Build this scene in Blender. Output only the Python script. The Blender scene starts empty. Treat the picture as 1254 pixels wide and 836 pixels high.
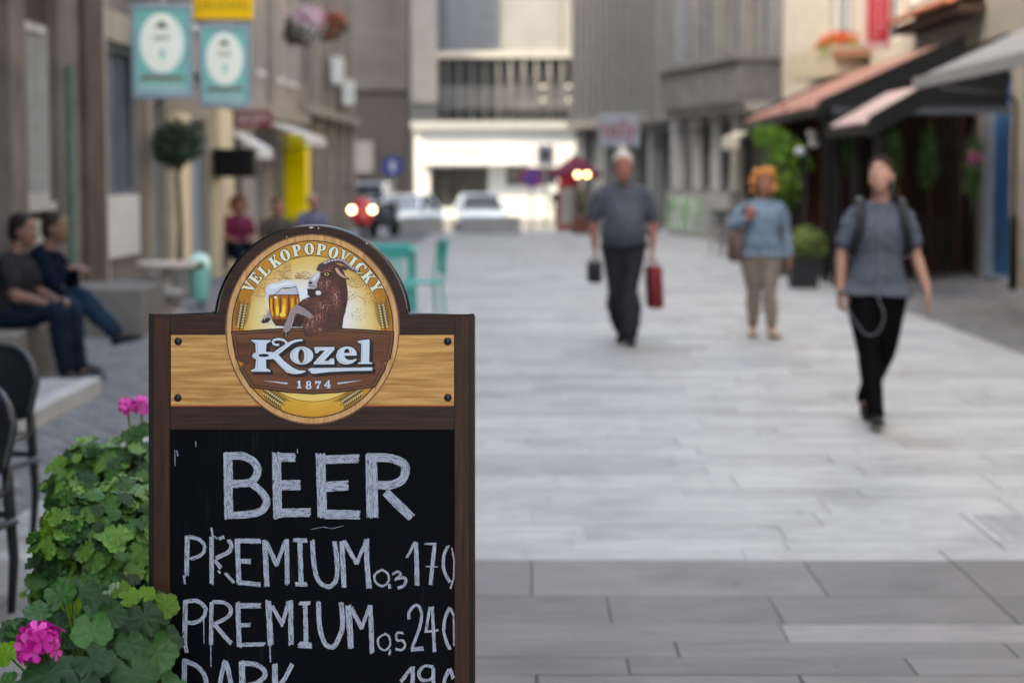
import bpy, bmesh, math, random
import numpy as np
from mathutils import Vector, Matrix, Euler, Quaternion
from mathutils.geometry import tessellate_polygon
random.seed(7)
S = bpy.context.scene
COL = S.collection
R = math.radians
# ------------------------------------------------------------------ camera
CAM_H, FPX, PITCH, YAW = 1.57, 2438.0, 4.876, 0.305
BOARD_S = 3.79
cd = bpy.data.cameras.new("camera")
cam = bpy.data.objects.new("camera", cd); COL.objects.link(cam)
cam.location = (0, 0, CAM_H)
cam.rotation_euler = (R(90 - PITCH), 0, R(YAW))
cd.sensor_fit = 'HORIZONTAL'; cd.sensor_width = 36.0; cd.lens = 70.0
cd.clip_start = 0.05; cd.clip_end = 1000
cd.dof.use_dof = True; cd.dof.focus_distance = BOARD_S + 0.02; cd.dof.aperture_fstop = 3.4
S.camera = cam
# ------------------------------------------------------------------ daylight
SUN_EL, SUN_AZ = 45.0, 250.0          # azimuth clockwise from +Y: behind the camera, to the left
w = bpy.data.worlds.new("World"); S.world = w; w.use_nodes = True
wn = w.node_tree.nodes; wl = w.node_tree.links
sky = wn.new('ShaderNodeTexSky'); sky.sky_type = 'NISHITA'; sky.sun_disc = False
sky.sun_elevation = R(SUN_EL); sky.sun_rotation = R(SUN_AZ)
sky.air_density = 1.0; sky.dust_density = 3.0; sky.ozone_density = 0.6
wl.new(sky.outputs[0], wn['Background'].inputs[0]); wn['Background'].inputs[1].default_value = 0.15
sl = bpy.data.lights.new("sun", 'SUN'); sl.energy = 2.0; sl.angle = R(0.5); sl.color = (1.0, 0.95, 0.87)
so = bpy.data.objects.new("sun", sl); COL.objects.link(so)
_h = math.cos(R(SUN_EL))
so.rotation_euler = Vector((-math.sin(R(SUN_AZ)) * _h, -math.cos(R(SUN_AZ)) * _h, -math.sin(R(SUN_EL)))).to_track_quat('-Z', 'Y').to_euler()
so.location = (-20, -20, 40)
VS = S.view_settings
VS.view_transform = 'Standard'; VS.look = 'None'; VS.gamma = 1.0; VS.exposure = 3.4
try:
    VS.use_white_balance = True; VS.white_balance_temperature = 8100; VS.white_balance_tint = 6
except Exception:
    pass
# ------------------------------------------------------------------ helpers
RCAM = Matrix.Rotation(R(YAW), 3, 'Z') @ Matrix.Rotation(R(90 - PITCH), 3, 'X')
def at(px, py, Y):
    d = RCAM @ Vector(((px - 627) / FPX, -(py - 418) / FPX, -1))
    return Vector((0, 0, CAM_H)) + d * (Y / d.y)
def gx(px, Y):
    return at(px, 300, Y).x
def zy(py, Y):
    return at(640, py, Y).z
def s2l(v):
    v = v / 255.0
    return v / 12.92 if v <= 0.04045 else ((v + 0.055) / 1.055) ** 2.4
def C(r, g, b, a=1.0):
    return (s2l(r), s2l(g), s2l(b), a)
def mul(c, k):
    return (min(1, c[0] * k), min(1, c[1] * k), min(1, c[2] * k), 1)

MATS = {}
def mat(name, col=(.5, .5, .5, 1), rough=.6, var=.15, scale=6., metal=0., bump=0., bscale=None, rnd=0., stretch=(1, 1, 1), spec=.18,
        emit=None, estr=0., alpha=None, trans=0., island=0., detail=5., col2=None, coat=0.):
    if name in MATS: return MATS[name]
    m = bpy.data.materials.new(name); m.use_nodes = True
    nt = m.node_tree; N = nt.nodes; L = nt.links; b = N['Principled BSDF']; MATS[name] = m
    b.inputs['Roughness'].default_value = rough; b.inputs['Metallic'].default_value = metal
    b.inputs['Specular IOR Level'].default_value = spec
    b.inputs['Coat Weight'].default_value = coat
    if len(col) == 3: col = (*col, 1)
    tc = N.new('ShaderNodeTexCoord'); mp = N.new('ShaderNodeMapping'); mp.inputs['Scale'].default_value = stretch
    L.new(tc.outputs['Object'], mp.inputs[0])
    nz = N.new('ShaderNodeTexNoise'); nz.inputs['Scale'].default_value = scale; nz.inputs['Detail'].default_value = detail
    nz.inputs['Roughness'].default_value = .65
    if rnd or island:
        oi = N.new('ShaderNodeObjectInfo'); ad = N.new('ShaderNodeVectorMath'); ad.operation = 'ADD'
        sc = N.new('ShaderNodeMath'); sc.operation = 'MULTIPLY'; sc.inputs[1].default_value = 37.
        L.new(oi.outputs['Random'], sc.inputs[0]); L.new(mp.outputs[0], ad.inputs[0]); L.new(sc.outputs[0], ad.inputs[1])
        L.new(ad.outputs[0], nz.inputs['Vector'])
    else:
        L.new(mp.outputs[0], nz.inputs['Vector'])
    mx = N.new('ShaderNodeMix'); mx.data_type = 'RGBA'
    mr = N.new('ShaderNodeMapRange'); mr.inputs[1].default_value = .3; mr.inputs[2].default_value = .7
    L.new(nz.outputs[0], mr.inputs[0]); L.new(mr.outputs[0], mx.inputs[0])
    mx.inputs[6].default_value = mul(col, 1 - var); mx.inputs[7].default_value = mul(col2 or col, 1 + var)
    out = mx.outputs[2]
    if rnd or island:
        hs = N.new('ShaderNodeHueSaturation'); L.new(out, hs.inputs['Color'])
        if rnd:
            m2 = N.new('ShaderNodeMapRange'); L.new(oi.outputs['Random'], m2.inputs[0]); amt = rnd
        else:
            gi = N.new('ShaderNodeNewGeometry'); m2 = N.new('ShaderNodeMapRange'); L.new(gi.outputs['Random Per Island'], m2.inputs[0]); amt = island
        m2.inputs[3].default_value = 1 - amt; m2.inputs[4].default_value = 1 + amt
        L.new(m2.outputs[0], hs.inputs['Value']); out = hs.outputs[0]
    L.new(out, b.inputs['Base Color'])
    if bump:
        n2 = N.new('ShaderNodeTexNoise'); n2.inputs['Scale'].default_value = bscale or scale * 4; n2.inputs['Detail'].default_value = 4
        L.new(mp.outputs[0], n2.inputs['Vector'])
        bp = N.new('ShaderNodeBump'); bp.inputs['Strength'].default_value = bump; bp.inputs['Distance'].default_value = .01
        L.new(n2.outputs[0], bp.inputs['Height']); L.new(bp.outputs[0], b.inputs['Normal'])
    if trans:
        tr = N.new('ShaderNodeBsdfTranslucent'); L.new(out, tr.inputs['Color'])
        ms = N.new('ShaderNodeMixShader'); ms.inputs[0].default_value = trans
        L.new(b.outputs[0], ms.inputs[1]); L.new(tr.outputs[0], ms.inputs[2]); L.new(ms.outputs[0], N['Material Output'].inputs[0])
    if emit:
        b.inputs['Emission Color'].default_value = emit; b.inputs['Emission Strength'].default_value = estr
    if alpha is not None: b.inputs['Alpha'].default_value = alpha
    return m
def glass(name, tint=(.02, .025, .03, 1), rough=.06):
    return mat(name, tint, rough, .1, 2., spec=.9)
def colmat(name, rough=.45, spec=.4):
    """flat print: colour comes from the print's own colour attribute"""
    m = bpy.data.materials.new(name); m.use_nodes = True; b = m.node_tree.nodes['Principled BSDF']
    a = m.node_tree.nodes.new('ShaderNodeAttribute'); a.attribute_name = 'Col'
    m.node_tree.links.new(a.outputs['Color'], b.inputs['Base Color'])
    b.inputs['Roughness'].default_value = rough; b.inputs['Specular IOR Level'].default_value = spec
    MATS[name] = m; return m

def tag(o, label=None, cat=None, group=None, kind=None):
    if label: o['label'] = label
    if cat: o['category'] = cat
    if group: o['group'] = group
    if kind: o['kind'] = kind
    return o
def empty(name, label, cat, loc=(0, 0, 0), rot=(0, 0, 0), group=None):
    o = bpy.data.objects.new(name, None); COL.objects.link(o); o.location = loc; o.empty_display_size = .2
    o.rotation_euler = rot if hasattr(rot, '__len__') else (0, 0, rot)
    return tag(o, label, cat, group)
def link(name, me, m=None, parent=None, loc=(0, 0, 0), rot=(0, 0, 0)):
    if m is not None and not me.materials: me.materials.append(m)
    o = bpy.data.objects.new(name, me); COL.objects.link(o); o.location = loc; o.rotation_euler = rot
    if parent is not None: o.parent = parent
    return o
def copy_tree(o, parent=None):
    c = o.copy(); COL.objects.link(c); c.parent = parent
    for ch in list(o.children): copy_tree(ch, c)
    return c

class MB:
    def __init__(s): s.v = []; s.f = []; s.c = []; s.smooth = False
    def add(s, vs, fs, col=None):
        n = len(s.v); s.v += [tuple(v) for v in vs]; s.f += [tuple(i + n for i in f) for f in fs]
        if col is not None: s.c += [col] * len(vs)
        return s
    def box(s, x0, x1, y0, y1, z0, z1, M=None):
        vs = [Vector(p) for p in ((x0, y0, z0), (x1, y0, z0), (x1, y1, z0), (x0, y1, z0), (x0, y0, z1), (x1, y0, z1), (x1, y1, z1), (x0, y1, z1))]
        if M is not None: vs = [M @ v for v in vs]
        return s.add(vs, [(3, 2, 1, 0), (4, 5, 6, 7), (0, 1, 5, 4), (1, 2, 6, 5), (2, 3, 7, 6), (3, 0, 4, 7)])
    def bbox(s, x0, x1, y0, y1, z0, z1, b=.01, M=None):
        """box with chamfered edges"""
        bm = bmesh.new(); bmesh.ops.create_cube(bm, size=1)
        bmesh.ops.scale(bm, vec=(x1 - x0, y1 - y0, z1 - z0), verts=bm.verts)
        bmesh.ops.translate(bm, vec=((x0 + x1) / 2, (y0 + y1) / 2, (z0 + z1) / 2), verts=bm.verts)
        bmesh.ops.bevel(bm, geom=list(bm.edges), offset=b, segments=1, affect='EDGES', profile=.5)
        bm.verts.index_update()
        vs = [(M @ v.co if M is not None else v.co.copy()) for v in bm.verts]; fs = [[v.index for v in f.verts] for f in bm.faces]
        bm.free(); return s.add(vs, fs)
    def quad(s, a, b, c, d): return s.add([a, b, c, d], [(0, 1, 2, 3)])
    def prism(s, poly, axis, a, b):
        """extrude a 2D polygon along an axis: axis 'x': poly is (y,z); 'y': (x,z); 'z': (x,y)"""
        n = len(poly)
        def P(p, t): return {'x': (t, p[0], p[1]), 'y': (p[0], t, p[1]), 'z': (p[0], p[1], t)}[axis]
        vs = [P(p, a) for p in poly] + [P(p, b) for p in poly]
        tris = tessellate_polygon([[Vector((p[0], p[1], 0)) for p in poly]])
        fs = [t for t in tris] + [tuple(i + n for i in reversed(t)) for t in tris]
        fs += [(i, (i + 1) % n, (i + 1) % n + n, i + n) for i in range(n)]
        return s.add(vs, fs)
    def tube(s, pts, r, n=8, cap=True, closed=False):
        pts = [Vector(p) for p in pts]; k = len(pts)
        rs = r if hasattr(r, '__len__') else [r] * k
        rings = []; up = None
        for i, p in enumerate(pts):
            a = pts[(i - 1) % k] if (closed or i > 0) else p; b = pts[(i + 1) % k] if (closed or i < k - 1) else p
            t = (b - a).normalized()
            if up is None: up = Vector((0, 0, 1)) if abs(t.z) < .9 else Vector((1, 0, 0))
            u = (up - t * up.dot(t))
            if u.length < 1e-5: u = t.orthogonal()
            u.normalize(); up = u; vv = t.cross(u)
            rings.append([p + (u * math.cos(2 * math.pi * j / n) + vv * math.sin(2 * math.pi * j / n)) * rs[i] for j in range(n)])
        vs = [v for ring in rings for v in ring]; fs = []
        for i in range(k if closed else k - 1):
            for j in range(n):
                a = i * n + j; b = i * n + (j + 1) % n; i2 = (i + 1) % k
                fs.append((a, b, i2 * n + (j + 1) % n, i2 * n + j))
        if cap and not closed: fs += [tuple(reversed(range(n))), tuple((k - 1) * n + j for j in range(n))]
        return s.add(vs, fs)
    def loft(s, rings, cap=True):
        n = len(rings[0]); vs = [v for r in rings for v in r]; fs = []
        for i in range(len(rings) - 1):
            for j in range(n):
                fs.append((i * n + j, i * n + (j + 1) % n, (i + 1) * n + (j + 1) % n, (i + 1) * n + j))
        if cap: fs += [tuple(reversed(range(n))), tuple((len(rings) - 1) * n + j for j in range(n))]
        return s.add(vs, fs)
    def lathe(s, prof, n=16, o=(0, 0, 0), M=None):
        rings = [[Vector((r * math.cos(2 * math.pi * j / n), r * math.sin(2 * math.pi * j / n), z)) for j in range(n)] for r, z in prof]
        rings = [[((M @ v) if M is not None else v) + Vector(o) for v in r] for r in rings]
        return s.loft(rings)
    def sph(s, c, r, n=10, m=8, sc=(1, 1, 1)):
        c = Vector(c); rings = []
        for i in range(m + 1):
            t = math.pi * i / m
            rr = max(math.sin(t), 1e-3)
            rings.append([c + Vector((rr * math.cos(2 * math.pi * j / n) * r * sc[0], rr * math.sin(2 * math.pi * j / n) * r * sc[1], -math.cos(t) * r * sc[2])) for j in range(n)])
        return s.loft(rings)
    def build(s, name, m=None, parent=None, loc=(0, 0, 0), rot=(0, 0, 0), smooth=None):
        me = bpy.data.meshes.new(name); me.from_pydata(s.v, [], s.f); me.update()
        if s.c:
            at_ = me.color_attributes.new('Col', 'FLOAT_COLOR', 'POINT')
            at_.data.foreach_set('color', np.array([(c[0], c[1], c[2], 1.) for c in s.c], dtype=np.float32).ravel())
        if smooth if smooth is not None else s.smooth:
            me.polygons.foreach_set('use_smooth', [True] * len(me.polygons))
        return link(name, me, m, parent, loc, rot)
def ang_smooth(o, a=35):
    me = o.data; me.polygons.foreach_set('use_smooth', [True] * len(me.polygons))
    try: me.set_sharp_from_angle(angle=R(a))
    except Exception: pass
    return o
def text_mesh(body, size, name, m, parent, loc, rot, depth=.004, align='CENTER', sx=1.0):
    cu = bpy.data.curves.new(name, 'FONT'); cu.body = body; cu.size = size; cu.extrude = depth; cu.align_x = align; cu.align_y = 'CENTER'
    t = bpy.data.objects.new(name, cu); COL.objects.link(t)
    me = bpy.data.meshes.new_from_object(t.evaluated_get(bpy.context.evaluated_depsgraph_get()))
    bpy.data.objects.remove(t); me.materials.clear()
    for v in me.vertices: v.co.x *= sx
    o = link(name, me, m, parent, loc, rot); return o
# ------------------------------------------------------------------ ground, paving, setts
M_ASPH = mat('asphalt', (.06, .06, .062), .9, .25, 3., bump=.3)
M_PAVE = mat('pale_granite', (.29, .29, .288), .6, .2, 5, bump=.2, bscale=90, rnd=.13, detail=8)
M_PAVS = mat('pale_granite_far', (.29, .29, .288), .6, .2, 5, bump=.2, bscale=60, island=.13, detail=8)
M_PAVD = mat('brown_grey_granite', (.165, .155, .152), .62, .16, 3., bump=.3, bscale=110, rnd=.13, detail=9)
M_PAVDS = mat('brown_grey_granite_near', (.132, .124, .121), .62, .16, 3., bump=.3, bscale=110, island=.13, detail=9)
M_JOINT = mat('joint_mortar', (.33, .33, .33), .95, .2, 12)
M_SETT = mat('dark_sett', (.15, .15, .158), .6, .2, 14, bump=.4, rnd=.25)
M_SETTS = mat('dark_sett_far', (.15, .15, .158), .6, .2, 14, bump=.4, island=.25)
def sheet(name, x0, x1, y0, y1, z, m, parent=None, kind='structure'):
    b = MB(); b.quad((x0, y0, z), (x1, y0, z), (x1, y1, z), (x0, y1, z)); o = b.build(name, m, parent)
    if parent is None and kind: o['kind'] = kind
    return o
sheet('ground', -300, 300, -200, 500, -.62, M_ASPH)
_r = MB(); _r.quad((-40, 53, -.014), (40, 53, -.014), (40, 57, -.45), (-40, 57, -.45)); _r.quad((-40, 57, -.45), (40, 57, -.45), (40, 120, -.45), (-40, 120, -.45)); tag(_r.build('road', mat('road_asphalt', (.22, .22, .22), .8, .15, 2., bump=.2)), kind='structure')
pave = sheet('pavement', -2.32, 4.34, -30, 53, -.006, M_JOINT)
PX0, PX1 = -2.3, 4.32
sheet('mortar_bed', -2.31, 4.33, 4.8, 7.978, -.0045, mat('dark_mortar', (.055, .052, .05), .95, .2, 12), pave)
def unit_slab(name, m, b=.004):
    bm = bmesh.new(); bmesh.ops.create_cube(bm, size=1)
    for v in bm.verts:
        if v.co.z > 0: v.co.x *= 1 - b; v.co.y *= 1 - b * 1.6
    bm.faces.ensure_lookup_table()
    bmesh.ops.delete(bm, geom=[f for f in bm.faces if f.normal.z < -.5], context='FACES')
    for v in bm.verts: v.co.z -= .5
    me = bpy.data.meshes.new(name); bm.to_mesh(me); bm.free(); me.materials.append(m); return me
rows = [(8.0, 6.35)]
edges = [4.9, 5.2, 5.65, 5.95, 6.13, 6.35, 6.57, 6.84, 7.29, 7.98, 8.2, 8.42, 8.78, 9.1, 9.55, 9.8, 10.25, 10.6]
y = edges[-1]
while y < 52.6:
    y += random.choice([.22, .3, .38, .45, .55]); edges.append(min(y, 52.7))
slabs = []
for a, b in zip(edges[:-1], edges[1:]):
    x = PX0; first = random.uniform(.35, .95); tone = random.gauss(0, .5)
    while x < PX1 - .05:
        ln = first or random.choice([.6, .82, .86, .9, 1.1, 1.3]); first = None
        x1 = min(x + ln, PX1)
        if PX1 - x1 < .2: x1 = PX1
        slabs.append((x, x1, a, b, tone)); x = x1
GRATE = (2.02, 2.9, 8.42, 9.06)
def keep_out(s): return s[0] < GRATE[1] + .02 and s[1] > GRATE[0] - .02 and s[2] < GRATE[3] + .02 and s[3] > GRATE[2] - .02
vis = []; rest = []
def clip_grate(sl):
    out = []
    for s in sl:
        if not keep_out(s): out.append(s); continue
        if s[0] < GRATE[0] - .06: out.append((s[0], GRATE[0] - .01, *s[2:]))
        if s[1] > GRATE[1] + .06: out.append((GRATE[1] + .01, s[1], *s[2:]))
        xa, xb = max(s[0], GRATE[0] - .01), min(s[1], GRATE[1] + .01)
        if s[2] < GRATE[2] - .03: out.append((xa, xb, s[2], GRATE[2] - .01, s[4]))
        if s[3] > GRATE[3] + .03: out.append((xa, xb, GRATE[3] + .01, s[3], s[4]))
    return out
slabs = clip_grate(slabs)
for s in slabs:
    ym = (s[2] + s[3]) / 2
    inv = ym > 6.05 and s[1] > -.2625 * ym - .02 and s[0] < .2525 * ym
    hid = (s[0] > -.19 * ym and s[1] < -.026 * ym)
    (vis if inv and not hid and len(vis) < 300 else rest).append(s)
UM = [unit_slab('paving_slab', M_PAVE), unit_slab('paving_slab', M_PAVD)]
TM = {}
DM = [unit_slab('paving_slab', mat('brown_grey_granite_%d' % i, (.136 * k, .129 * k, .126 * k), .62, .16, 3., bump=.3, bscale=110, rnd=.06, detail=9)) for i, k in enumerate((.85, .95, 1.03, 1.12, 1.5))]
for i, t in enumerate((-.19, -.085, 0, .08, .17)):
    k = 1 + t
    TM[i] = unit_slab('paving_slab', mat('pale_granite_%d' % i, (.29 * k, .29 * k, .288 * k), .55, .2, 5, bump=.2, bscale=90, rnd=.06, detail=8))
JG = .003
def slab_kind(s):
    return s[3] < 8.0
for s in vis:
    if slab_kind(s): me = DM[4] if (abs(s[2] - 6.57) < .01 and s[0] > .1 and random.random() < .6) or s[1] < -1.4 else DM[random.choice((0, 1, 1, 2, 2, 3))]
    else:
        t = s[4] * .7 + random.gauss(0, .55); me = TM[max(0, min(4, round(2 + t * 1.35)))]
    o = link('paving_slab', me, None, pave, ((s[0] + s[1]) / 2, (s[2] + s[3]) / 2, random.uniform(-.0015, .0015)))
    o.scale = (s[1] - s[0] - JG, s[3] - s[2] - JG, .03)
def stuff_slabs(lst, name, m, h=.03):
    b = MB()
    for s in lst:
        x0, x1, y0, y1 = s[0] + JG / 2, s[1] - JG / 2, s[2] + JG / 2, s[3] - JG / 2; z = random.uniform(-.0015, .0015); e = .004
        vs = [(x0, y0, z - h), (x1, y0, z - h), (x1, y1, z - h), (x0, y1, z - h), (x0 + e, y0 + e, z), (x1 - e, y0 + e, z), (x1 - e, y1 - e, z), (x0 + e, y1 - e, z)]
        b.add(vs, [(4, 5, 6, 7), (0, 1, 5, 4), (1, 2, 6, 5), (2, 3, 7, 6), (3, 0, 4, 7)])
    o = b.build(name, m, pave); o['kind'] = 'stuff'; return o
stuff_slabs([s for s in rest if not slab_kind(s)], 'paving_slabs', M_PAVS)
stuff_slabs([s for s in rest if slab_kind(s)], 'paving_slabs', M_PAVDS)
def weather(m):
    """spilled-drink stains and trodden gum, fixed to the street itself"""
    N = m.node_tree.nodes; L = m.node_tree.links; pb = N['Principled BSDF']; src = pb.inputs['Base Color'].links[0].from_socket
    ge = N.new('ShaderNodeNewGeometry'); a = N.new('ShaderNodeTexNoise'); a.inputs['Scale'].default_value = 1.5; a.inputs['Detail'].default_value = 7; L.new(ge.outputs['Position'], a.inputs['Vector'])
    r1 = N.new('ShaderNodeMapRange'); r1.inputs[1].default_value = .5; r1.inputs[2].default_value = .72; r1.inputs[3].default_value = 1.04; r1.inputs[4].default_value = .76; L.new(a.outputs[0], r1.inputs[0])
    v = N.new('ShaderNodeTexVoronoi'); v.inputs['Scale'].default_value = 2.6; L.new(ge.outputs['Position'], v.inputs['Vector'])
    r2 = N.new('ShaderNodeMapRange'); r2.inputs[1].default_value = .045; r2.inputs[2].default_value = .075; r2.inputs[3].default_value = .62; r2.inputs[4].default_value = 1.; L.new(v.outputs['Distance'], r2.inputs[0])
    mm_ = N.new('ShaderNodeMath'); mm_.operation = 'MULTIPLY'; L.new(r1.outputs[0], mm_.inputs[0]); L.new(r2.outputs[0], mm_.inputs[1])
    vm = N.new('ShaderNodeVectorMath'); vm.operation = 'SCALE'; L.new(src, vm.inputs[0]); L.new(mm_.outputs[0], vm.inputs['Scale']); L.new(vm.outputs[0], pb.inputs['Base Color'])
for _k, _m in list(MATS.items()):
    if 'granite' in _k: weather(_m)
# drain grate
M_IRON = mat('cast_iron_grey', (.30, .30, .305), .6, .3, 20, metal=.1)
gr = empty('drain_grate', 'grey cast metal drain grate set flush in the pale paving', 'drain grate', ((GRATE[0] + GRATE[1]) / 2, (GRATE[2] + GRATE[3]) / 2, 0))
hw, hd = (GRATE[1] - GRATE[0]) / 2, (GRATE[3] - GRATE[2]) / 2
b = MB(); t = .04
b.box(-hw, hw, -hd, -hd + t, -.03, .001); b.box(-hw, hw, hd - t, hd, -.03, .001); b.box(-hw, -hw + t, -hd + t, hd - t, -.03, .001); b.box(hw - t, hw, -hd + t, hd - t, -.03, .001)
b.build('frame', M_IRON, gr)
b = MB(); b.box(-hw + t, hw - t, -hd + t, hd - t, -.06, -.028); b.build('pit', mat('grate_pit', (.05, .05, .05), .9), gr)
ub = MB(); ub.box(-hw + t, hw - t, -.011, .011, -.022, -.002); bar0 = None
for i in range(12):
    yy = -hd + t + .03 + i * (2 * hd - 2 * t - .06) / 11
    if bar0 is None: bar0 = ub.build('bar', M_IRON, gr); bar0.location = (0, yy, 0)
    else: link('bar', bar0.data, None, gr, (0, yy, 0))
cb = MB(); cb.box(-.014, .014, -hd + t, hd - t, -.026, -.004); cb0 = None
for i in range(9):
    xx = -hw + t + .05 + i * (2 * hw - 2 * t - .1) / 8
    if cb0 is None: cb0 = cb.build('cross_bar', M_IRON, gr); cb0.location = (xx, 0, 0)
    else: link('cross_bar', cb0.data, None, gr, (xx, 0, 0))
# sett strips on both sides
def setts(name, x0, x1, y0, y1, in_view, ylim):
    base = sheet(name, x0, x1, -30, 53, -.016, M_JOINT)
    P = .125; lst = []
    ny = int((y1 - y0) / P); nx = max(1, int((x1 - x0) / P)); px = (x1 - x0) / nx
    for j in range(ny):
        off = (j % 2) * .5 * px
        for i in range(nx + 1):
            xa = max(x0, x0 + i * px - off); xb = min(x1, x0 + (i + 1) * px - off)
            if xb - xa < .04: continue
            lst.append((xa + .006, xb - .006, y0 + j * P + .005, y0 + (j + 1) * P - .005))
    v = [s for s in lst if in_view(s)][:300]; vs_ = set(v)
    me = []
    for q in range(4):
        bm = bmesh.new(); bmesh.ops.create_cube(bm, size=1)
        for vv in bm.verts:
            if vv.co.z > 0: vv.co.x *= .84 + random.uniform(-.06, .06); vv.co.y *= .84 + random.uniform(-.06, .06); vv.co.z += random.uniform(-.04, .04)
            vv.co.z -= .5
        bmesh.ops.delete(bm, geom=[f for f in bm.faces if f.normal.z < -.5], context='FACES')
        m_ = bpy.data.meshes.new('sett'); bm.to_mesh(m_); bm.free(); m_.materials.append(M_SETT); me.append(m_)
    for s in v:
        o = link('sett', random.choice(me), None, base, ((s[0] + s[1]) / 2, (s[2] + s[3]) / 2, random.uniform(-.004, .002)))
        o.scale = (s[1] - s[0], s[3] - s[2], .04)
    b = MB()
    for s in lst:
        if s in vs_ or s[2] > ylim: continue
        z = random.uniform(-.004, .002); e = .009; x0_, x1_, y0_, y1_ = s
        b.add([(x0_, y0_, z - .03), (x1_, y0_, z - .03), (x1_, y1_, z - .03), (x0_, y1_, z - .03), (x0_ + e, y0_ + e, z), (x1_ - e, y0_ + e, z), (x1_ - e, y1_ - e, z), (x0_ + e, y1_ - e, z)],
              [(4, 5, 6, 7), (0, 1, 5, 4), (1, 2, 6, 5), (2, 3, 7, 6), (3, 0, 4, 7)])
    o = b.build('setts', M_SETTS, base); o['kind'] = 'stuff'
setts('cobbled_verge', -4.6, PX0 - .02, 4, 50, lambda s: s[1] > -.262 * s[2] and s[2] > 10.2 and s[0] < -.187 * s[2], 50)
setts('cobbled_strip', PX1 + .02, 6.8, 8, 50, lambda s: s[0] < .2515 * s[2] and s[2] > 16.5, 50)

# ------------------------------------------------------------------ facades
M_GLASS = glass('window_glass', (.05, .06, .075, 1), .08)
M_GLASSL = mat('curtained_glass', (.20, .225, .25, 1), .12, .25, 3., stretch=(4, 1, .3), spec=.8)
M_WHITE = mat('white_paint', (.62, .62, .60), .5, .08, 5)
M_BLACK = mat('black_metal', (.012, .012, .013), .4, .2, 10)
M_DKGREY = mat('dark_grey_paint', (.06, .06, .065), .5, .2, 10)
def building(name, label, x, y, rotz, L, H, D, ops, wm, cat='building', group=None, recess=.22, wtrim=None, plinth=None, roofm=None):
    """facade along local +x, outward is local -y; ops: list of dict(x0,x1,z0,z1,kind)"""
    root = empty(name, label, cat, (x, y, 0), rotz, group)
    xs = sorted({0, L} | {o['x0'] for o in ops} | {o['x1'] for o in ops}); zs = sorted({-.6, H} | {o['z0'] for o in ops} | {o['z1'] for o in ops})
    b = MB()
    for xa, xb in zip(xs[:-1], xs[1:]):
        for za, zb in zip(zs[:-1], zs[1:]):
            xm, zm = (xa + xb) / 2, (za + zb) / 2
            if any(o['x0'] < xm < o['x1'] and o['z0'] < zm < o['z1'] for o in ops): continue
            b.quad((xa, 0, za), (xb, 0, za), (xb, 0, zb), (xa, 0, zb))
    for o in ops:
        r = o.get('r', recess); x0, x1, z0, z1 = o['x0'], o['x1'], o['z0'], o['z1']
        b.quad((x0, 0, z0), (x0, 0, z1), (x0, r, z1), (x0, r, z0)); b.quad((x1, 0, z1), (x1, 0, z0), (x1, r, z0), (x1, r, z1))
        b.quad((x0, 0, z1), (x1, 0, z1), (x1, r, z1), (x0, r, z1)); b.quad((x1, 0, z0), (x0, 0, z0), (x0, r, z0), (x1, r, z0))
    b.quad((0, D, -.6), (0, 0, -.6), (0, 0, H), (0, D, H)); b.quad((L, 0, -.6), (L, D, -.6), (L, D, H), (L, 0, H))
    b.quad((L, D, -.6), (0, D, -.6), (0, D, H), (L, D, H))
    b.build('wall', wm, root)
    b = MB(); b.box(-.1, L + .1, -.15, D, H + .002, H + .25); b.build('roof', roofm or mat('roof_felt', (.1, .1, .1), .9), root)
    for o in ops:
        k = o.get('kind', 'window'); r = o.get('r', recess); x0, x1, z0, z1 = o['x0'], o['x1'], o['z0'], o['z1']; ft = o.get('ft', .06)
        fm = o.get('fm', wtrim or M_WHITE)
        b = MB(); ya, yb = r - .1, r - .03
        b.box(x0, x0 + ft, ya, yb, z0, z1); b.box(x1 - ft, x1, ya, yb, z0, z1); b.box(x0 + ft, x1 - ft, ya, yb, z1 - ft, z1); b.box(x0 + ft, x1 - ft, ya, yb, z0, z0 + ft)
        for q in range(1, o.get('nx', 1)): xm = x0 + (x1 - x0) * q / o['nx']; b.box(xm - ft * .4, xm + ft * .4, ya + .005, yb - .005, z0 + ft, z1 - ft)
        for q in range(1, o.get('nz', 1)): zm = z0 + (z1 - z0) * q / o['nz']; b.box(x0 + ft, x1 - ft, ya + .01, yb - .01, zm - ft * .4, zm + ft * .4)
        f = b.build({'window': 'window', 'door': 'door', 'shop': 'shop_window'}[k], fm, root)
        p = MB(); p.box(x0, x1, r - .02, r, z0, z1); p.build('pane' if k != 'door' else 'door_panel', o.get('gm', M_GLASS), f)
        if o.get('sill'):
            q = MB(); q.box(x0 - .1, x1 + .1, -.09, r - .11, z0 - .08, z0 + .003); q.build('sill', o.get('sm', fm), f)
    return root
def trim(root, name, m, *boxes):
    b = MB()
    for bx in boxes: b.box(*bx)
    return b.build(name, m, root)
HP = math.pi / 2
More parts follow.
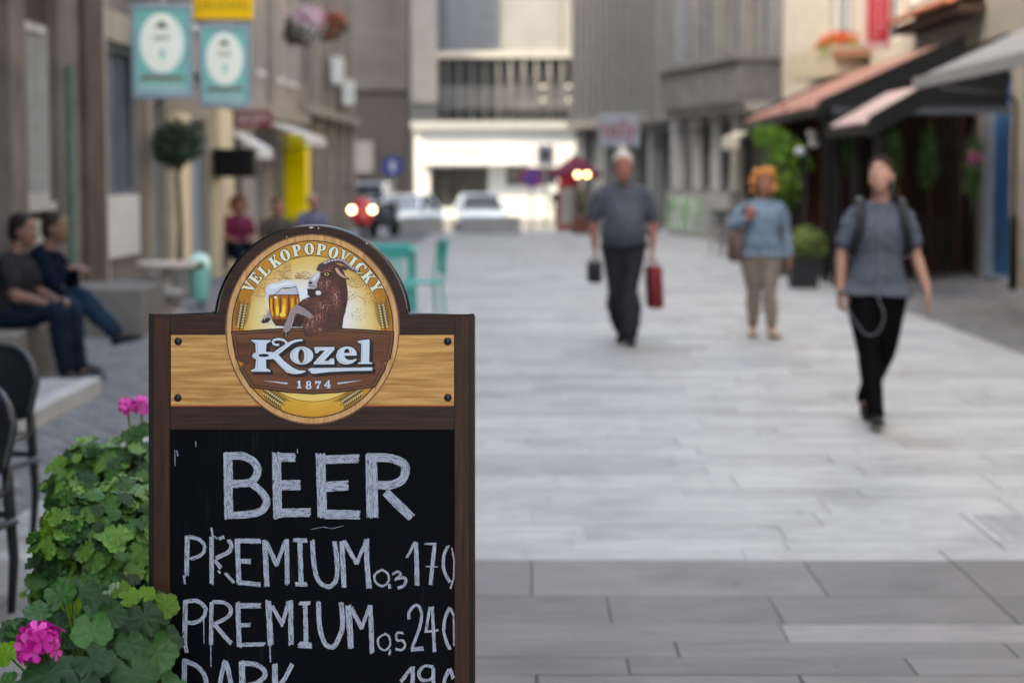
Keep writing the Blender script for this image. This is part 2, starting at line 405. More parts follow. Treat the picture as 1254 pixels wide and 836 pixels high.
# --- left side: local x = world Y - y0
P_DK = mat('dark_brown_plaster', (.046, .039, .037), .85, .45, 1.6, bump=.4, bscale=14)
P_DK2 = mat('grey_brown_stone', (.125, .108, .10), .85, .35, 2.2, bump=.4, bscale=14)
P_PALE = mat('pale_grey_panel', (.30, .29, .285), .7, .15, 2)
Y0 = -22
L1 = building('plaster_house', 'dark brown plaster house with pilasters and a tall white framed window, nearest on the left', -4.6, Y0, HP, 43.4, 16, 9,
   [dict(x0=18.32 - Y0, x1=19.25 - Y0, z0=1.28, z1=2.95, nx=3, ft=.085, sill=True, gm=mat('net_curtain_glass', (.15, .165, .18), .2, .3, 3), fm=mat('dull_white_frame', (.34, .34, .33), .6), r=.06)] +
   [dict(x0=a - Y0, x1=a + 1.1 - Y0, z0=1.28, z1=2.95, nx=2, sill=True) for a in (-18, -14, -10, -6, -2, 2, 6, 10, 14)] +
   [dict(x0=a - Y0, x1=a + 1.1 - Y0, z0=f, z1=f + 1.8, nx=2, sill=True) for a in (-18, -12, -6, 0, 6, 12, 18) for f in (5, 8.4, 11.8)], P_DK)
trim(L1, 'pilaster', P_DK2, (19.32 - Y0, 20.2 - Y0, -.13, .0, -.04, 6)); trim(L1, 'pilaster', mat('umber_plaster', (.075, .056, .05), .85, .35, 2.2), (20.3 - Y0, 21.25 - Y0, -.17, .0, -.04, 6))
trim(L1, 'pilaster', P_DK2, (17.2 - Y0, 17.75 - Y0, -.2, .0, -.04, 6))
trim(L1, 'plinth', P_PALE, (18.0 - Y0, 19.54 - Y0, -.1, .0, .55, 1.12))
trim(L1, 'cornice', P_DK2, (0, 43.4, -.35, .001, 4.1, 4.4))
b = MB(); b.tube([(19.62 - Y0, -.16, .0), (19.62 - Y0, -.16, 2.6)], .035, 10); b.build('drainpipe', mat('verdigris_copper', (.075, .14, .12), .6, .3, 5), L1)
# stone shop with tall windows and steps
Y0 = 21.45
L2 = building('stone_shop', 'grey stone shop with tall blue grey display windows over a pale panel', -4.62, Y0, HP, 3.0, 16.2, 9,
   [dict(x0=.42, x1=2.32, z0=1.31, z1=2.98, kind='shop', gm=mat('blue_grey_glass', (.17, .205, .25), .15, .2, 3), fm=mat('slate_frame', (.10, .11, .135), .5), ft=.06, nx=3, r=.12)] +
   [dict(x0=.6, x1=1.9, z0=f, z1=f + 1.8, nx=2, sill=True) for f in (4.4, 8, 11.5)], mat('warm_grey_stone', (.15, .135, .124), .8, .22, 2.5, bump=.3))
trim(L2, 'panel', mat('white_panel', (.50, .50, .49), .6, .1, 3), (.40, 2.32, -.05, .0, .60, 1.3))
trim(L2, 'fascia', mat('shop_fascia', (.30, .26, .22), .7, .2, 4), (.1, 2.9, -.07, .0, 3.02, 3.35))
b = MB(); b.tube([(.2, -.08, 0), (.2, -.08, 6)], .045, 10); b.build('drainpipe', mat('cream_pipe', (.42, .39, .34), .6), L2)
# beige house
Y0 = 24.5
P_BEI = mat('beige_render', (.27, .232, .197), .85, .14, 2, bump=.25)
P_CRM = mat('cream_render', (.62, .50, .33), .8, .08, 2, bump=.2)
L3 = building('beige_house', 'beige rendered house with blue shop doors behind the round topiary', -4.6, Y0, HP, 6.4, 15.9, 9,
   [dict(x0=.4, x1=1.3, z0=.1, z1=2.5, kind='shop', gm=M_GLASSL, fm=mat('grey_blue_frame', (.25, .3, .36), .5)), dict(x0=3.4, x1=4.6, z0=.05, z1=2.3, kind='door', gm=mat('blue_door', (.04, .13, .27), .5, .2, 5), fm=mat('blue_grey_frame', (.35, .42, .5), .5), nx=3),
    dict(x0=1.1, x1=2.1, z0=3.6, z1=5.6, nx=2, sill=True, gm=M_GLASS), dict(x0=3.6, x1=4.6, z0=3.6, z1=5.6, nx=2, sill=True)] +
   [dict(x0=a, x1=a + 1, z0=f, z1=f + 1.9, nx=2, sill=True) for a in (1.1, 3.6) for f in (7, 10.3, 13.6)], P_BEI)
trim(L3, 'pilaster', P_CRM, (1.6, 2.6, -.1, 0, -.04, 2.35)); trim(L3, 'pilaster', P_CRM, (5.0, 6.3, -.14, 0, -.04, 2.5))
trim(L3, 'cornice', P_BEI, (0, 6.4, -.2, .001, 2.9, 3.1))
# ochre shop row
Y0 = 30.9
L4 = building('ochre_house', 'pale pinkish house with shopfronts, flower baskets on its upper floor', -4.6, Y0, HP, 10.1, 16.6, 9,
   [dict(x0=.6, x1=1.9, z0=.05, z1=2.2, kind='shop', gm=mat('dim_shop', (.14, .12, .10), .3, .4, 3)), dict(x0=3.2, x1=4.5, z0=.05, z1=2.2, kind='door', gm=mat('brown_door', (.12, .08, .05), .5), nx=2), dict(x0=6.2, x1=8.2, z0=.3, z1=2.3, kind='shop', nx=2)] +
   [dict(x0=a, x1=a + 1.1, z0=f, z1=f + 2., nx=2, sill=True, gm=M_GLASS) for a in (.7, 3.2, 5.9, 8.2) for f in (3.3, 6.8, 10.2, 13.6)], mat('pinkish_render', (.31, .266, .24), .85, .16, 2, bump=.25))
trim(L4, 'pilaster', P_BEI, (2.3, 2.8, -.15, 0, 2.7, 18)); trim(L4, 'pilaster', P_BEI, (5.0, 5.5, -.15, 0, 2.7, 18)); trim(L4, 'cornice', P_BEI, (0, 10.1, -.25, .001, 2.5, 2.7))
Y0 = 41.1
L5 = building('tan_apartment_block', 'tan apartment block with grey window bays at the end of the left side', -4.6, Y0, HP, 12.0, 17.6, 9,
   [dict(x0=a, x1=a + 1.4, z0=f, z1=f + 2.1, nx=2, gm=M_GLASS, fm=mat('grey_frame', (.25, .25, .26), .5)) for a in (.7, 3.6, 6.5, 9.4) for f in (.4, 3.4, 6.7, 10, 13.4)], mat('tan_render', (.20, .172, .152), .85, .18, 2, bump=.25))
for k in range(4): trim(L5, 'pilaster', P_BEI, (2.55 + 2.9 * k, 2.95 + 2.9 * k, -.18, 0, -.04, 18))
trim(L5, 'cornice', P_BEI, (0, 12, -.28, .001, 2.75, 2.95))
trim(L5, 'unseen_shade_block', mat('tan_render', (.20, .172, .152)), (20.9, 29.9, 17.9, 33.9, -.6, 34)); trim(L5, 'unseen_link', mat('tan_render', (.20, .172, .152)), (12, 20.89, 15.51, 20, -.6, 12))  # unseen block added to shade the left of the end office, with its link
trim(L5, 'unseen_shade_wing', mat('tan_render', (.20, .172, .152)), (4, 16.9, 9.01, 15.5, -.6, 24))  # unseen wing added to keep the sun off the concrete block
trim(L5, 'ac_unit', M_WHITE, (5.1, 5.9, -.42, -.19, 3.6, 4.2)); trim(L5, 'ac_unit', M_WHITE, (8.0, 8.8, -.42, -.19, 3.2, 3.8))
# --- end of the street
brick = bpy.data.materials.new('dark_brick'); brick.use_nodes = True
N = brick.node_tree.nodes; Lk = brick.node_tree.links
bt = N.new('ShaderNodeTexBrick'); bt.inputs['Scale'].default_value = 4; bt.inputs['Color1'].default_value = (.058, .05, .049, 1); bt.inputs['Color2'].default_value = (.08, .068, .065, 1); bt.inputs['Mortar'].default_value = (.12, .11, .105, 1)
tcn = N.new('ShaderNodeTexCoord'); mpn = N.new('ShaderNodeMapping'); mpn.inputs['Rotation'].default_value = (R(90), 0, 0)
Lk.new(tcn.outputs['Object'], mpn.inputs[0]); Lk.new(mpn.outputs[0], bt.inputs[0]); Lk.new(bt.outputs[0], N['Principled BSDF'].inputs['Base Color']); N['Principled BSDF'].inputs['Roughness'].default_value = .9
E1 = building('brick_building', 'dark brick building with a blank wall at the far left end of the street', -13, 75, 0, 8.7, 24, 10, [], brick)
trim(E1, 'upper_render', mat('grey_render', (.13, .122, .118), .9, .25, .8, bump=.3), (-.02, 8.72, -.12, .0, 4.6, 23.9))
trim(E1, 'pale_panel', P_PALE, (6.6, 7.4, -.1, 0, 1.5, 2.7)); trim(E1, 'red_pipe', mat('red_brown', (.2, .06, .05), .7), (6.25, 6.42, -.12, 0, 0, 3))
E2 = empty('modern_office', 'modern office building with glass band, metal lattice and pale stone panels at the street end', 'building', (0, 70, 0))
M_STONE = mat('cream_stone', (.19, .187, .182), .7, .1, 1.2)
x0, x1 = gx(537, 70), gx(712, 70) + 1.4
trim(E2, 'wall', mat('office_core', (.10, .105, .11), .7), (x0, x1, .4, 9, -.6, 22))
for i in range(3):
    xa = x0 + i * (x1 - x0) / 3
    pm_ = M_STONE if i else mat('shade_tinted_glass', (.10, .11, .13), .3, .15, 2)  # bluish left panel; the shade on this side is put into its colour
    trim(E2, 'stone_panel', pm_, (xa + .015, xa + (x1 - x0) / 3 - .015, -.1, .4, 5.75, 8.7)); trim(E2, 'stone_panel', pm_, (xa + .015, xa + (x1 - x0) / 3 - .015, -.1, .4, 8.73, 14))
M_SILL = mat('pale_ledge', (.3, .29, .27), .6)
trim(E2, 'ledge', M_SILL, (x0, x1, -.45, .4, 5.5, 5.72))
trim(E2, 'glass_band', mat('office_glass', (.022, .027, .036), .25, .2, 3), (x0 + .01, x1, .2, .398, 2.9, 5.49))
trim(E2, 'spandrel', mat('grey_spandrel', (.08, .082, .09), .5, .2, 4), (x0 + .02, x1, .05, .2, 3.75, 4.55))
trim(E2, 'corner_pier', mat('pier_stone', (.20, .195, .19), .8, .1, 2), (gx(505, 70), x0, -.3, 1.5, 3.95, 22))
trim(E2, 'pier_base', mat('office_core', (.1, .1, .1)), (gx(505, 70), x0, -.2, 1.5, -.6, 3.949))
M_LAT = mat('white_lattice', (.3, .29, .27), .4, metal=.3)
n = 13
for i in range(n):
    xa = x0 + .3 + i * (x1 - x0 - .6) / n; dx = (x1 - x0 - .6) / n
    b = MB(); b.tube([(xa, -.3, 2.95), (xa, -.3, 5.48)], .012, 5); b.build('lattice_rod', M_LAT, E2)
    if i > 3:
        b = MB(); b.tube([(xa, -.40, 5.47), (xa + dx * .5, -.36, 2.96), (xa + dx * .98, -.40, 5.47)], .017, 5); b.build('lattice_bar', mat('pale_steel_bar', (.27, .265, .25), .4), E2)
    if i > 6 and i % 2:
        for zz in (4.05, 4.5):
            b = MB(); b.sph((xa + dx * .5, -.32, zz), .06, 10, 6); b.build('globe', mat('bright_spot_ball', (.75, .72, .66), .15), E2, smooth=True)  # pale balls added for the bright round spots on the glass band
# low white pavilion in front of it
Wx0, Wx1 = gx(508, 66.8), gx(705, 66.8)
def lp(px): return gx(px, 66.8) - Wx0
W1 = building('white_pavilion', 'low white shop pavilion with dark glazed entrance in front of the office', Wx0, 66.8, 0, Wx1 - Wx0, 2.98, 2.6,
   [dict(x0=lp(527), x1=lp(598), z0=.35, z1=1.72, kind='shop', nx=4, gm=mat('dim_lobby', (.05, .045, .04), .2, .5, 2), fm=M_DKGREY), dict(x0=lp(620), x1=lp(682), z0=1.1, z1=1.72, kind='window', nx=4, fm=M_DKGREY)],
   mat('white_render', (.50, .50, .49), .7, .05, 2), roofm=mat('white_roof', (.3, .3, .3), .7))
trim(W1, 'canopy', M_WHITE, (lp(515), lp(640), -.35, -.002, 1.8, 1.95))
trim(W1, 'plinth', mat('pavilion_plinth', (.2, .2, .2), .8), (-.02, Wx1 - Wx0 + .02, -.06, -.004, -.5, .0))
for i in range(7): trim(W1, 'louvre', mat('grey_louvre', (.3, .3, .3), .6), (lp(522 + i * 12), lp(525 + i * 12), -.06, -.004, 2.0, 2.45))
# --- right side
P_CONC = mat('concrete_grey', (.15, .146, .138), .85, .18, 1.6, bump=.3)
def seg(p, q): d = Vector((q[0] - p[0], q[1] - p[1])); return d.length, math.atan2(d.y, d.x)
LN, th = seg((1.55, 61), (3.95, 50.6))
R4 = empty('concrete_block', 'ribbed concrete block overhanging a dark ground floor on the right', 'building', (1.55, 61, 0), th)
trim(R4, 'upper_storey', P_CONC, (0, LN, 0, 9, 2.85, 20))
trim(R4, 'ground_floor', mat('dark_entry', (.045, .045, .047), .7), (0, LN - .4, 1.6, 8.9, -.05, 2.849))
for i in range(12): trim(R4, 'rib', mat('rib_concrete', (.2, .194, .182), .8), (.3 + i * .72, .42 + i * .72, -.16, -.001, 3.1, 19))
trim(R4, 'end_wall', P_CONC, (LN - 1.9, LN - .01, -.12, -.001, 2.83, 20))
trim(R4, 'soffit_beam', mat('beam_concrete', (.2, .19, .17), .8), (0, LN - 2, -.22, -.003, 2.84, 3.08))
for xx in (.4, 2.8, 5.2, 7.6): trim(R4, 'column', mat('grey_column', (.22, .22, .22), .7), (xx, xx + .35, .1, .45, -.05, 2.849))
for i in range(9): trim(R4, 'shutter', mat('roller_shutter', (.16, .16, .165), .5, metal=.3), (7.97 + i * .19, 8.14 + i * .19, .5, .54, 0, 1.9))
trim(R4, 'end_pier', mat('pier_grey', (.27, .27, .28), .7), (LN - .38, LN + .12, -.1, 3, -.05, 20))
LN, th = seg((4.15, 50), (5.5, 42.75))
P_ST = mat('soot_stone', (.17, .162, .155), .85, .28, 1.5, bump=.4)
R3 = building('sooty_stone_house', 'sooty grey stone house with a heavy balcony over paired columns', 4.15, 50, th, LN, 18, 9,
   [dict(x0=a, x1=a + 1.2, z0=4.1, z1=6.4, nx=2, gm=M_GLASS, fm=mat('grey_wood', (.3, .3, .3), .6)) for a in (1.0, 3.2, 5.4)] + [dict(x0=a, x1=a + 1.0, z0=1.15, z1=2.75, nx=1, gm=M_GLASS, fm=M_DKGREY) for a in (.9, 2.5, 4.1)] +
   [dict(x0=a, x1=a + 1.2, z0=f, z1=f + 2, nx=2) for a in (1, 3.2, 5.4) for f in (8, 11.5, 14.8)], P_ST)
trim(R3, 'balcony', mat('balcony_stone', (.135, .13, .128), .85, .3, 2, bump=.4), (.6, 7.2, -.9, -.002, 3.05, 3.95))
trim(R3, 'balcony_rail', P_ST, (.5, 7.3, -1.0, -.004, 3.951, 4.1)); trim(R3, 'cornice', mat('cornice_stone', (.24, .225, .21), .8, .25, 2), (.3, 7.35, -.75, -.003, 2.85, 3.049))
for xx in (.45, 2.05, 3.65, 5.25):
    b = MB(); b.lathe([(.2, 1.1), (.17, 1.2), (.15, 2.6), (.2, 2.8), (.2, 2.849)], 14, (xx, -.3, 0)); b.build('column', mat('pale_column', (.37, .36, .35), .7, .15, 3), R3, smooth=True)
trim(R3, 'plinth', mat('plinth_stone', (.27, .26, .25), .8, .2, 2), (.1, 5.6, -.6, -.003, -.05, 1.09))
gm = mat('green_graffiti', (.22, .42, .20), .8, .5, 5)
for i in range(5):
    b = MB(); c0 = .8 + i * .62
    b.tube([(c0 + .3 * math.cos(t) * (1 - .2 * i % 2), -.612, .55 + .36 * math.sin(t)) for t in [k * .5 for k in range(11)]], .045, 5); b.build('graffiti', gm if i % 2 == 0 else mat('pale_graffiti', (.45, .5, .42), .8), R3)
P_CREAM = mat('sunny_cream_render', (.44, .40, .345), .85, .12, 2, bump=.2)
LN, th = seg((5.53, 42.7), (6.78, 34.75))
R2 = building('cream_house', 'cream house with a flower balcony above the brown awning', 5.53, 42.7, th, LN, 15, 8,
   [dict(x0=3.2, x1=4.6, z0=3.5, z1=6.3, nx=2, gm=M_GLASSL), dict(x0=6.2, x1=7.2, z0=3.9, z1=5.4, nx=2)] + [dict(x0=a, x1=a + 1.2, z0=f, z1=f + 1.9, nx=2) for a in (.9, 3.3, 6.0) for f in (8, 11.5)], P_CREAM)
trim(R2, 'balcony', mat('cream_balcony', (.42, .36, .27), .8), (2.4, 5.5, -.6, -.002, 3.35, 3.9))
R1 = building('tiled_house', 'small beige house with a low clay tiled eave behind the dark terrace', 6.82, 34.7, -HP, 4.9, 4.2, 6,
   [dict(x0=.6, x1=1.5, z0=2.9, z1=3.6, nx=2, gm=M_GLASS, fm=mat('brown_frame', (.10, .06, .04), .6)), dict(x0=1.0, x1=4.6, z0=.0, z1=2.5, kind='shop', nx=4, gm=mat('dark_interior', (.02, .018, .016), .4), fm=mat('dark_wood', (.035, .022, .015), .6))], mat('beige_plaster', (.26, .225, .185), .85, .2, 2))
trim(R1, 'eave_beam', mat('eave_wood', (.05, .03, .02), .7), (.0, 5.0, -.4, -.002, 3.9, 4.05))
M_TILE = mat('clay_tile', (.32, .11, .06), .7, .25, 8, rnd=.25)
tb = MB()
pts = [(-.11 * math.cos(t), .09 * math.sin(t)) for t in [math.pi * k / 6 for k in range(7)]]
tb.loft([[Vector((p[0], -.2, p[1])) for p in pts], [Vector((p[0] * .85, .2, p[1] * .85 + .02)) for p in pts]], cap=False)
rt = None
for i in range(21):
    for j in range(9):
        x = .12 + i * .235; yy = -.36 + j * .34; z = 4.12 + (j * .34) * .45
        if rt is None: rt = tb.build('roof_tile', M_TILE, R1); rt.location = (x, yy, z); rt.rotation_euler = (R(24), 0, 0)
        else: link('roof_tile', rt.data, None, R1, (x, yy, z), (R(24), 0, random.uniform(-.04, .04)))
trim(R1, 'roof_deck', mat('deck_wood', (.06, .04, .03), .8), (.0, 5.0, .16, 3.3, 4.46, 4.5))
R0 = building('grey_corner_shop', 'grey plastered corner shop at the right edge with a tall blue door', 6.84, 29.75, -HP, 47, 16, 8,
   [dict(x0=.3, x1=1.85, z0=.02, z1=3.0, kind='door', ft=.05, gm=mat('blue_panel', (.035, .12, .30), .45, .3, 3), fm=mat('pale_blue_frame', (.30, .36, .45), .5), r=.12)] +
   [dict(x0=a, x1=a + 1.6, z0=.6, z1=2.6, kind='shop', nx=2) for a in (3, 6, 9, 12, 16, 20, 24, 28)] + [dict(x0=a, x1=a + 1.2, z0=f, z1=f + 1.9, nx=2) for a in (2, 6, 10, 14, 18, 22, 26, 30, 34, 38, 42) for f in (4.5, 8, 11.5)], mat('grey_plaster', (.20, .19, .175), .85, .15, 2, bump=.2))
trim(R0, 'pilaster', mat('stone_pilaster', (.22, .205, .18), .85, .2, 3), (1.93, 2.6, -.06, -.001, -.04, 3.2)); trim(R0, 'pilaster', P_PALE, (.03, .28, -.05, -.001, -.04, 3.2))
_C0 = C
def C(r, g, b, a=1.0): return mul(_C0(r, g, b), .74)
# ------------------------------------------------------------------ the beer board (leans back like an A-board)
K = BOARD_S / FPX; PY0 = 418 + (CAM_H - BOARD_S * math.sin(R(PITCH))) / (K * math.cos(R(PITCH)))
_b = Vector((0, 0, CAM_H)) + RCAM @ Vector(((381.5 - 627) * K, -(PY0 - 418) * K, -BOARD_S))
board = empty('beer_board', 'wooden framed chalkboard stand with an arched top, chalked beer prices and an oval goat emblem', 'chalkboard sign', _b, (-R(PITCH), 0, R(YAW)))
def B3(px, py, h=0.):               # board print coordinates -> board local; h = height towards the reader, in mm
    return ((px - 381.5) * K, -h * .001, (PY0 - py) * K)
def wood(name, c0, c1, sc, horiz, rough=.45):
    m = mat(name, c0, rough, .0, sc, stretch=(.05, 1, 1) if horiz else (1, 1, .05), col2=c1, detail=7, spec=.15)
    return m
W_DARKH = wood('dark_wood_print_h', C(30, 14, 10), C(66, 37, 28), 150, True)
W_DARKV = wood('dark_wood_print_v', C(34, 16, 11), C(74, 40, 28), 170, False)
W_PINE = wood('pine_wood_print', C(150, 98, 48), C(226, 176, 110), 150, True, .5)
W_RING = wood('oak_ring_print', C(178, 126, 78), C(224, 178, 124), 190, False, .5)
W_BAN = wood('walnut_banner_print', C(74, 42, 30), C(128, 80, 56), 45, True, .5)
M_EDGE = mat('black_edge_profile', (.0035, .0035, .004), .3, .1, 20, spec=.12)
M_SLATE = bpy.data.materials.new('chalkboard_black'); M_SLATE.use_nodes = True
def slate():
    N = M_SLATE.node_tree.nodes; L = M_SLATE.node_tree.links; p = N['Principled BSDF']
    tc = N.new('ShaderNodeTexCoord'); mp = N.new('ShaderNodeMapping'); mp.inputs['Scale'].default_value = (1, 1, .045); L.new(tc.outputs['Object'], mp.inputs[0])
    a = N.new('ShaderNodeTexNoise'); a.inputs['Scale'].default_value = 130; a.inputs['Detail'].default_value = 4; L.new(mp.outputs[0], a.inputs['Vector'])
    c = N.new('ShaderNodeTexNoise'); c.inputs['Scale'].default_value = 7; c.inputs['Detail'].default_value = 3; L.new(tc.outputs['Object'], c.inputs['Vector'])
    r1 = N.new('ShaderNodeMapRange'); r1.inputs[1].default_value = .55; r1.inputs[2].default_value = .8; L.new(a.outputs[0], r1.inputs[0])
    r2 = N.new('ShaderNodeMapRange'); r2.inputs[1].default_value = .52; r2.inputs[2].default_value = .85; L.new(c.outputs[0], r2.inputs[0])
    m = N.new('ShaderNodeMath'); m.operation = 'MULTIPLY'; L.new(r1.outputs[0], m.inputs[0]); L.new(r2.outputs[0], m.inputs[1])
    v = N.new('ShaderNodeTexVoronoi'); v.inputs['Scale'].default_value = 75; L.new(tc.outputs['Object'], v.inputs['Vector'])
    r3 = N.new('ShaderNodeMapRange'); r3.inputs[1].default_value = .10; r3.inputs[2].default_value = .06; r3.inputs[4].default_value = .6; L.new(v.outputs['Distance'], r3.inputs[0])
    n3 = N.new('ShaderNodeTexNoise'); n3.inputs['Scale'].default_value = 23; L.new(tc.outputs['Object'], n3.inputs['Vector'])
    r4 = N.new('ShaderNodeMapRange'); r4.inputs[1].default_value = .64; r4.inputs[2].default_value = .68; L.new(n3.outputs[0], r4.inputs[0])
    m3 = N.new('ShaderNodeMath'); m3.operation = 'MULTIPLY'; L.new(r3.outputs[0], m3.inputs[0]); L.new(r4.outputs[0], m3.inputs[1])
    m2 = N.new('ShaderNodeMath'); m2.operation = 'ADD'; m2.use_clamp = True; L.new(m.outputs[0], m2.inputs[0]); L.new(m3.outputs[0], m2.inputs[1])
    x = N.new('ShaderNodeMix'); x.data_type = 'RGBA'; x.inputs[6].default_value = C(8, 9, 15); x.inputs[7].default_value = C(60, 65, 76); L.new(m2.outputs[0], x.inputs[0])
    L.new(x.outputs[2], p.inputs['Base Color']); p.inputs['Roughness'].default_value = .5; p.inputs['Specular IOR Level'].default_value = .03
slate()
# outline of the whole board, photo pixels
TOPC, TOPR = (382.5, 392.5), 117.3
BOT = PY0 - 14
def outline(inset=0.):
    r = TOPR - inset; pts = [(182 + inset, BOT), (182 + inset, 383 + inset)]
    ys = 383 + inset
    a0 = math.asin((TOPC[1] - ys) / r) if abs(TOPC[1] - ys) < r else 0
    if inset == 0: pts += [(258, 383), (264, 381)]
    for k in range(41):
        a = math.pi - a0 - (math.pi - 2 * a0) * k / 40
        pts.append((TOPC[0] + r * math.cos(a), TOPC[1] - r * math.sin(a)))
    if inset == 0: pts += [(501, 381), (507, 383)]
    pts += [(581 - inset, 383 + inset), (581 - inset, BOT)]
    return pts
def pplate(name, poly, h0, h1, m, parent):
    """printed/wooden plate: a 2D outline in photo pixels with real thickness, from height h0 to h1 mm"""
    b = MB(); n = len(poly); vs = [B3(*p, h0) for p in poly] + [B3(*p, h1) for p in poly]
    tris = tessellate_polygon([[Vector((p[0], p[1], 0)) for p in poly]])
    b.add(vs, [t for t in tris] + [tuple(i + n for i in reversed(t)) for t in tris] + [(i, (i + 1) % n, (i + 1) % n + n, i + n) for i in range(n)])
    o = b.build(name, m, parent)
    bm = bmesh.new(); bm.from_mesh(o.data); bmesh.ops.recalc_face_normals(bm, faces=bm.faces); bm.to_mesh(o.data); bm.free()
    return o
pplate('back_panel', outline(1.5), -22, -2, W_DARKH, board)
b = MB(); ol = outline(0); b.tube([B3(p[0] + (3 if p[0] < 300 and p[1] > 383.5 or p[0] < 183 else (-3 if p[0] > 580 else 0)), p[1] + (3 if 382.9 < p[1] < 383.1 else (0 if p[1] > 384 else 3)), -9) for p in ol], [.0062] * len(ol), 10); ang_smooth(b.build('edging', mat('glossy_black_edge', (.004, .004, .005), .2, .1, 20, spec=.55), board), 60)
_rs = random.Random(2)
for sx_, sy_, sw_ in ((381, 278.8, 6), (390, 279.6, 2.5), (449, 298, 1.8), (351, 290, 1.2)):
    pplate('scuff', [(sx_ + sw_ * .5 * math.cos(t) * _rs.uniform(.5, 1.2), sy_ + 1.1 * math.sin(t) * _rs.uniform(.5, 1.2)) for t in [2 * math.pi * k / 9 for k in range(9)]], -2.6, -1.6, mat('bare_metal_scuff', (.42, .42, .44), .6), board)
b = MB()                                            # flat face strip of the edge profile
for side in (0, 1):
    xa, xb = ((182.5, 188) if side == 0 else (575, 580.5))
    vs = [B3(xa, 384, 1), B3(xb, 384, 1), B3(xb, BOT, 1), B3(xa, BOT, 1), B3(xa, 384, -22), B3(xb, 384, -22), B3(xb, BOT, -22), B3(xa, BOT, -22)]
    b.add(vs, [(0, 1, 2, 3), (0, 3, 7, 4), (1, 5, 6, 2), (0, 4, 5, 1)])
b.build('edge_strip', M_EDGE, board)
for xa, xb in ((188.4, 208.2), (557, 574.6)):
    pplate('stile', [(xa, 389), (xb, 389), (xb, BOT), (xa, BOT)], -2, 2.2, W_DARKV, board)
# recess shadow gap lines come from the real 1 mm gaps between these pieces
pplate('top_rail', [(209, 389), (556.2, 389), (556.2, 409), (209, 409)], -2, .5, W_DARKH, board)
pplate('pine_plank', [(209.6, 410), (556, 410), (556, 495.6), (209.6, 495.6)], -2, 1.6, W_PINE, board)
pplate('orange_bead', [(209.6, 495.7), (556, 495.7), (556, 497.4), (209.6, 497.4)], -2, 1.2, mat('orange_bead', C(176, 96, 48), .5), board)
pplate('bottom_rail', [(209, 497.6), (556.2, 497.6), (556.2, 525.5), (209, 525.5)], -2, .8, W_DARKH, board)
slate_o = pplate('chalkboard', [(208.4, 525.8), (556.8, 525.8), (556.8, BOT), (208.4, BOT)], -2, -1.0, M_SLATE, board)
M_BOLT = mat('blackened_bolt', (.02, .018, .022), .3, .2, 30, metal=.3)
for bx, by in ((218.4, 417.8), (218, 487), (548.3, 417.8), (548.5, 486.6)):
    b = MB(); c = B3(bx, by, 1.4)
    b.lathe([(4.9 * K, 0), (4.7 * K, .0014), (3.4 * K, .0034), (1.5 * K, .0043), (.01 * K, .0046)], 14, c, Matrix.Rotation(R(90), 3, 'X')); b.build('bolt', M_BOLT, board, smooth=True)
# rear leg panel and hinge
b = MB(); zt = (PY0 - 392) * K
b.bbox(-.29, .29, -.012, .0, 0, zt * .99, .003); rp = b.build('rear_panel', M_EDGE, board); rp.location = (0, .40, .012); rp.rotation_euler = (R(16.0) , 0, 0)
for sx in (-.2, .2):
    b = MB(); b.tube([(sx - .03, .03, zt - .015), (sx + .03, .03, zt - .015)], .008, 8); b.build('hinge', M_BOLT, board)
for xa in (192, 561):
    b = MB(); p0 = B3(xa, BOT); p1 = B3(xa + 10, PY0)
    b.box(p0[0], p1[0], -.002, .02, 0, p0[2]); b.build('foot', M_EDGE, board)

# ---- emblem
PRINT = colmat('emblem_print', .42, .2)
plate = pplate('emblem_plate', [(383 + 106.6 * math.cos(t), 403 - 116.4 * math.sin(t)) for t in [2 * math.pi * k / 72 for k in range(72)]], 1.2, 3.4, W_RING, board)
class Print:
    def __init__(s, h): s.b = MB(); s.h = h; s.k = 0
    def step(s, d=.02): s.k += d
    def z(s): return s.h + s.k
    def poly(s, pts, col, holes=()):
        loops = [[Vector((p[0], p[1], 0)) for p in pts]] + [[Vector((p[0], p[1], 0)) for p in h] for h in holes]
        flat = [p for l in loops for p in l]
        tris = tessellate_polygon(loops)
        out = []
        for t in tris:
            a, b_, c = (flat[i] for i in t)
            cr = (b_.x - a.x) * (c.y - a.y) - (b_.y - a.y) * (c.x - a.x)
            out.append(tuple(t) if cr < 0 else tuple(reversed(t)))
        s.b.add([B3(p.x, p.y, s.z()) for p in flat], out, col); s.step(.006)
    def rib(s, pts, wd, col, closed=False):
        n = len(pts); ws = wd if hasattr(wd, '__len__') else [wd] * n; L, Rr = [], []
        for i, p in enumerate(pts):
            a = pts[i - 1] if (i > 0 or closed) else p; c = pts[(i + 1) % n] if (i < n - 1 or closed) else p
            dx, dy = c[0] - a[0], c[1] - a[1]; l = math.hypot(dx, dy) or 1; nx, ny = -dy / l, dx / l
            L.append((p[0] + nx * ws[i] / 2, p[1] + ny * ws[i] / 2)); Rr.append((p[0] - nx * ws[i] / 2, p[1] - ny * ws[i] / 2))
        vs = [B3(*p, s.z()) for p in L + Rr]; m = n if closed else n - 1
        fs = []
        for i in range(m): fs.append((i, (i + 1) % n, (i + 1) % n + n, i + n))
        s.b.add(vs, fs, col); s.step(.006)
    def ell(s, cx, cy, rx, ry, col, n=28, rot=0.):
        s.poly([(cx + rx * math.cos(t) * math.cos(rot) - ry * math.sin(t) * math.sin(rot), cy + rx * math.cos(t) * math.sin(rot) + ry * math.sin(t) * math.cos(rot)) for t in [2 * math.pi * k / n for k in range(n)]], col)
    def out(s, name, m=None, parent=None): return s.b.build(name, m or PRINT, parent if parent is not None else plate)
def ellp(cx, cy, rx, ry, n=72): return [(cx + rx * math.cos(2 * math.pi * k / n), cy - ry * math.sin(2 * math.pi * k / n)) for k in range(n)]
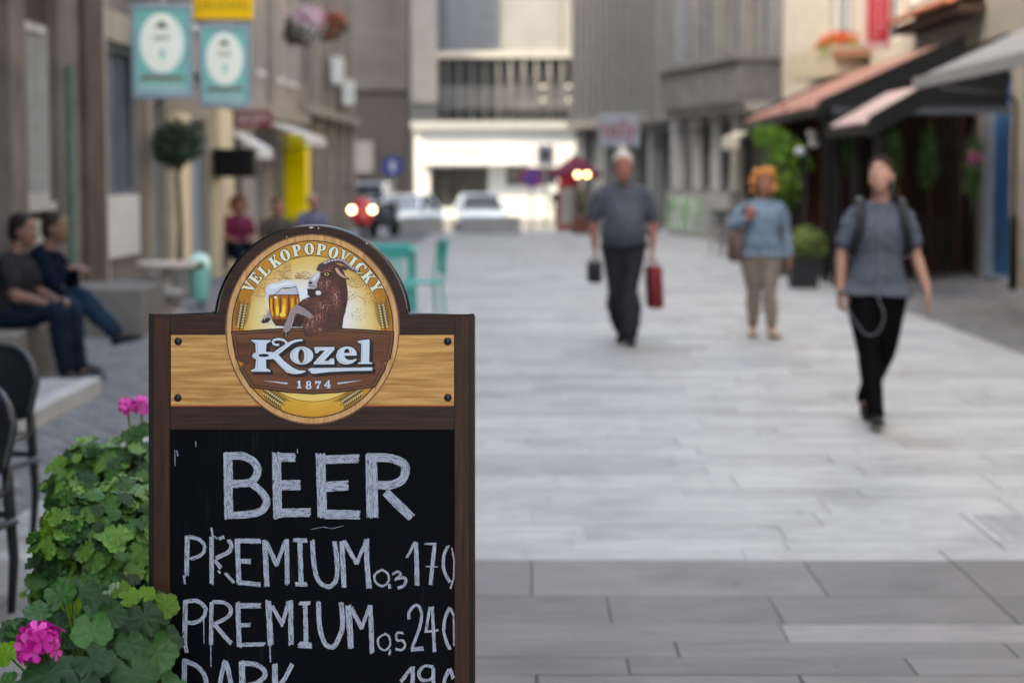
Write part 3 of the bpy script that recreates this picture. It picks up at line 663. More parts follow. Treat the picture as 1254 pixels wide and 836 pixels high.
def lerp(a, b, t): return tuple(a[i] + (b[i] - a[i]) * t for i in range(3))
CX, CY = 383, 403
P = Print(3.5)
P.rib(ellp(CX, CY, 105.8, 115.6), 1.2, C(96, 58, 38), True)
P.poly(ellp(CX, CY, 99.3, 108.6), C(52, 26, 14)); P.out('rim_line')
# golden field, printed colour blend on a radial grid
def grid_ellipse(name, h, rx, ry, cy, fn, nr=14, na=72):
    b = MB(); vs = []; cs = []
    for i in range(nr + 1):
        for k in range(na):
            r = max(i / nr, .001); t = 2 * math.pi * k / na; x, y = CX + rx * r * math.cos(t), cy - ry * r * math.sin(t)
            vs.append(B3(x, y, h)); cs.append(fn(x, y, r))
    fs = [(i * na + k, i * na + (k + 1) % na, (i + 1) * na + (k + 1) % na, (i + 1) * na + k) for i in range(nr) for k in range(na)]
    b.add(vs, [tuple(reversed(f)) for f in fs]); b.c = cs; return b.build(name, PRINT, plate)
def gold(x, y, r):
    q = (y - 295) / 216; g = lerp(C(176, 112, 26), C(204, 142, 38), min(1, max(0, 1.4 - abs(x - CX) / 70)))
    if y > 470: g = lerp(g, C(230, 188, 74), min(1, (y - 470) / 15) * max(0, 1 - abs(x - CX) / 70) * max(0, min(1, (508 - y) / 25)))
    n = .94 + .12 * random.random(); return tuple(c * n for c in g)
grid_ellipse('gold_field', 4.0, 97.8, 107.2, CY, gold, 16, 96)
def scene(x, y, r):
    d = math.hypot((x - 385) / 62, (y - 385) / 52)
    c = lerp(C(232, 236, 246), C(232, 210, 150), min(1, max(0, (d - .55) / .5)))
    c = lerp(c, C(214, 166, 72), min(1, max(0, (r - .78) / .22)))
    if y < 330: c = lerp(c, C(222, 196, 110), min(1, (330 - y) / 14) * .8)
    if y > 470: c = lerp(c, C(232, 200, 110), min(1, (y - 470) / 12))
    return c
P = Print(4.02); P.rib(ellp(CX, 402.5, 84.6, 89), 1.1, C(150, 96, 34), True); P.out('inner_line')
grid_ellipse('scene_field', 4.05, 84, 88.4, 402.5, scene, 16, 80)
P = Print(4.1)                                       # sepia landscape: trees, hills, cottage
rs = random.Random(3)
for cx, cy, rx, ry, n in ((352, 334, 6, 13, 170), (345, 338, 5, 8, 70), (373, 337, 8, 6, 120), (365, 338, 5, 4, 60), (437, 345, 11, 8, 170), (452, 350, 8, 5, 80), (318, 358, 9, 7, 110), (325, 350, 8, 4, 60), (428, 362, 10, 6, 60), (455, 365, 10, 8, 80), (440, 385, 10, 8, 50), (330, 387, 10, 10, 60)):
    for _ in range(n):
        a = rs.uniform(0, 6.28); q = math.sqrt(rs.random()); x, y = cx + rx * q * math.cos(a), cy + ry * q * math.sin(a); r = rs.uniform(.35, .75)
        P.b.add([B3(x - r, y - r * .6, P.z()), B3(x + r, y - r * .6, P.z()), B3(x + r, y + r * .6, P.z()), B3(x - r, y + r * .6, P.z())], [(0, 1, 2, 3)], lerp(C(196, 150, 86), C(150, 108, 72), rs.random())); P.k += .00004
P.step(.02)
for ln in ([(336, 336), (342, 331), (348, 336)], [(337, 336), (337, 341), (347, 341), (347, 336)], [(320, 343), (340, 341), (372, 341), (384, 343)], [(430, 366), (438, 362), (446, 366), (448, 374)], [(360, 341), (376, 339.5), (392, 343)]): P.rib(ln, .7, C(158, 116, 66))
P.out('landscape')
# lettering round the top
CREAM, INK = C(226, 228, 206), C(72, 40, 16)
SER = {  # letters in a 10 x 12 box (x right, y down), thick and thin strokes as quads/rings
 'V': [[(-.5, 0), (4, 0), (4, 1), (3.6, 1), (6, 8.6), (7.2, 1), (6.4, 1), (6.4, 0), (10.2, 0), (10.2, 1), (9, 1), (6.2, 12), (4.6, 12), (.8, 1), (-.5, 1)]],
 'E': [[(0, 0), (9, 0), (9.3, 3.4), (8.3, 3.4), (7, 1.2), (4.6, 1.2), (4.6, 5.2), (6, 5.2), (6.3, 3.8), (7.2, 3.8), (7.2, 8), (6.3, 8), (6, 6.6), (4.6, 6.6), (4.6, 10.8), (7.2, 10.8), (8.6, 8.4), (9.6, 8.4), (9.2, 12), (0, 12), (0, 11), (1.2, 11), (1.2, 1), (0, 1)]],
 'L': [[(0, 0), (5.8, 0), (5.8, 1), (4.6, 1), (4.6, 10.8), (7, 10.8), (8.4, 7.8), (9.4, 7.8), (9, 12), (0, 12), (0, 11), (1.2, 11), (1.2, 1), (0, 1)]],
 'K': [[(0, 0), (5.6, 0), (5.6, 1), (4.6, 1), (4.6, 5.6), (8, 1), (7, 1), (7, 0), (10.4, 0), (10.4, 1), (9.4, 1), (6.8, 4.4), (10, 11), (10.8, 11), (10.8, 12), (6.2, 12), (6.2, 11), (6.6, 11), (4.9, 7), (4.6, 7.4), (4.6, 11), (5.6, 11), (5.6, 12), (0, 12), (0, 11), (1.2, 11), (1.2, 1), (0, 1)]],
 'P': [[(0, 0), (6.5, 0), (8.6, .8), (9.6, 2.4), (9.6, 4.6), (8.6, 6.2), (6.6, 7), (4.6, 7), (4.6, 11), (5.8, 11), (5.8, 12), (0, 12), (0, 11), (1.2, 11), (1.2, 1), (0, 1)], [(4.6, 1.2), (5.6, 1.3), (6.3, 2.4), (6.3, 4.8), (5.6, 5.8), (4.6, 5.9)]],
 'I': [[(1.5, 0), (7.5, 0), (7.5, 1), (6.3, 1), (6.3, 11), (7.5, 11), (7.5, 12), (1.5, 12), (1.5, 11), (2.7, 11), (2.7, 1), (1.5, 1)]],
 'Y': [[(-.5, 0), (4.2, 0), (4.2, 1), (3.6, 1), (5.8, 5.4), (7.4, 1), (6.6, 1), (6.6, 0), (10.2, 0), (10.2, 1), (9.2, 1), (6.8, 6.6), (6.8, 11), (8, 11), (8, 12), (2.2, 12), (2.2, 11), (3.4, 11), (3.4, 6.6), (.6, 1), (-.5, 1)]],
 'O': [[(5 + 5.1 * math.cos(t), 6 + 6.2 * math.sin(t)) for t in [2 * math.pi * k / 24 for k in range(24)]], [(5.1 + 1.6 * math.cos(t), 6 + 5.0 * math.sin(t)) for t in [2 * math.pi * k / 24 for k in range(24)]]],
 'C': [[(9.6, .2), (9.8, 4), (8.8, 4), (7.6, 1.6), (6, 1), (4.4, 2.4), (4, 6), (4.4, 9.6), (6, 11), (8, 10.2), (9.2, 8), (10, 8.4), (8.8, 11), (6, 12.3), (3, 11.8), (.8, 9.4), (0, 6), (.8, 2.6), (3, .3), (6, -.3), (8.2, .8), (8.8, .2)]],
 'A': [], }
pos = [('V', 305.3, 351.3), ('E', 313.2, 340.6), ('L', 323.8, 331), ('K', 336.6, 320.4), ('O', 349.5, 312.6), ('P', 364, 306.8), ('O', 379, 304.8), ('P', 393.6, 305.8), ('O', 408.7, 309.4), ('V', 421.6, 314.2), ('I', 432.4, 321.4), ('C', 441.4, 328.2), ('K', 450.8, 338.8), ('Y', 460.6, 351.2)]
for i, (ch, x, y) in enumerate(pos):
    t = math.atan2(-(y - CY) / 101, (x - CX) / 92); ta = math.atan2(-(101 * math.cos(t)), -(92 * math.sin(t)))
    ang = math.atan2(-101 * math.cos(t) * -1, 92 * math.sin(t)); sc = 1.17
    ca, sa = math.cos(ang), math.sin(ang)
    def tf(p, x=x, y=y, ca=ca, sa=sa): u, v = (p[0] - 5) * sc, (p[1] - 6) * sc; return (x + u * ca - v * sa, y + u * sa + v * ca)
    Pl = Print(4.2 + .3 * (i % 2)); loops = [[tf(p) for p in l] for l in SER[ch]]
    Pl.poly(loops[0], INK, loops[1:])
    for l in loops: Pl.rib(l, 1.9, INK, True)
    Pl.step(.03); Pl.poly(loops[0], CREAM, loops[1:])
    if ch == 'Y': Pl.poly([tf(p) for p in ((4.6, -1), (7.6, -3), (8.2, -2.2), (5.2, -.6))], CREAM)
    Pl.out('letter')
def wheat(name, x, y, ang, ln):
    Pl = Print(4.3); dk, lt = C(58, 40, 16), C(206, 188, 130); ca, sa = math.cos(ang), math.sin(ang)
    def T(u, v):
        v *= 1.35
        return (x + u * ca - v * sa, y + u * sa + v * ca)
    Pl.rib([T(0, 0), T(ln * 1.15, 0)], .7, dk)
    for k in range(9):
        u = ln * (.08 + .1 * k)
        for sgn in (-1, 1):
            Pl.rib([T(u, 0), T(u + ln * .12, sgn * 3.4), T(u + ln * .26, sgn * 5.2), T(u + ln * .45, sgn * 6.6)], [1.2, .9, .5, .1], dk)
            Pl.poly([T(u, sgn * .3), T(u + ln * .05, sgn * 3.4), T(u + ln * .15, sgn * 3.6), T(u + ln * .12, sgn * 1.0)], dk)
            Pl.poly([T(u + ln * .012, sgn * .9), T(u + ln * .055, sgn * 2.9), T(u + ln * .12, sgn * 3.0), T(u + ln * .1, sgn * 1.2)], lt)
    Pl.out(name)
wheat('wheat_ear', 293.2, 405, R(-80), 33); wheat('wheat_ear', 472.5, 405, R(-100), 33)
wheat('wheat_ear', 321, 477, R(34), 30); wheat('wheat_ear', 445, 477, R(146), 30)
# mug
def G(x, y): return (310 + x / 7.962, 310 + y / 7.962)
def GP(*l): return [G(*p) for p in l]
Pm = Print(4.6)
Pm.poly(GP((165, 555), (130, 592), (88, 645), (78, 672), (100, 684), (150, 675), (182, 640), (200, 600)), C(150, 142, 146)); Pm.poly(GP((105, 640), (82, 668), (100, 684), (150, 675), (176, 642), (150, 628)), C(52, 34, 34)); Pm.rib(GP((140, 585), (110, 650)), .7, C(220, 218, 222))
Pm.poly(GP((245, 372), (440, 338), (455, 410), (165, 412)), C(186, 192, 206))
Pm.poly(GP((152, 405), (452, 402), (458, 480), (440, 565), (395, 640), (345, 690), (300, 708), (225, 702), (190, 650), (160, 540)), C(84, 40, 8))
for xa, xb, xc, xd in ((163, 196, 185, 206), (203, 262, 214, 258), (270, 345, 264, 330), (356, 415, 340, 385), (422, 447, 396, 420)):
    Pm.poly(GP((xa, 412), (xb, 412), (xb, 520), (xd, 640), (xc, 640), (xa + 4, 540)), C(176, 100, 14))
    Pm.step(.01); w_ = (xb - xa) * .28; Pm.poly(GP((xa + w_, 440), (xb - w_, 440), (xb - w_ * .8, 540), ((xd + xc) / 2 + 12, 612), ((xd + xc) / 2 - 10, 612), (xa + w_, 540)), C(226, 164, 28))
for cx, cy, rx, ry in ((240, 560, 14, 50), (300, 555, 16, 55), (290, 600, 30, 22)): Pm.ell(*G(cx, cy), rx / 7.96, ry / 7.96, C(250, 214, 72))
Pm.ell(*G(222, 432), 2, 1.2, C(250, 240, 214)); Pm.rib(GP((190, 650), (225, 702), (300, 708), (345, 690)), 1.1, C(50, 24, 8))
Pm.step(.03); Pm.rib(GP((300, 350), (420, 330), (438, 400)), .8, C(90, 96, 110))
Pm.poly(GP((128, 440), (126, 340), (150, 305), (205, 292), (250, 285), (285, 264), (345, 262), (400, 280), (428, 300), (430, 325), (395, 330), (360, 338), (320, 332), (275, 345), (250, 372), (210, 402), (160, 402), (152, 450), (138, 455)), C(204, 212, 226))
Pm.poly(GP((150, 330), (200, 305), (270, 300), (340, 276), (400, 292), (330, 305), (260, 325), (200, 350)), C(228, 234, 242)); Pm.rib(GP((430, 325), (395, 332), (360, 340), (320, 334), (275, 347), (250, 374), (210, 402)), .9, C(72, 74, 84)); Pm.out('beer_mug')
# goat
BODY = [(620, 165), (640, 115), (700, 85), (770, 85), (850, 120), (895, 200), (915, 290), (927, 400), (920, 490), (900, 570), (882, 640), (872, 725), (800, 742), (745, 745), (700, 775), (640, 772), (590, 800), (520, 815), (490, 760), (480, 705), (440, 715), (375, 720), (400, 640), (420, 590), (440, 520), (450, 490), (480, 455), (540, 430), (570, 428), (540, 400), (532, 350), (590, 350), (620, 340), (625, 290), (655, 230), (660, 180)]
def inside(p, poly):
    c = False; j = len(poly) - 1
    for i in range(len(poly)):
        a, b_ = poly[i], poly[j]
        if (a[1] > p[1]) != (b_[1] > p[1]) and p[0] < (b_[0] - a[0]) * (p[1] - a[1]) / (b_[1] - a[1]) + a[0]: c = not c
        j = i
    return c
Pg = Print(5.2); Pg.poly(GP(*BODY), C(84, 46, 42))
Pg.poly(GP((440, 590), (500, 600), (540, 640), (470, 720), (380, 715), (405, 640)), C(46, 22, 20))
HL = [(690, 500, 90, 60), (700, 300, 75, 55), (560, 680, 70, 70), (640, 620, 60, 60), (800, 420, 50, 110), (730, 130, 60, 26), (640, 740, 60, 25), (520, 460, 40, 18)]
cnt = 0
while cnt < 1300:
    x, y = rs.uniform(380, 930), rs.uniform(80, 815)
    if not inside((x, y), BODY) or (x < 480 and y > 600): continue
    cnt += 1
    l = max(math.exp(-((x - a) / c_) ** 2 - ((y - b_) / d) ** 2) for a, b_, c_, d in HL)
    l = min(1, max(0, l * .95 + .06 + rs.gauss(.0, .13) - (.25 if x > 850 else 0)))
    col = lerp(C(48, 22, 21), C(182, 114, 98), l) if l < .8 else lerp(C(182, 114, 98), C(220, 176, 164), (l - .8) * 4)
    an = R(105 + rs.gauss(0, 25) - (x - 700) * .06 + (35 if y > 600 and x < 640 else 0)); ln = rs.uniform(14, 34); wd = rs.uniform(3.5, 7)
    dx, dy = math.cos(an), math.sin(an)
    pts = GP((x - dy * wd / 2, y + dx * wd / 2), (x + dy * wd / 2, y - dx * wd / 2), (x + dx * ln, y + dy * ln))
    Pg.b.add([B3(*p, Pg.z()) for p in (pts[0], pts[2], pts[1])], [(0, 1, 2)], col); Pg.k += .0004
Pg.step(.03)
Pg.poly(GP((530, 345), (600, 350), (650, 345), (668, 385), (620, 425), (560, 430), (535, 400)), C(48, 24, 24))
Pg.poly(GP((592, 208), (662, 178), (650, 235), (626, 290), (622, 340), (590, 352), (548, 336), (534, 300), (546, 258)), C(176, 170, 182)); Pg.poly(GP((600, 215), (655, 185), (640, 230), (600, 275), (570, 262)), C(216, 212, 222))
Pg.ell(*G(563, 290), 2.2, 1.6, C(40, 30, 34)); Pg.rib(GP((540, 325), (575, 318), (615, 330)), .8, C(50, 36, 40))
Pg.ell(*G(637, 388), 3.6, 2.9, C(214, 216, 226)); Pg.rib(GP((608, 375), (620, 410), (655, 412)), .7, C(40, 26, 28))
Pg.poly(GP((672, 200), (718, 175), (765, 188), (768, 215), (720, 232), (680, 222)), C(40, 20, 20)); Pg.rib(GP((670, 190), (715, 168), (765, 180)), 1.0, C(170, 106, 86)); Pg.ell(*G(719, 205), 3.0, 1.9, C(190, 180, 110)); Pg.ell(*G(719, 204), 1.5, 1.3, C(20, 16, 12))
Pg.poly(GP((778, 140), (820, 132), (862, 180), (900, 222), (952, 254), (905, 258), (850, 235), (805, 192)), C(60, 34, 30)); Pg.poly(GP((800, 148), (822, 142), (858, 190), (895, 228), (930, 248), (895, 244), (850, 222), (815, 185)), C(206, 158, 138))
Pg.poly(GP((850, 122), (890, 125), (930, 152), (900, 172), (860, 152)), C(66, 44, 46))
HORN = [(618, 165), (640, 112), (700, 78), (765, 56), (830, 48), (890, 62), (932, 98), (962, 132), (1000, 150), (1045, 158), (1040, 184), (992, 182), (942, 158), (900, 122), (850, 98), (800, 96), (750, 116), (700, 150), (650, 150)]
Pg.poly(GP(*HORN), C(72, 52, 56)); Pg.rib(GP((690, 98), (765, 72), (830, 62), (885, 76), (928, 112), (975, 150), (1030, 168)), 2.6, C(184, 176, 188))
for k, (x, y) in enumerate(((730, 92), (760, 82), (790, 76), (820, 74), (850, 78), (876, 88), (898, 102), (918, 120), (938, 136), (960, 150), (985, 162))):
    a = R(70 + k * 6); Pg.rib(GP((x - 22 * math.cos(a), y - 22 * math.sin(a)), (x + 20 * math.cos(a), y + 20 * math.sin(a))), .75, C(40, 28, 32))
LEG = [(432, 498), (500, 528), (560, 572), (602, 620), (560, 642), (490, 604), (425, 584), (402, 620), (382, 680), (362, 758), (338, 796), (318, 816), (298, 790), (300, 720), (332, 648), (360, 580), (386, 530)]
Pg.poly(GP(*LEG), C(150, 134, 136))
for _ in range(170):
    x, y = rs.uniform(300, 600), rs.uniform(500, 790)
    if not inside((x, y), LEG): continue
    an = R(55 if x > 430 else 112); ln = rs.uniform(12, 26); dx, dy = math.cos(an + rs.gauss(0, .15)), math.sin(an)
    g = rs.random(); Pg.b.add([B3(*p, Pg.z()) for p in GP((x - dy * 2.2, y + dx * 2.2), (x + dx * ln, y + dy * ln), (x + dy * 2.2, y - dx * 2.2))], [(0, 1, 2)], lerp(C(84, 62, 64), C(206, 202, 210), g if x < 480 else g * .5)); Pg.k += .0004
Pg.step(.02)
Pg.poly(GP((300, 765), (322, 770), (318, 818), (298, 800)), C(40, 28, 30)); Pg.poly(GP((330, 770), (362, 755), (345, 795), (326, 808)), C(48, 34, 36)); Pg.rib(GP((602, 620), (560, 575), (500, 530), (434, 498)), .8, C(60, 34, 34)); Pg.out('goat')
# banner
BAN = [(283.4, 406), (300, 405.4), (320, 403.8), (350, 402.2), (383, 401.4), (416, 402.2), (446, 403.8), (466, 405.2), (482.8, 406), (481.8, 418), (478, 439), (470, 444), (472.6, 450.6), (459.7, 473.4), (440, 476.2), (415, 480), (383, 481.8), (352, 480), (326, 476.4), (307.5, 474), (293.6, 451), (300.4, 444.4), (289.6, 439.6), (286, 418)]
pplate('banner', BAN, 3.4, 4.55, W_BAN, plate)
Pb = Print(4.6); Pb.rib(BAN, 1.5, C(30, 15, 10), True)
inn = [(383 + (p[0] - 383) * .975, 441.5 + (p[1] - 441.5) * .955) for p in BAN]; Pb.rib(inn, 1.1, C(118, 70, 36), True)
inn = [(383 + (p[0] - 383) * .955, 441.5 + (p[1] - 441.5) * .915) for p in BAN]; Pb.rib(inn, .9, C(30, 15, 10), True); Pb.out('banner_border')
# script name on the banner
def Q4(*l): return [(280 + x / 8.8, 395 + y / 8.8) for x, y in l]
def Q5(*l): return [(375 + x / 8.8, 395 + y / 8.8) for x, y in l]
def ringp(cx, cy, rx, ry, n=30): return [(cx + rx * math.cos(2 * math.pi * k / n), cy + ry * math.sin(2 * math.pi * k / n)) for k in range(n)]
def arcw(pts, w):
    L_, R_ = [], []
    for i, p in enumerate(pts):
        a = pts[max(0, i - 1)]; c = pts[min(len(pts) - 1, i + 1)]; dx, dy = c[0] - a[0], c[1] - a[1]; l = math.hypot(dx, dy); L_.append((p[0] - dy / l * w / 2, p[1] + dx / l * w / 2)); R_.append((p[0] + dy / l * w / 2, p[1] - dx / l * w / 2))
    return L_ + R_[::-1]
KZ = {'k': [[Q4((245, 185), (460, 187), (452, 205), (412, 225), (405, 320), (405, 385), (410, 490), (452, 512), (455, 527), (245, 525), (250, 510), (290, 490), (300, 390), (275, 384), (254, 357), (272, 330), (298, 320), (292, 225), (262, 205))],
            [Q4((400, 315), (470, 315), (500, 330), (503, 365), (470, 392), (400, 395))],
            [Q4((470, 330), (540, 280), (600, 240), (660, 205), (720, 183), (800, 177), (803, 195), (740, 205), (690, 225), (630, 270), (570, 320), (530, 350), (500, 370))],
            [Q4(*arcw([(548, 236), (515, 240), (488, 228), (478, 205), (496, 184), (540, 176), (590, 184), (622, 208), (634, 240)], 24))],
            [Q4((462, 372), (540, 345), (600, 410), (690, 480), (760, 512), (832, 515), (832, 527), (780, 548), (700, 553), (630, 535), (560, 470), (500, 405))]],
      'o': [[Q4(*ringp(790, 354, 126, 96)), Q4(*ringp(787, 360, 32, 74))]],
      'z': [[Q5((88, 262), (308, 262), (306, 290), (195, 412), (240, 412), (270, 385), (302, 385), (306, 448), (86, 448), (85, 430), (205, 300), (150, 300), (125, 328), (102, 328))]],
      'e': [[Q5((548, 352), (540, 305), (510, 272), (470, 258), (430, 256), (385, 268), (345, 298), (324, 350), (335, 400), (365, 432), (410, 448), (450, 448), (500, 436), (545, 400), (538, 385), (500, 402), (462, 402), (428, 388), (412, 355)), Q5((408, 326), (420, 290), (442, 277), (464, 290), (472, 326))]],
      'l': [[Q5((555, 197), (680, 178), (686, 195), (680, 420), (712, 432), (712, 444), (560, 444), (560, 432), (592, 420), (595, 228), (560, 213))]],
      'u': [[Q5((20, 500), (60, 487), (710, 480), (718, 490), (712, 515), (450, 520), (250, 530), (100, 548), (60, 545))]]}
LB, BK = C(200, 214, 232), C(22, 13, 16)
for idx, (ch, polys) in enumerate(KZ.items()):
    Pk = Print(4.75 + .16 * idx)
    for dx in (3.0, 2.0, 1.0, 0):
        for lp_ in polys:
            sh = [[(p[0] + dx, p[1] + dx * .85) for p in l] for l in lp_]
            Pk.poly(sh[0], BK, sh[1:]); Pk.rib(sh[0], 2.6, BK, True)
    Pk.step(.03)
    for lp_ in polys: Pk.poly(lp_[0], LB, lp_[1:])
    gold_ = C(166, 142, 98)
    if ch == 'k':
        Pk.poly(Q4(*ringp(382, 352, 58, 17)), BK); Pk.rib(Q4((275, 200), (310, 225), (316, 330), (275, 340), (268, 357), (290, 375), (316, 380), (312, 490), (275, 510)), .6, gold_)
        Pk.rib(Q4((495, 210), (510, 192), (560, 190), (610, 210), (612, 245), (560, 290), (500, 335)), .6, gold_); Pk.rib(Q4((490, 390), (580, 480), (640, 522), (720, 540)), .6, gold_)
    if ch == 'o': Pk.rib(Q4(*ringp(790, 354, 106, 82)[8:24]), .6, gold_); Pk.rib(Q4(*ringp(800, 356, 48, 82)), .6, gold_, True)
    if ch == 'z': Pk.rib(Q5((110, 275), (120, 310)), .6, gold_); Pk.rib(Q5((275, 280), (115, 432), (240, 432), (285, 395)), .6, gold_)
    if ch == 'e': Pk.rib(Q5((480, 340), (492, 300), (460, 268)), .6, gold_); Pk.rib(Q5(*ringp(440, 352, 98, 82)[7:20]), .6, gold_)
    if ch == 'l': Pk.rib(Q5((575, 205), (606, 210), (604, 425), (580, 438)), .6, gold_)
    if ch == 'u': Pk.rib(Q5((35, 505), (65, 530)), .6, gold_); Pk.rib(Q5((80, 495), (600, 488)), .45, gold_)
    Pk.out('letter' if ch != 'u' else 'underline')
DIG = {'1': [[(1, 2), (4.6, 0), (6.2, 0), (6.2, 10), (8.2, 10.6), (8.2, 12), (1, 12), (1, 10.6), (3, 10), (3, 3), (1, 3)]],
       '8': [ringp(5, 3.2, 3.8, 3.3, 18), ringp(5, 3.1, 1.4, 1.7, 12)], '8b': [ringp(5, 8.8, 4.5, 3.5, 18), ringp(5.2, 8.8, 1.7, 1.9, 12)],
       '7': [[(.5, 0), (2, 0), (2.6, .8), (9.5, .6), (9.5, 2), (6.4, 6.5), (6, 12), (2.6, 12), (3.4, 8), (7, 3.4), (3, 3.2), (1.6, 5), (.5, 5)]],
       '4': [[(6, 0), (7.8, 0), (7.8, 7.4), (9.8, 7.4), (9.8, 9), (7.8, 9), (7.8, 10.6), (9.4, 11), (9.4, 12), (3.4, 12), (3.4, 11), (5, 10.6), (5, 9), (0, 9), (0, 7.6)], [(5, 3.4), (5, 7.4), (2.4, 7.4)]]}
for i, (ch, x, y, sc) in enumerate((('1', 367.2, 470.4, .78), ('8', 378.3, 471.2, .82), ('7', 390, 470.8, .80), ('4', 401.6, 470.2, .82))):
    Pn = Print(4.8 + .1 * i)
    for key in ([ch] if ch != '8' else ['8', '8b']):
        lo = [[(x + (p[0] - 5) * sc, y + (p[1] - 6) * sc) for p in l] for l in DIG[key]]
        Pn.poly([(p[0] + .6, p[1] + .5) for p in lo[0]], BK, [[(p[0] + .6, p[1] + .5) for p in l] for l in lo[1:]]); Pn.poly(lo[0], LB, lo[1:])
    Pn.out('numeral')
Pn = Print(4.8); Pn.poly([(322.5, 465.8), (352.6, 468.3), (352.2, 470.2)], LB); Pn.poly([(444.5, 465.4), (413.6, 468.3), (414, 470.2)], LB); Pn.out('dash')

# ---- chalk writing
def chalk_mat():
    m = bpy.data.materials.new('chalk'); m.use_nodes = True; N = m.node_tree.nodes; L = m.node_tree.links; p = N['Principled BSDF']
    uv = N.new('ShaderNodeUVMap'); mp = N.new('ShaderNodeMapping'); mp.inputs['Scale'].default_value = (.055, .34, 1); L.new(uv.outputs[0], mp.inputs[0])
    a = N.new('ShaderNodeTexNoise'); a.inputs['Scale'].default_value = 1.6; a.inputs['Detail'].default_value = 6; a.inputs['Roughness'].default_value = .7; L.new(mp.outputs[0], a.inputs['Vector'])
    c = N.new('ShaderNodeTexNoise'); c.inputs['Scale'].default_value = 700; c.inputs['Detail'].default_value = 3; tc = N.new('ShaderNodeTexCoord'); L.new(tc.outputs['Object'], c.inputs['Vector'])
    ad = N.new('ShaderNodeMath'); ad.operation = 'MULTIPLY_ADD'; ad.inputs[1].default_value = .42; L.new(c.outputs[0], ad.inputs[0]); L.new(a.outputs[0], ad.inputs[2])
    r = N.new('ShaderNodeMapRange'); r.inputs[1].default_value = .58; r.inputs[2].default_value = .80; r.inputs[3].default_value = .34; r.inputs[4].default_value = .9; L.new(ad.outputs[0], r.inputs[0])
    L.new(r.outputs[0], p.inputs['Alpha']); p.inputs['Base Color'].default_value = C(180, 188, 207); p.inputs['Roughness'].default_value = 1; p.inputs['Specular IOR Level'].default_value = 0
    return m
CHALK = chalk_mat(); rc = random.Random(11)
class Chalk:
    def __init__(s): s.v = []; s.f = []; s.u = []; s.k = 0
    def ribbon(s, pts, w):
        q = []
        for a, b_ in zip(pts[:-1], pts[1:]):
            n = max(1, int(math.hypot(b_[0] - a[0], b_[1] - a[1]) / 3))
            for i in range(n): q.append((a[0] + (b_[0] - a[0]) * i / n, a[1] + (b_[1] - a[1]) * i / n))
        q.append(pts[-1]); n = len(q); base = len(s.v); u0 = rc.uniform(0, 500); v0 = rc.uniform(0, 500); d = 0; h = -.95 + s.k; s.k += .012
        for i, p in enumerate(q):
            a = q[max(0, i - 1)]; c = q[min(n - 1, i + 1)]; dx, dy = c[0] - a[0], c[1] - a[1]; l = math.hypot(dx, dy) or 1
            if i: d += math.hypot(p[0] - q[i - 1][0], p[1] - q[i - 1][1])
            ww = w * rc.uniform(.78, 1.12) / 2
            for sg in (1, -1):
                s.v.append(B3(p[0] - dy / l * ww * sg, p[1] + dx / l * ww * sg, h)); s.u.append((u0 + d, v0 + sg * w / 2))
        for i in range(n - 1): s.f.append((base + 2 * i, base + 2 * i + 1, base + 2 * i + 3, base + 2 * i + 2))
    def stroke(s, pts, w):
        w *= .86
        n = max(2, round(w / 2.1)); off0 = -w / 2 + w / n / 2
        if len(pts) > 2:                                      # curved: smooth it
            pts = catm(pts)
        for i in range(n):
            o = off0 + i * w / n + rc.uniform(-.25, .25); q = []
            for j, p in enumerate(pts):
                a = pts[max(0, j - 1)]; c = pts[min(len(pts) - 1, j + 1)]; dx, dy = c[0] - a[0], c[1] - a[1]; l = math.hypot(dx, dy) or 1
                q.append((p[0] - dy / l * o + rc.uniform(-.2, .2), p[1] + dx / l * o + rc.uniform(-.2, .2)))
            for e, f in ((0, 1), (-1, -2)):
                dx, dy = q[e][0] - q[f][0], q[e][1] - q[f][1]; l = math.hypot(dx, dy) or 1; t = rc.uniform(-1.0, 1.3); q[e] = (q[e][0] + dx / l * t, q[e][1] + dy / l * t)
            s.ribbon(q, w / n * 1.25)
    def out(s, name, label):
        me = bpy.data.meshes.new(name); me.from_pydata(s.v, [], s.f); me.update(); uvl = me.uv_layers.new(name='UVMap')
        li = np.zeros(len(me.loops), dtype=np.int32); me.loops.foreach_get('vertex_index', li); uvl.data.foreach_set('uv', np.array(s.u, dtype=np.float32)[li].ravel())
        o = link(name, me, CHALK, board); o['label'] = label; return o
def catm(p, n=5):
    q = []; m = len(p)
    for i in range(m - 1):
        a, b_, c, d = p[max(0, i - 1)], p[i], p[i + 1], p[min(m - 1, i + 2)]
        for k in range(n):
            t = k / n
            q.append(tuple(.5 * (2 * b_[z] + (c[z] - a[z]) * t + (2 * a[z] - 5 * b_[z] + 4 * c[z] - d[z]) * t * t + (3 * b_[z] - a[z] - 3 * c[z] + d[z]) * t ** 3) for z in (0, 1)))
    q.append(p[-1]); return q
def TR(ox, oy, sc):
    return lambda *l: [(ox + x / sc, oy + y / sc) for x, y in l]
a_ = TR(205, 540, 6.6); b_2 = TR(380, 540, 6.967)
c = Chalk()
c.stroke(a_((488, 95), (495, 630)), 12.5); c.stroke(a_((470, 120), (600, 118), (690, 160), (730, 230), (700, 310), (640, 338), (510, 345)), 10.5); c.stroke(a_((690, 350), (770, 420), (802, 490), (760, 560), (660, 590), (500, 597)), 10.5)
c.stroke(a_((880, 95), (890, 625)), 12); c.stroke(a_((900, 128), (1030, 130)), 12); c.stroke(a_((920, 355), (1078, 352)), 14.5); c.stroke(a_((920, 580), (1155, 575)), 12)
c.stroke(b_2((88, 110), (105, 650)), 13); c.stroke(b_2((120, 155), (412, 148)), 11.5); c.stroke(b_2((130, 390), (322, 375)), 14); c.stroke(b_2((120, 622), (420, 626)), 12.5)
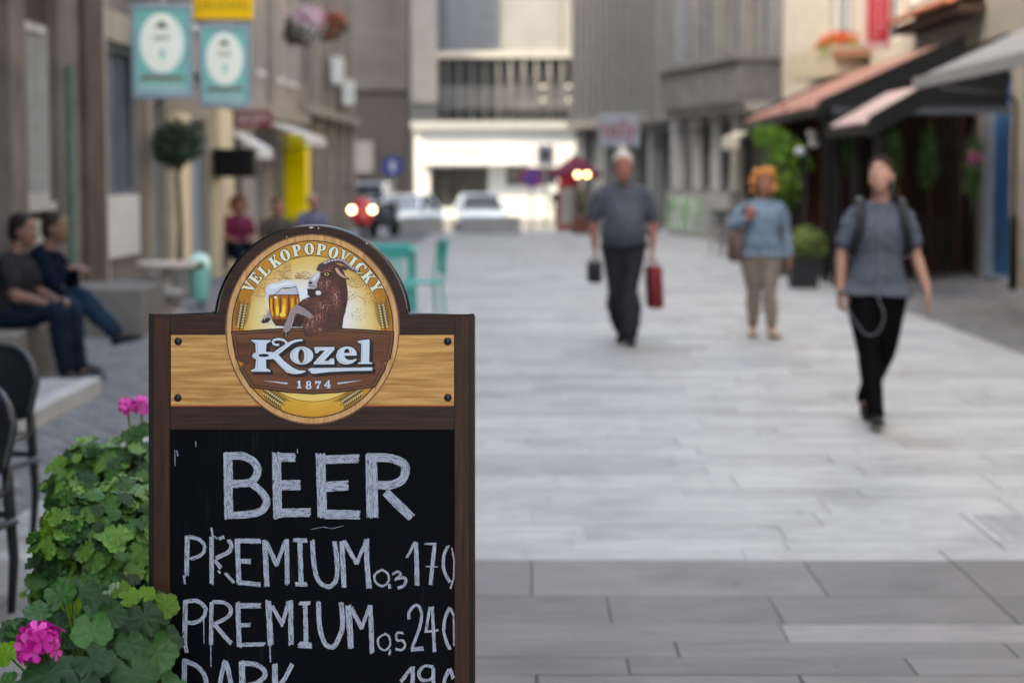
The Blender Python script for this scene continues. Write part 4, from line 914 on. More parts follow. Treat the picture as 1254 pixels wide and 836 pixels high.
c.stroke(b_2((520, 105), (532, 650)), 16); c.stroke(b_2((500, 142), (640, 140), (760, 170), (810, 215), (800, 300), (760, 345), (680, 372), (560, 372)), 11.5); c.stroke(b_2((640, 430), (740, 530), (865, 650)), 12)
c.ribbon(b_2((0, 752), (110, 730), (180, 745), (285, 720)), .6); c.ribbon(a_((228, 0), (232, 45)), 1.0); c.ribbon(a_((60, 70), (62, 200)), .8); c.ribbon(a_((75, 75), (85, 120)), 1.6)
c.ribbon(a_((1050, 60), (1052, 95)), 1.2); c.out('chalk_lettering', 'chalk heading BEER in big block letters')
p_ = TR(205, 640, 6.967); q_ = TR(380, 640, 6.967); c = Chalk()
c.stroke(p_((168, 110), (162, 450)), 6.5); c.stroke(p_((165, 115), (270, 140), (318, 205), (290, 270), (190, 310)), 5); c.ribbon(p_((140, 445), (150, 520)), 3)
c.stroke(p_((375, 120), (378, 520)), 6); c.stroke(p_((520, 140), (548, 195), (520, 250), (410, 305)), 5.5); c.stroke(p_((405, 320), (460, 385)), 5); c.ribbon(p_((432, 405), (450, 430)), 3.5); c.stroke(p_((492, 425), (565, 510)), 4.5); c.ribbon(p_((375, 40), (385, 110), (430, 135)), 2.5); c.ribbon(p_((440, 135), (485, 118)), 4.5)
c.stroke(p_((595, 130), (610, 515)), 7); c.stroke(p_((610, 150), (795, 155)), 7); c.stroke(p_((615, 322), (708, 330)), 7); c.stroke(p_((600, 505), (800, 525)), 6)
c.stroke(p_((830, 145), (848, 535)), 7); c.stroke(p_((840, 160), (935, 360)), 5.5); c.stroke(p_((930, 360), (1010, 145)), 5.5); c.stroke(p_((1018, 140), (1022, 525)), 6.5)
c.stroke(p_((1128, 140), (1140, 520)), 6); c.stroke(p_((1070, 145), (1185, 148)), 5.5); c.stroke(p_((1090, 520), (1195, 520)), 6)
c.stroke(q_((18, 145), (30, 330), (60, 470), (120, 535), (180, 535), (225, 460), (225, 300), (205, 150)), 6); c.stroke(q_((270, 150), (288, 550)), 7); c.stroke(q_((285, 150), (400, 350)), 5.5); c.stroke(q_((395, 350), (480, 150)), 5); c.stroke(q_((480, 140), (485, 350), (505, 560)), 7)
c.stroke(q_((610, 398), (550, 440), (560, 505), (620, 538), (670, 490), (660, 430), (610, 398)), 3); c.ribbon(q_((672, 520), (680, 560)), 4); c.stroke(q_((705, 435), (745, 415), (770, 440), (720, 485)), 3); c.stroke(q_((725, 480), (800, 465), (815, 500), (790, 540), (740, 555)), 4)
c.stroke(q_((825, 295), (890, 165)), 3.5); c.stroke(q_((902, 165), (912, 525)), 6); c.stroke(q_((975, 178), (1070, 178)), 3); c.stroke(q_((1062, 180), (1040, 380), (1028, 525)), 5); c.ribbon(q_((985, 370), (1090, 373)), 1.8); c.stroke(q_((1175, 195), (1140, 280), (1140, 400), (1190, 500)), 4); c.ribbon(q_((1205, 210), (1228, 320), (1222, 470), (1195, 560)), 2.2)
c.out('chalk_lettering', 'chalk line PREMIUM 0,3 170')
p_ = TR(205, 730, 6.967); q_ = TR(380, 730, 6.967); c = Chalk()
c.stroke(p_((155, 35), (148, 420)), 6.5); c.ribbon(p_((150, 400), (165, 480)), 4.5); c.stroke(p_((145, 45), (250, 38), (325, 100), (300, 185), (230, 222), (165, 218)), 5)
c.stroke(p_((375, 45), (370, 410)), 5.5); c.stroke(p_((375, 45), (480, 50), (540, 100), (520, 170), (400, 235)), 5); c.stroke(p_((405, 240), (480, 330), (545, 400)), 5.5)
c.stroke(p_((600, 50), (615, 430)), 6.5); c.stroke(p_((610, 78), (790, 75)), 7.5); c.stroke(p_((620, 245), (705, 240)), 5.5); c.stroke(p_((610, 412), (828, 405)), 5.5)
c.stroke(p_((858, 35), (880, 415)), 8); c.stroke(p_((890, 75), (985, 245)), 5.5); c.stroke(p_((985, 220), (1035, 35)), 5.5); c.stroke(p_((1050, 35), (1058, 415)), 7)
c.stroke(p_((1175, 50), (1185, 420)), 6.5); c.stroke(p_((1125, 55), (1220, 55)), 5); c.stroke(p_((1120, 410), (1228, 415)), 8); c.ribbon(p_((310, 190), (312, 400)), 1.2); c.ribbon(p_((370, 410), (372, 600)), 1.3); c.ribbon(p_((875, 420), (878, 560)), 1.6)
c.stroke(q_((70, 45), (80, 250), (120, 390), (180, 430), (225, 390), (275, 250), (262, 50)), 6.5); c.stroke(q_((325, 75), (348, 440)), 8); c.stroke(q_((345, 90), (440, 270)), 6); c.stroke(q_((440, 270), (510, 70)), 4.5); c.stroke(q_((510, 70), (520, 300), (525, 480)), 6)
c.stroke(q_((640, 318), (580, 360), (590, 430), (640, 455), (680, 410), (670, 340), (640, 318)), 2.6); c.stroke(q_((685, 455), (672, 500)), 3.5); c.stroke(q_((795, 310), (740, 312), (738, 370), (790, 375), (810, 420), (780, 455), (730, 448)), 3.2)
c.stroke(q_((845, 195), (845, 130), (905, 70), (945, 130), (940, 230), (900, 350), (865, 450)), 4); c.stroke(q_((860, 450), (965, 442)), 5); c.stroke(q_((1020, 85), (985, 300)), 3.5); c.stroke(q_((980, 298), (1085, 288)), 3); c.stroke(q_((1040, 80), (1050, 300), (1060, 470)), 4); c.stroke(q_((1190, 95), (1145, 200), (1145, 330), (1190, 450)), 4.5); c.stroke(q_((1190, 95), (1225, 160)), 3.5); c.ribbon(q_((1222, 160), (1226, 420)), 2)
c.out('chalk_lettering', 'chalk line PREMIUM 0,5 240'); c = Chalk()
c.stroke(p_((145, 530), (140, 950)), 7); c.stroke(p_((150, 550), (260, 600), (325, 700), (310, 820), (240, 900), (140, 945)), 6)
c.stroke(p_((490, 550), (455, 700), (410, 950)), 6); c.stroke(p_((495, 555), (530, 680), (580, 950)), 6); c.stroke(p_((440, 790), (560, 790)), 5)
c.stroke(p_((635, 550), (650, 950)), 8); c.stroke(p_((620, 570), (740, 575), (820, 620), (830, 680), (760, 740), (660, 760)), 6.5); c.stroke(p_((700, 770), (830, 940)), 7)
c.stroke(p_((915, 570), (925, 950)), 8); c.stroke(p_((1065, 575), (1000, 700), (925, 780)), 6.5); c.stroke(p_((935, 780), (1090, 940)), 7)
c.stroke(q_((865, 605), (770, 730)), 5); c.stroke(q_((875, 600), (868, 950)), 5.5); c.stroke(q_((1050, 600), (980, 590), (930, 640), (940, 700), (1000, 715), (1045, 690)), 4.5); c.stroke(q_((1050, 610), (1045, 950)), 5); c.stroke(q_((1190, 615), (1145, 720), (1150, 860), (1195, 960)), 5); c.stroke(q_((1195, 620), (1222, 700)), 4.5)
c.out('chalk_lettering', 'chalk line DARK 190')
# ------------------------------------------------------------------ people
V = Vector
from mathutils import noise as mnoise
def ring(c, t, side, ra, rb, n=16):
    t = t.normalized(); a = side - t * side.dot(t)
    if a.length < 1e-4: a = t.orthogonal()
    a.normalize(); bb = t.cross(a)
    return [c + a * (ra * math.cos(2 * math.pi * k / n)) + bb * (rb * math.sin(2 * math.pi * k / n)) for k in range(n)]
def body_loft(mb, pts, rad, side, sub=4, round_ends=True):
    """smooth tapered limb or trunk: points, (ra, rb) radii, sideways axis"""
    pts = [V(p) for p in pts]; m = len(pts); P_, Q_ = [], []
    for i in range(m - 1):
        a, b_, c_, d = pts[max(0, i - 1)], pts[i], pts[i + 1], pts[min(m - 1, i + 2)]
        ra = [rad[max(0, i - 1)], rad[i], rad[i + 1], rad[min(m - 1, i + 2)]]
        for k in range(sub):
            t = k / sub; cm = lambda A, B_, C_, D: .5 * (2 * B_ + (C_ - A) * t + (2 * A - 5 * B_ + 4 * C_ - D) * t * t + (3 * B_ - A - 3 * C_ + D) * t ** 3)
            P_.append(cm(a, b_, c_, d)); Q_.append((cm(*[r[0] for r in ra]), cm(*[r[1] for r in ra])))
    P_.append(pts[-1]); Q_.append(rad[-1]); n = len(P_); rings = []
    for i in range(n):
        t = P_[min(n - 1, i + 1)] - P_[max(0, i - 1)]
        if round_ends and i in (0, n - 1):
            tn = t.normalized() * (-1 if i == 0 else 1); r0 = min(Q_[i]); cap = [ring(P_[i] + tn * r0 * .6, t, side, Q_[i][0] * .72, Q_[i][1] * .72), ring(P_[i] + tn * r0 * .95, t, side, Q_[i][0] * .25, Q_[i][1] * .25)]
            if i == 0: rings += cap[::-1] + [ring(P_[i], t, side, *Q_[i])]
            else: rings += [ring(P_[i], t, side, *Q_[i])] + cap
        else: rings.append(ring(P_[i], t, side, *Q_[i]))
    mb.loft(rings)
def fuse(mb, name, m, parent, vox=.012, smooth=3, folds=0.):
    """one continuous skin over all the overlapping volumes"""
    o = mb.build(name + '_tmp', None)
    md = o.modifiers.new('r', 'REMESH'); md.mode = 'VOXEL'; md.voxel_size = vox
    if smooth: sm = o.modifiers.new('s', 'SMOOTH'); sm.iterations = smooth; sm.factor = .5
    me = bpy.data.meshes.new_from_object(o.evaluated_get(bpy.context.evaluated_depsgraph_get())); me.name = name
    old = o.data; bpy.data.objects.remove(o); bpy.data.meshes.remove(old)
    if folds:                                              # creases in the cloth
        nrm_ = [v.normal.copy() for v in me.vertices]
        for v in me.vertices:
            c = v.co.copy(); n1 = mnoise.noise(V((c.x * 7 + c.z * 5, c.y * 7, c.z * 11 - c.x * 6))); n2 = mnoise.noise(V((c.x * 16 - c.z * 9, c.y * 16 + 7, c.z * 20)))
            v.co = c + nrm_[v.index] * (folds * ((1 - abs(n1)) ** 3 * 1.5 - .6 + .5 * n2))
    me.polygons.foreach_set('use_smooth', [True] * len(me.polygons)); me.materials.clear()
    return link(name, me, m, parent)
def head(mb, c, fwd, up, s=1.):
    """skull, jaw, nose, brow, lips, ears; c is the head's centre"""
    f = fwd.normalized(); u = (up - f * up.dot(f)).normalized(); r = f.cross(u)
    Wp = lambda x, y, z: c + r * (x * s) + f * (y * s) + u * (z * s)
    prof = [(-.118, .045, .030, .026), (-.10, .05, .042, .036), (-.07, .046, .056, .052), (-.035, .026, .066, .074), (0, .008, .072, .088), (.04, 0, .075, .095), (.08, -.006, .068, .086), (.105, -.01, .05, .062), (.12, -.012, .02, .025)]
    n = 20; rings = []
    for z, cy, a, b_ in prof: rings.append([Wp(a * math.cos(2 * math.pi * k / n), cy + b_ * math.sin(2 * math.pi * k / n), z) for k in range(n)])
    mb.loft(rings)
    def ell(x, y, z, a, b_, d):
        k = MB(); k.sph((0, 0, 0), 1, 10, 8, (a, b_, d)); mb.add([Wp(x + v[0], y + v[1], z + v[2]) for v in k.v], k.f)
    ell(0, .098, -.022, .013, .020, .014); ell(0, .092, .0, .009, .014, .026); ell(0, .086, -.062, .022, .012, .007); ell(0, .084, -.071, .019, .012, .007)
    ell(-.03, .082, .026, .024, .012, .008); ell(.03, .082, .026, .024, .012, .008); ell(-.04, .066, -.025, .022, .022, .022); ell(.04, .066, -.025, .022, .022, .022)
    for sx in (-1, 1): ell(sx * .077, -.008, -.012, .010, .020, .032)
    return Wp
def hand(mb, wrist, d, palm_n, thumb_side, curl=.5, s=1.):
    """palm, four bent fingers of different lengths, thumb from the side of the palm. d: direction wrist->fingers, palm_n: palm normal"""
    d = d.normalized(); pn = (palm_n - d * palm_n.dot(d)).normalized(); sd = thumb_side - d * thumb_side.dot(d) - pn * thumb_side.dot(pn); sd.normalize()
    body_loft(mb, [wrist - d * .02, wrist + d * .03 * s, wrist + d * .085 * s], [(.024, .019), (.036, .016), (.038, .013)], sd, 3)
    for k, (o, l) in enumerate(((.029, .068), (.010, .077), (-.010, .072), (-.028, .056))):
        p = wrist + d * .086 * s + sd * o * s; q = [p]; a = 0
        for j, f in enumerate((.45, .3, .25)):
            a += curl * (.5 if j == 0 else .75); p = p + (d * math.cos(a) + pn * math.sin(a)) * (l * f * s); q.append(p)
        body_loft(mb, q, [(.0095, .0095), (.009, .009), (.0085, .0085), (.007, .007)], sd, 2)
    p = wrist + d * .025 * s + sd * .03 * s; q = [p, p + (d * .6 + sd * .7 + pn * .3).normalized() * .036 * s]; q.append(q[1] + (d * .95 + sd * .15 + pn * .45).normalized() * .034 * s)
    body_loft(mb, q, [(.013, .012), (.011, .010), (.008, .008)], sd, 2)
def shoe(name, ankle, toe_dir, m, parent, sole, s=1., vox=.009, heel=0.):
    b = MB(); a = V(ankle); t = V(toe_dir).normalized(); sd = V((0, 0, 1)).cross(t); up = t.cross(sd) * -1
    upv = V((0, 0, 1)) - t * t.z; upv.normalize(); dn = -upv
    g = a + dn * .075
    body_loft(b, [g - t * .055 + upv * .025, g + t * .0 + upv * .035, g + t * .08 + upv * .028, g + t * .15 + upv * .020, g + t * .19 + upv * .014], [(.030, .026), (.038, .040), (.042, .030), (.042, .022), (.028, .015)], sd, 3)
    body_loft(b, [a + upv * .02, g + upv * .04], [(.036, .042), (.038, .046)], sd, 2)
    o = fuse(b, name, m, parent, vox, 2)
    b = MB(); rr = []
    for hgt in (-.006, .014):
        rr.append([g + t * (.068 + .132 * math.cos(q)) + sd * (.043 * math.sin(q) * (1 + .12 * math.cos(q))) + upv * hgt for q in [2 * math.pi * k / 20 for k in range(20)]])
    b.loft(rr); b.build('sole', sole, o)
    return o
SKIN = mat('skin', (.36, .19, .14), .5, .08, 20); SKIN2 = mat('ruddy_skin', (.27, .11, .08), .5, .1, 20); SKIN3 = mat('tanned_skin', (.16, .085, .064), .5, .1, 20)
M_EYE = mat('eye_white', (.6, .58, .55), .2); M_SHB = mat('black_shoe', (.012, .012, .013), .5, .2, 30); M_SOLE = mat('dark_sole', (.03, .03, .03), .8)
M_LIP = mat('lip', (.38, .14, .12), .5)
def person(label, loc, J, skin, top, bottom, rotz=0, group=None, vox=.010, topk=None, sleeve=.62, long_sleeve=False, hem=None, girth=1., hipg=1., flare=1., bust=0., belly=0., shoem=None, lower_taper=1., name='person', look=None, headup=None, hs=1.0, hands=None, ankle_cut=.96, collar=False):
    root = empty(name, label, 'person', loc, rotz, group)
    j = {k: V(v) for k, v in J.items()}
    side = (j['sr'] - j['sl']).normalized(); up = (j['neck'] - j['pelvis']).normalized(); fwd = side.cross(up)
    for m_ in (top, bottom): m_.node_tree.nodes['Principled BSDF'].inputs['Specular IOR Level'].default_value = .03
    if look is None: look = fwd
    look = V(look).normalized(); headup = V(headup) if headup else up
    def trunk(b, e, hem_pt=None, neck=True, lo=0.):
        pel, nk = j['pelvis'], j['neck']; d = nk - pel; pt = lambda q, f=0.: pel + d * q + fwd * f
        sw = (j['sr'] - j['sl']).length / 2
        k_ = 1. if e > 0 else .9
        L_ = [(pt(-.12), .11 * hipg * k_, .09 * girth * k_), (pt(.02), .165 * hipg * k_, .125 * girth * k_), (pt(.18, .01 + belly * .6), .155 * girth * (hipg * .5 + .5), .118 * girth + belly), (pt(.38, .012 + belly * .7), .142 * girth, .108 * girth + belly), (pt(.62, .01 + bust * .3), .158 * girth, .115 * girth + bust), (pt(.80), sw * .90, .105 * girth + bust * .4), (pt(.93), sw * .66, .075)]
        if hem_pt is not None:
            L_ = [x for x in L_ if (x[0] - pel).dot(d) / d.length_squared > hem_pt + .06]; q0 = hem_pt
            L_ = [(pt(q0, belly * .4), (.172 * hipg) * flare, (.125 * girth + belly * .5) * flare)] + L_
        if neck: L_ += [(pt(1.0), .058, .060), (pt(1.0) + (j['head'] - nk) * .5 - look * .01, .050, .054), (j['head'] - look * .02 - V((0, 0, .05)), .048, .054)]
        else: L_ += [(pt(.985), .085, .078)]
        body_loft(b, [x[0] for x in L_], [(x[1] + e, x[2] + e) for x in L_], side, 4, hem_pt is None)
    def arm(b, s, e, upto=1., wr=True):
        sh, el, wri = j['s' + s], j['e' + s], j['w' + s]
        sgn = side if s == 'r' else -side
        pts = [sh - sgn * .10 - up * .004, sh - sgn * .018 - up * .026, sh.lerp(el, .4), el]; rd = [(.042, .046), (.048, .053), (.048, .05), (.038, .04)]
        if upto <= 1: pts = pts[:2] + [sh.lerp(el, upto * .5), sh.lerp(el, upto)]; rd = rd[:2] + [(.052, .055), (.049, .053)]
        else: pts += [el.lerp(wri, .3), el.lerp(wri, min(1, upto - 1))]; rd += [(.038, .038), (.027, .025)]
        body_loft(b, pts, [(r[0] * girth ** .5 + e, r[1] * girth ** .5 + e) for r in rd], side if abs(side.dot((el - sh).normalized())) < .9 else up, 4)
    def leg(b, s, e, upto=1.):
        hp, kn, an = j['h' + s], j['k' + s], j['a' + s]
        pts = [hp - (hp - kn).normalized() * .005, hp.lerp(kn, .35), kn, kn.lerp(an, .35), kn.lerp(an, upto)]; g = hipg
        t = lower_taper
        rd = [(.086 * g, .086 * g), (.078 * g, .084 * g), (.058, .062), (.056 * (1 if e < .01 else t), .058 * (1 if e < .01 else t)), ((.036 if e < .01 else .040 * t), (.038 if e < .01 else .044 * t))]
        body_loft(b, pts, [(r[0] + e, r[1] + e) for r in rd], side, 4)
    b = MB(); trunk(b, 0); Wp = head(b, j['head'], look, headup, hs)
    for s in 'lr':
        arm(b, s, 0, 2.); leg(b, s, 0)
        dd, pn, ts, cu = hands[s] if hands and s in hands else ((j['w' + s] - j['e' + s]), -(side if s == 'r' else -side) + fwd * .2, fwd, .45)
        hand(b, j['w' + s], V(dd), V(pn), V(ts), cu)
        an = j['a' + s]; td = V(J.get('t' + s, tuple(fwd))); body_loft(b, [an, an + V((0, 0, -.045)) + td * .06, an + V((0, 0, -.06)) + td * .13], [(.036, .038), (.032, .026), (.03, .014)], side, 3)
    fuse(b, 'body', skin, root, vox * .75, 2)
    for sx in (-1, 1):
        b = MB(); b.sph(Wp(sx * .031, .081, .012), .0105 * hs, 8, 6); b.build('eye', M_EYE, root, smooth=True)
        b = MB(); b.tube([Wp(sx * .016, .098, .032), Wp(sx * .032, .097, .038), Wp(sx * .048, .086, .033)], [.003, .004, .002], 6); b.build('eyebrow', mat('brow', (.08, .05, .035), .8), root)
    b = MB(); b.tube([Wp(-.021, .094, -.066), Wp(0, .101, -.065), Wp(.021, .094, -.066)], [.002, .005, .002], 6); b.build('lips', M_LIP, root)
    b = MB(); trunk(b, .014, hem if hem is not None else .06, False)
    for s in 'lr': arm(b, s, .010, (1.9 if long_sleeve else sleeve))
    sh = fuse(b, topk or 'shirt', top, root, vox, 4, .0075)
    b = MB(); pel = j['pelvis']; d = (j['neck'] - pel)
    body_loft(b, [pel - d * .15, pel + d * .02, pel + d * .16], [(.12 * hipg + .02, .10 * girth + .03), (.166 * hipg + .004, .120 * girth + .006), (.138 * girth, .098 * girth + belly * .5)], side, 4, True)
    for s in 'lr': leg(b, s, .012, ankle_cut)
    fuse(b, 'trousers', bottom, root, vox, 3, .006 if lower_taper > 1.05 or hipg > 1.15 else .002)
    for s in 'lr': shoe('shoe', j['a' + s], J.get('t' + s, tuple(fwd)), shoem or M_SHB, root, M_SOLE)
    return root, j, Wp, fwd, side, sh
def hair(root, Wp, m, kind, s=1.):
    b = MB()
    def blob(x, y, z, a, bb, c):
        k = MB(); k.sph((0, 0, 0), 1, 14, 10, (a, bb, c)); o = Wp(x, y, z); bx = (Wp(1, 0, 0) - Wp(0, 0, 0)); by = (Wp(0, 1, 0) - Wp(0, 0, 0)); bz = (Wp(0, 0, 1) - Wp(0, 0, 0))
        b.add([o + bx * v[0] + by * v[1] + bz * v[2] for v in k.v], k.f)
    rr = random.Random(5)
    if kind == 'short':
        blob(0, -.026, .050, .087, .100, .090); blob(0, -.055, -.01, .083, .066, .09)
    if kind == 'cap':
        blob(0, -.012, .066, .086, .102, .066); blob(0, -.055, .01, .08, .055, .055)
    if kind == 'tied':
        blob(0, -.020, .058, .088, .104, .092); blob(0, -.05, .0, .086, .07, .09); blob(-.04, -.10, .01, .04, .045, .05); blob(-.06, -.11, -.07, .032, .035, .09)
    if kind == 'curly':
        for _ in range(110):
            a, z = rr.uniform(0, 6.28), rr.uniform(-.09, .13); q = math.sqrt(max(.05, 1 - (z / .16) ** 2)); x, y = .112 * q * math.cos(a), -.02 + .11 * q * math.sin(a)
            if y > .045 and z < .085: continue
            r = rr.uniform(.018, .036); blob(x, y, z, r, r, r)
        blob(0, -.03, .03, .09, .09, .1)
    m.node_tree.nodes['Principled BSDF'].inputs['Specular IOR Level'].default_value = .06; o = fuse(b, 'hair', m, root, .009, 1); return o
# 1 --- woman in grey T-shirt walking towards us, looking up
Yw = 12.3; cx = gx(1074, Yw)
M_TEE = mat('heather_grey_cotton', (.082, .09, .115), .9, .14, 60, bump=.1); M_LEG = mat('black_leggings', (.0035, .0035, .004), .7, .2, 30)
Jw = dict(pelvis=(.0, 0, .86), neck=(.012, .0, 1.385), head=(.012, -.03, 1.535), sl=(-.148, 0, 1.335), sr=(.168, 0, 1.335), el=(-.214, .02, 1.06), er=(.244, .03, 1.06), wl=(-.225, -.02, .84), wr=(.30, -.06, .85),
          hl=(-.088, 0, .84), hr=(.088, 0, .84), kl=(-.065, -.10, .49), kr=(.065, .02, .48), al=(-.03, -.20, .10), ar=(-.005, .30, .15), tl=(-.05, -1, .12), tr=(0, -.85, -.4))
wm, jw, Wp, fw, sd, sh = person('woman in grey T-shirt and black leggings looking up, with a white earphone cable', (cx, Yw, 0), Jw, SKIN, M_TEE, M_LEG, look=(-.42, -.84, .34), headup=(0, .35, 1), bust=.022, hem=-.10, flare=1.24, sleeve=.74, hipg=1.14, girth=.95, hs=.95, ankle_cut=1.06, topk='t_shirt',
    hands={'l': ((0, -.1, -1), (.9, .3, 0), (0, -1, 0), .8), 'r': ((.15, -.2, -1), (-1, .1, 0), (0, -1, 0), .4)})
hair(wm, Wp, mat('brown_hair', (.022, .013, .009), .7, .3, 40), 'tied')
for sx in (-1, 1):
    b = MB(); xx = .012 + sx * .125
    P_ = [V((xx, .12, 1.2)), V((xx, .07, 1.37)), V((xx, -.02, 1.405)), V((xx + sx * .005, -.105, 1.33)), V((xx + sx * .02, -.135, 1.2)), V((xx + sx * .05, -.06, 1.08)), V((xx + sx * .03, .1, 1.04))]
    P_ = [p_ + V((0, -.003 if p_.y < .06 else 0, -.004)) for p_ in P_]
    body_loft(b, P_, [(.026, .010)] * 7, V((1, 0, 0)), 4); b.build('backpack_strap', M_BLACK, wm, smooth=True)
b = MB(); b.bbox(-.13, .155, .12, .26, .95, 1.38, .04); ang_smooth(b.build('backpack', mat('black_nylon', (.012, .012, .013), .7, .2, 30), wm), 60)
b = MB(); cab = [Wp(-.076, .02, -.02), V((.06, -.10, 1.42)), V((.0, -.16, 1.30)), V((-.01, -.175, 1.15)), V((.0, -.165, .98)), V((-.02, -.16, .82)), V((.015, -.2, .70)), V((-.02, -.2, .60)), V((-.09, -.19, .58)), V((-.15, -.12, .66)), V((-.21, -.06, .78))]
cc = []
for i in range(len(cab) - 1):
    a, b_, c_, d = cab[max(0, i - 1)], cab[i], cab[i + 1], cab[min(len(cab) - 1, i + 2)]
    for k in range(6): t = k / 6; cc.append(.5 * (2 * b_ + (c_ - a) * t + (2 * a - 5 * b_ + 4 * c_ - d) * t * t + (3 * b_ - a - 3 * c_ + d) * t ** 3))
b.tube(cc, .003, 6); b.build('earphone_cable', mat('white_cable', (.16, .165, .18), .5), wm, smooth=True)
# 2 --- man in grey polo carrying two bags
Ym = 18.1; cx = gx(764, Ym)
M_POLO = mat('slate_polo_cotton', (.068, .072, .09), .9, .14, 50); M_TRO = mat('dark_trousers', (.026, .024, .028), .8, .2, 20)
Jm = dict(pelvis=(.0, 0, .93), neck=(-.01, .01, 1.46), head=(-.012, -.025, 1.605), sl=(-.205, 0, 1.40), sr=(.195, 0, 1.40), el=(-.275, .03, 1.13), er=(.265, .03, 1.12), wl=(-.265, -.03, .89), wr=(.255, -.03, .88),
          hl=(-.095, 0, .91), hr=(.095, 0, .91), kl=(-.075, .02, .50), kr=(.055, -.11, .51), al=(-.01, .22, .14), ar=(.045, -.16, .09), tl=(-.1, -.85, -.35), tr=(.1, -1, .05))
mm, jm, Wp, fw, sd, sh = person('white haired man in slate grey polo walking with a bag in each hand', (cx, Ym, 0), Jm, SKIN2, M_POLO, M_TRO, belly=.05, girth=1.22, hipg=1.14, hem=-.10, flare=1.08, sleeve=.88, lower_taper=1.7, topk='polo_shirt', look=(-.05, -1, -.08), hs=1.08,
    hands={'l': ((0, -.1, -1), (1, 0, 0), (0, -1, 0), 1.1), 'r': ((0, -.1, -1), (-1, 0, 0), (0, -1, 0), 1.1)})
hair(mm, Wp, mat('white_hair', (.42, .375, .36), .7, .1, 40), 'short')
b = MB()
for sx in (-1, 1): b.add([V((-.01 + sx * .01, -.115, 1.40)), V((-.01 + sx * .085, -.085, 1.42)), V((-.01 + sx * .075, -.06, 1.475)), V((-.01 + sx * .02, -.10, 1.45)), V((-.01 + sx * .01, -.105, 1.395)), V((-.01 + sx * .085, -.075, 1.415)), V((-.01 + sx * .075, -.05, 1.47)), V((-.01 + sx * .02, -.09, 1.445))], [(0, 1, 2, 3), (7, 6, 5, 4), (0, 4, 5, 1), (1, 5, 6, 2), (2, 6, 7, 3), (3, 7, 4, 0)])
b.build('collar', M_POLO, mm)
def bag(name, label, hx, hy, hz, w_, d_, h_, drop, m, tilt=0):
    r = empty(name, label, 'bag', (cx + hx, Ym + hy, hz))
    b = MB(); b.bbox(-w_ / 2, w_ / 2, -d_ / 2, d_ / 2, -drop - h_, -drop, .012); ang_smooth(b.build('bag_body', m, r), 50)
    for yy in (-d_ * .3, d_ * .3):
        b = MB(); b.tube([(-w_ * .3, yy, -drop), (-w_ * .24, yy * .5, -drop * .3), (0, 0, 0), (w_ * .24, yy * .5, -drop * .3), (w_ * .3, yy, -drop)], .006, 6); b.build('handle', m, r, smooth=True)
    r.rotation_euler = (0, R(tilt), R(8)); return r
bag('hand_bag', 'small black bag hanging from the white haired man\'s hand beside his hip', -.268, -.045, .785, .11, .20, .19, .03, mat('black_leather', (.014, .014, .016), .5, .2, 20))
bag('carrier_bag', 'long red bag carried low in the white haired man\'s other hand', .262, -.04, .775, .115, .26, .38, .06, mat('dark_red_fabric', (.15, .018, .02), .7, .2, 12), -3)
# 3 --- woman with orange hair, blue shirt
Yo = 18.85; cx = gx(932, Yo)
M_BLU = mat('light_blue_cotton', (.14, .19, .25), .85, .18, 14, bump=.1); M_BEIGE = mat('beige_twill', (.19, .155, .128), .85, .12, 20)
Jo = dict(pelvis=(.0, 0, .82), neck=(.01, .0, 1.315), head=(.02, -.025, 1.455), sl=(-.17, 0, 1.25), sr=(.185, 0, 1.25), el=(-.275, -.04, 1.06), er=(.235, .03, 1.0), wl=(-.155, -.155, 1.13), wr=(.27, -.03, .77),
          hl=(-.09, 0, .80), hr=(.09, 0, .80), kl=(-.065, .02, .45), kr=(.07, -.08, .46), al=(-.06, .08, .10), ar=(.10, -.10, .09), tl=(-.15, -1, 0), tr=(.25, -1, .05))
wo, jo, Wp, fw, sd, sh = person('woman with curly orange hair, light blue shirt and beige trousers holding a shoulder bag strap', (cx, Yo, 0), Jo, SKIN2, M_BLU, M_BEIGE, long_sleeve=True, girth=1.03, hipg=1.2, hem=-.13, flare=1.12, bust=.03, belly=.02, topk='blouse', look=(.1, -1, 0), shoem=mat('tan_shoe', (.38, .28, .18), .6), ankle_cut=.88,
    hands={'l': ((.35, -.3, .85), (.3, 1, 0), (1, 0, 0), 1.2), 'r': ((.1, -.2, -1), (-1, .1, 0), (0, -1, 0), .4)})
hair(wo, Wp, mat('orange_hair', (.42, .17, .055), .6, .35, 30), 'curly')
sb = empty('shoulder_bag', 'brown shoulder bag hanging at the side of the orange haired woman', 'bag', (cx - .235, Yo + .03, .70))
b = MB(); b.bbox(-.07, .07, -.15, .15, .02, .30, .03); ang_smooth(b.build('bag_body', mat('brown_leather', (.10, .065, .055), .55, .2, 15), sb), 50)
b = MB(); b.tube([(0, -.12, .29), (.03, -.16, .44), (.085, -.13, .58), (.10, -.02, .605), (.085, .08, .56), (.02, .12, .29)], .011, 6); b.build('strap', mat('brown_leather', (.10, .065, .055), .55), sb, smooth=True)
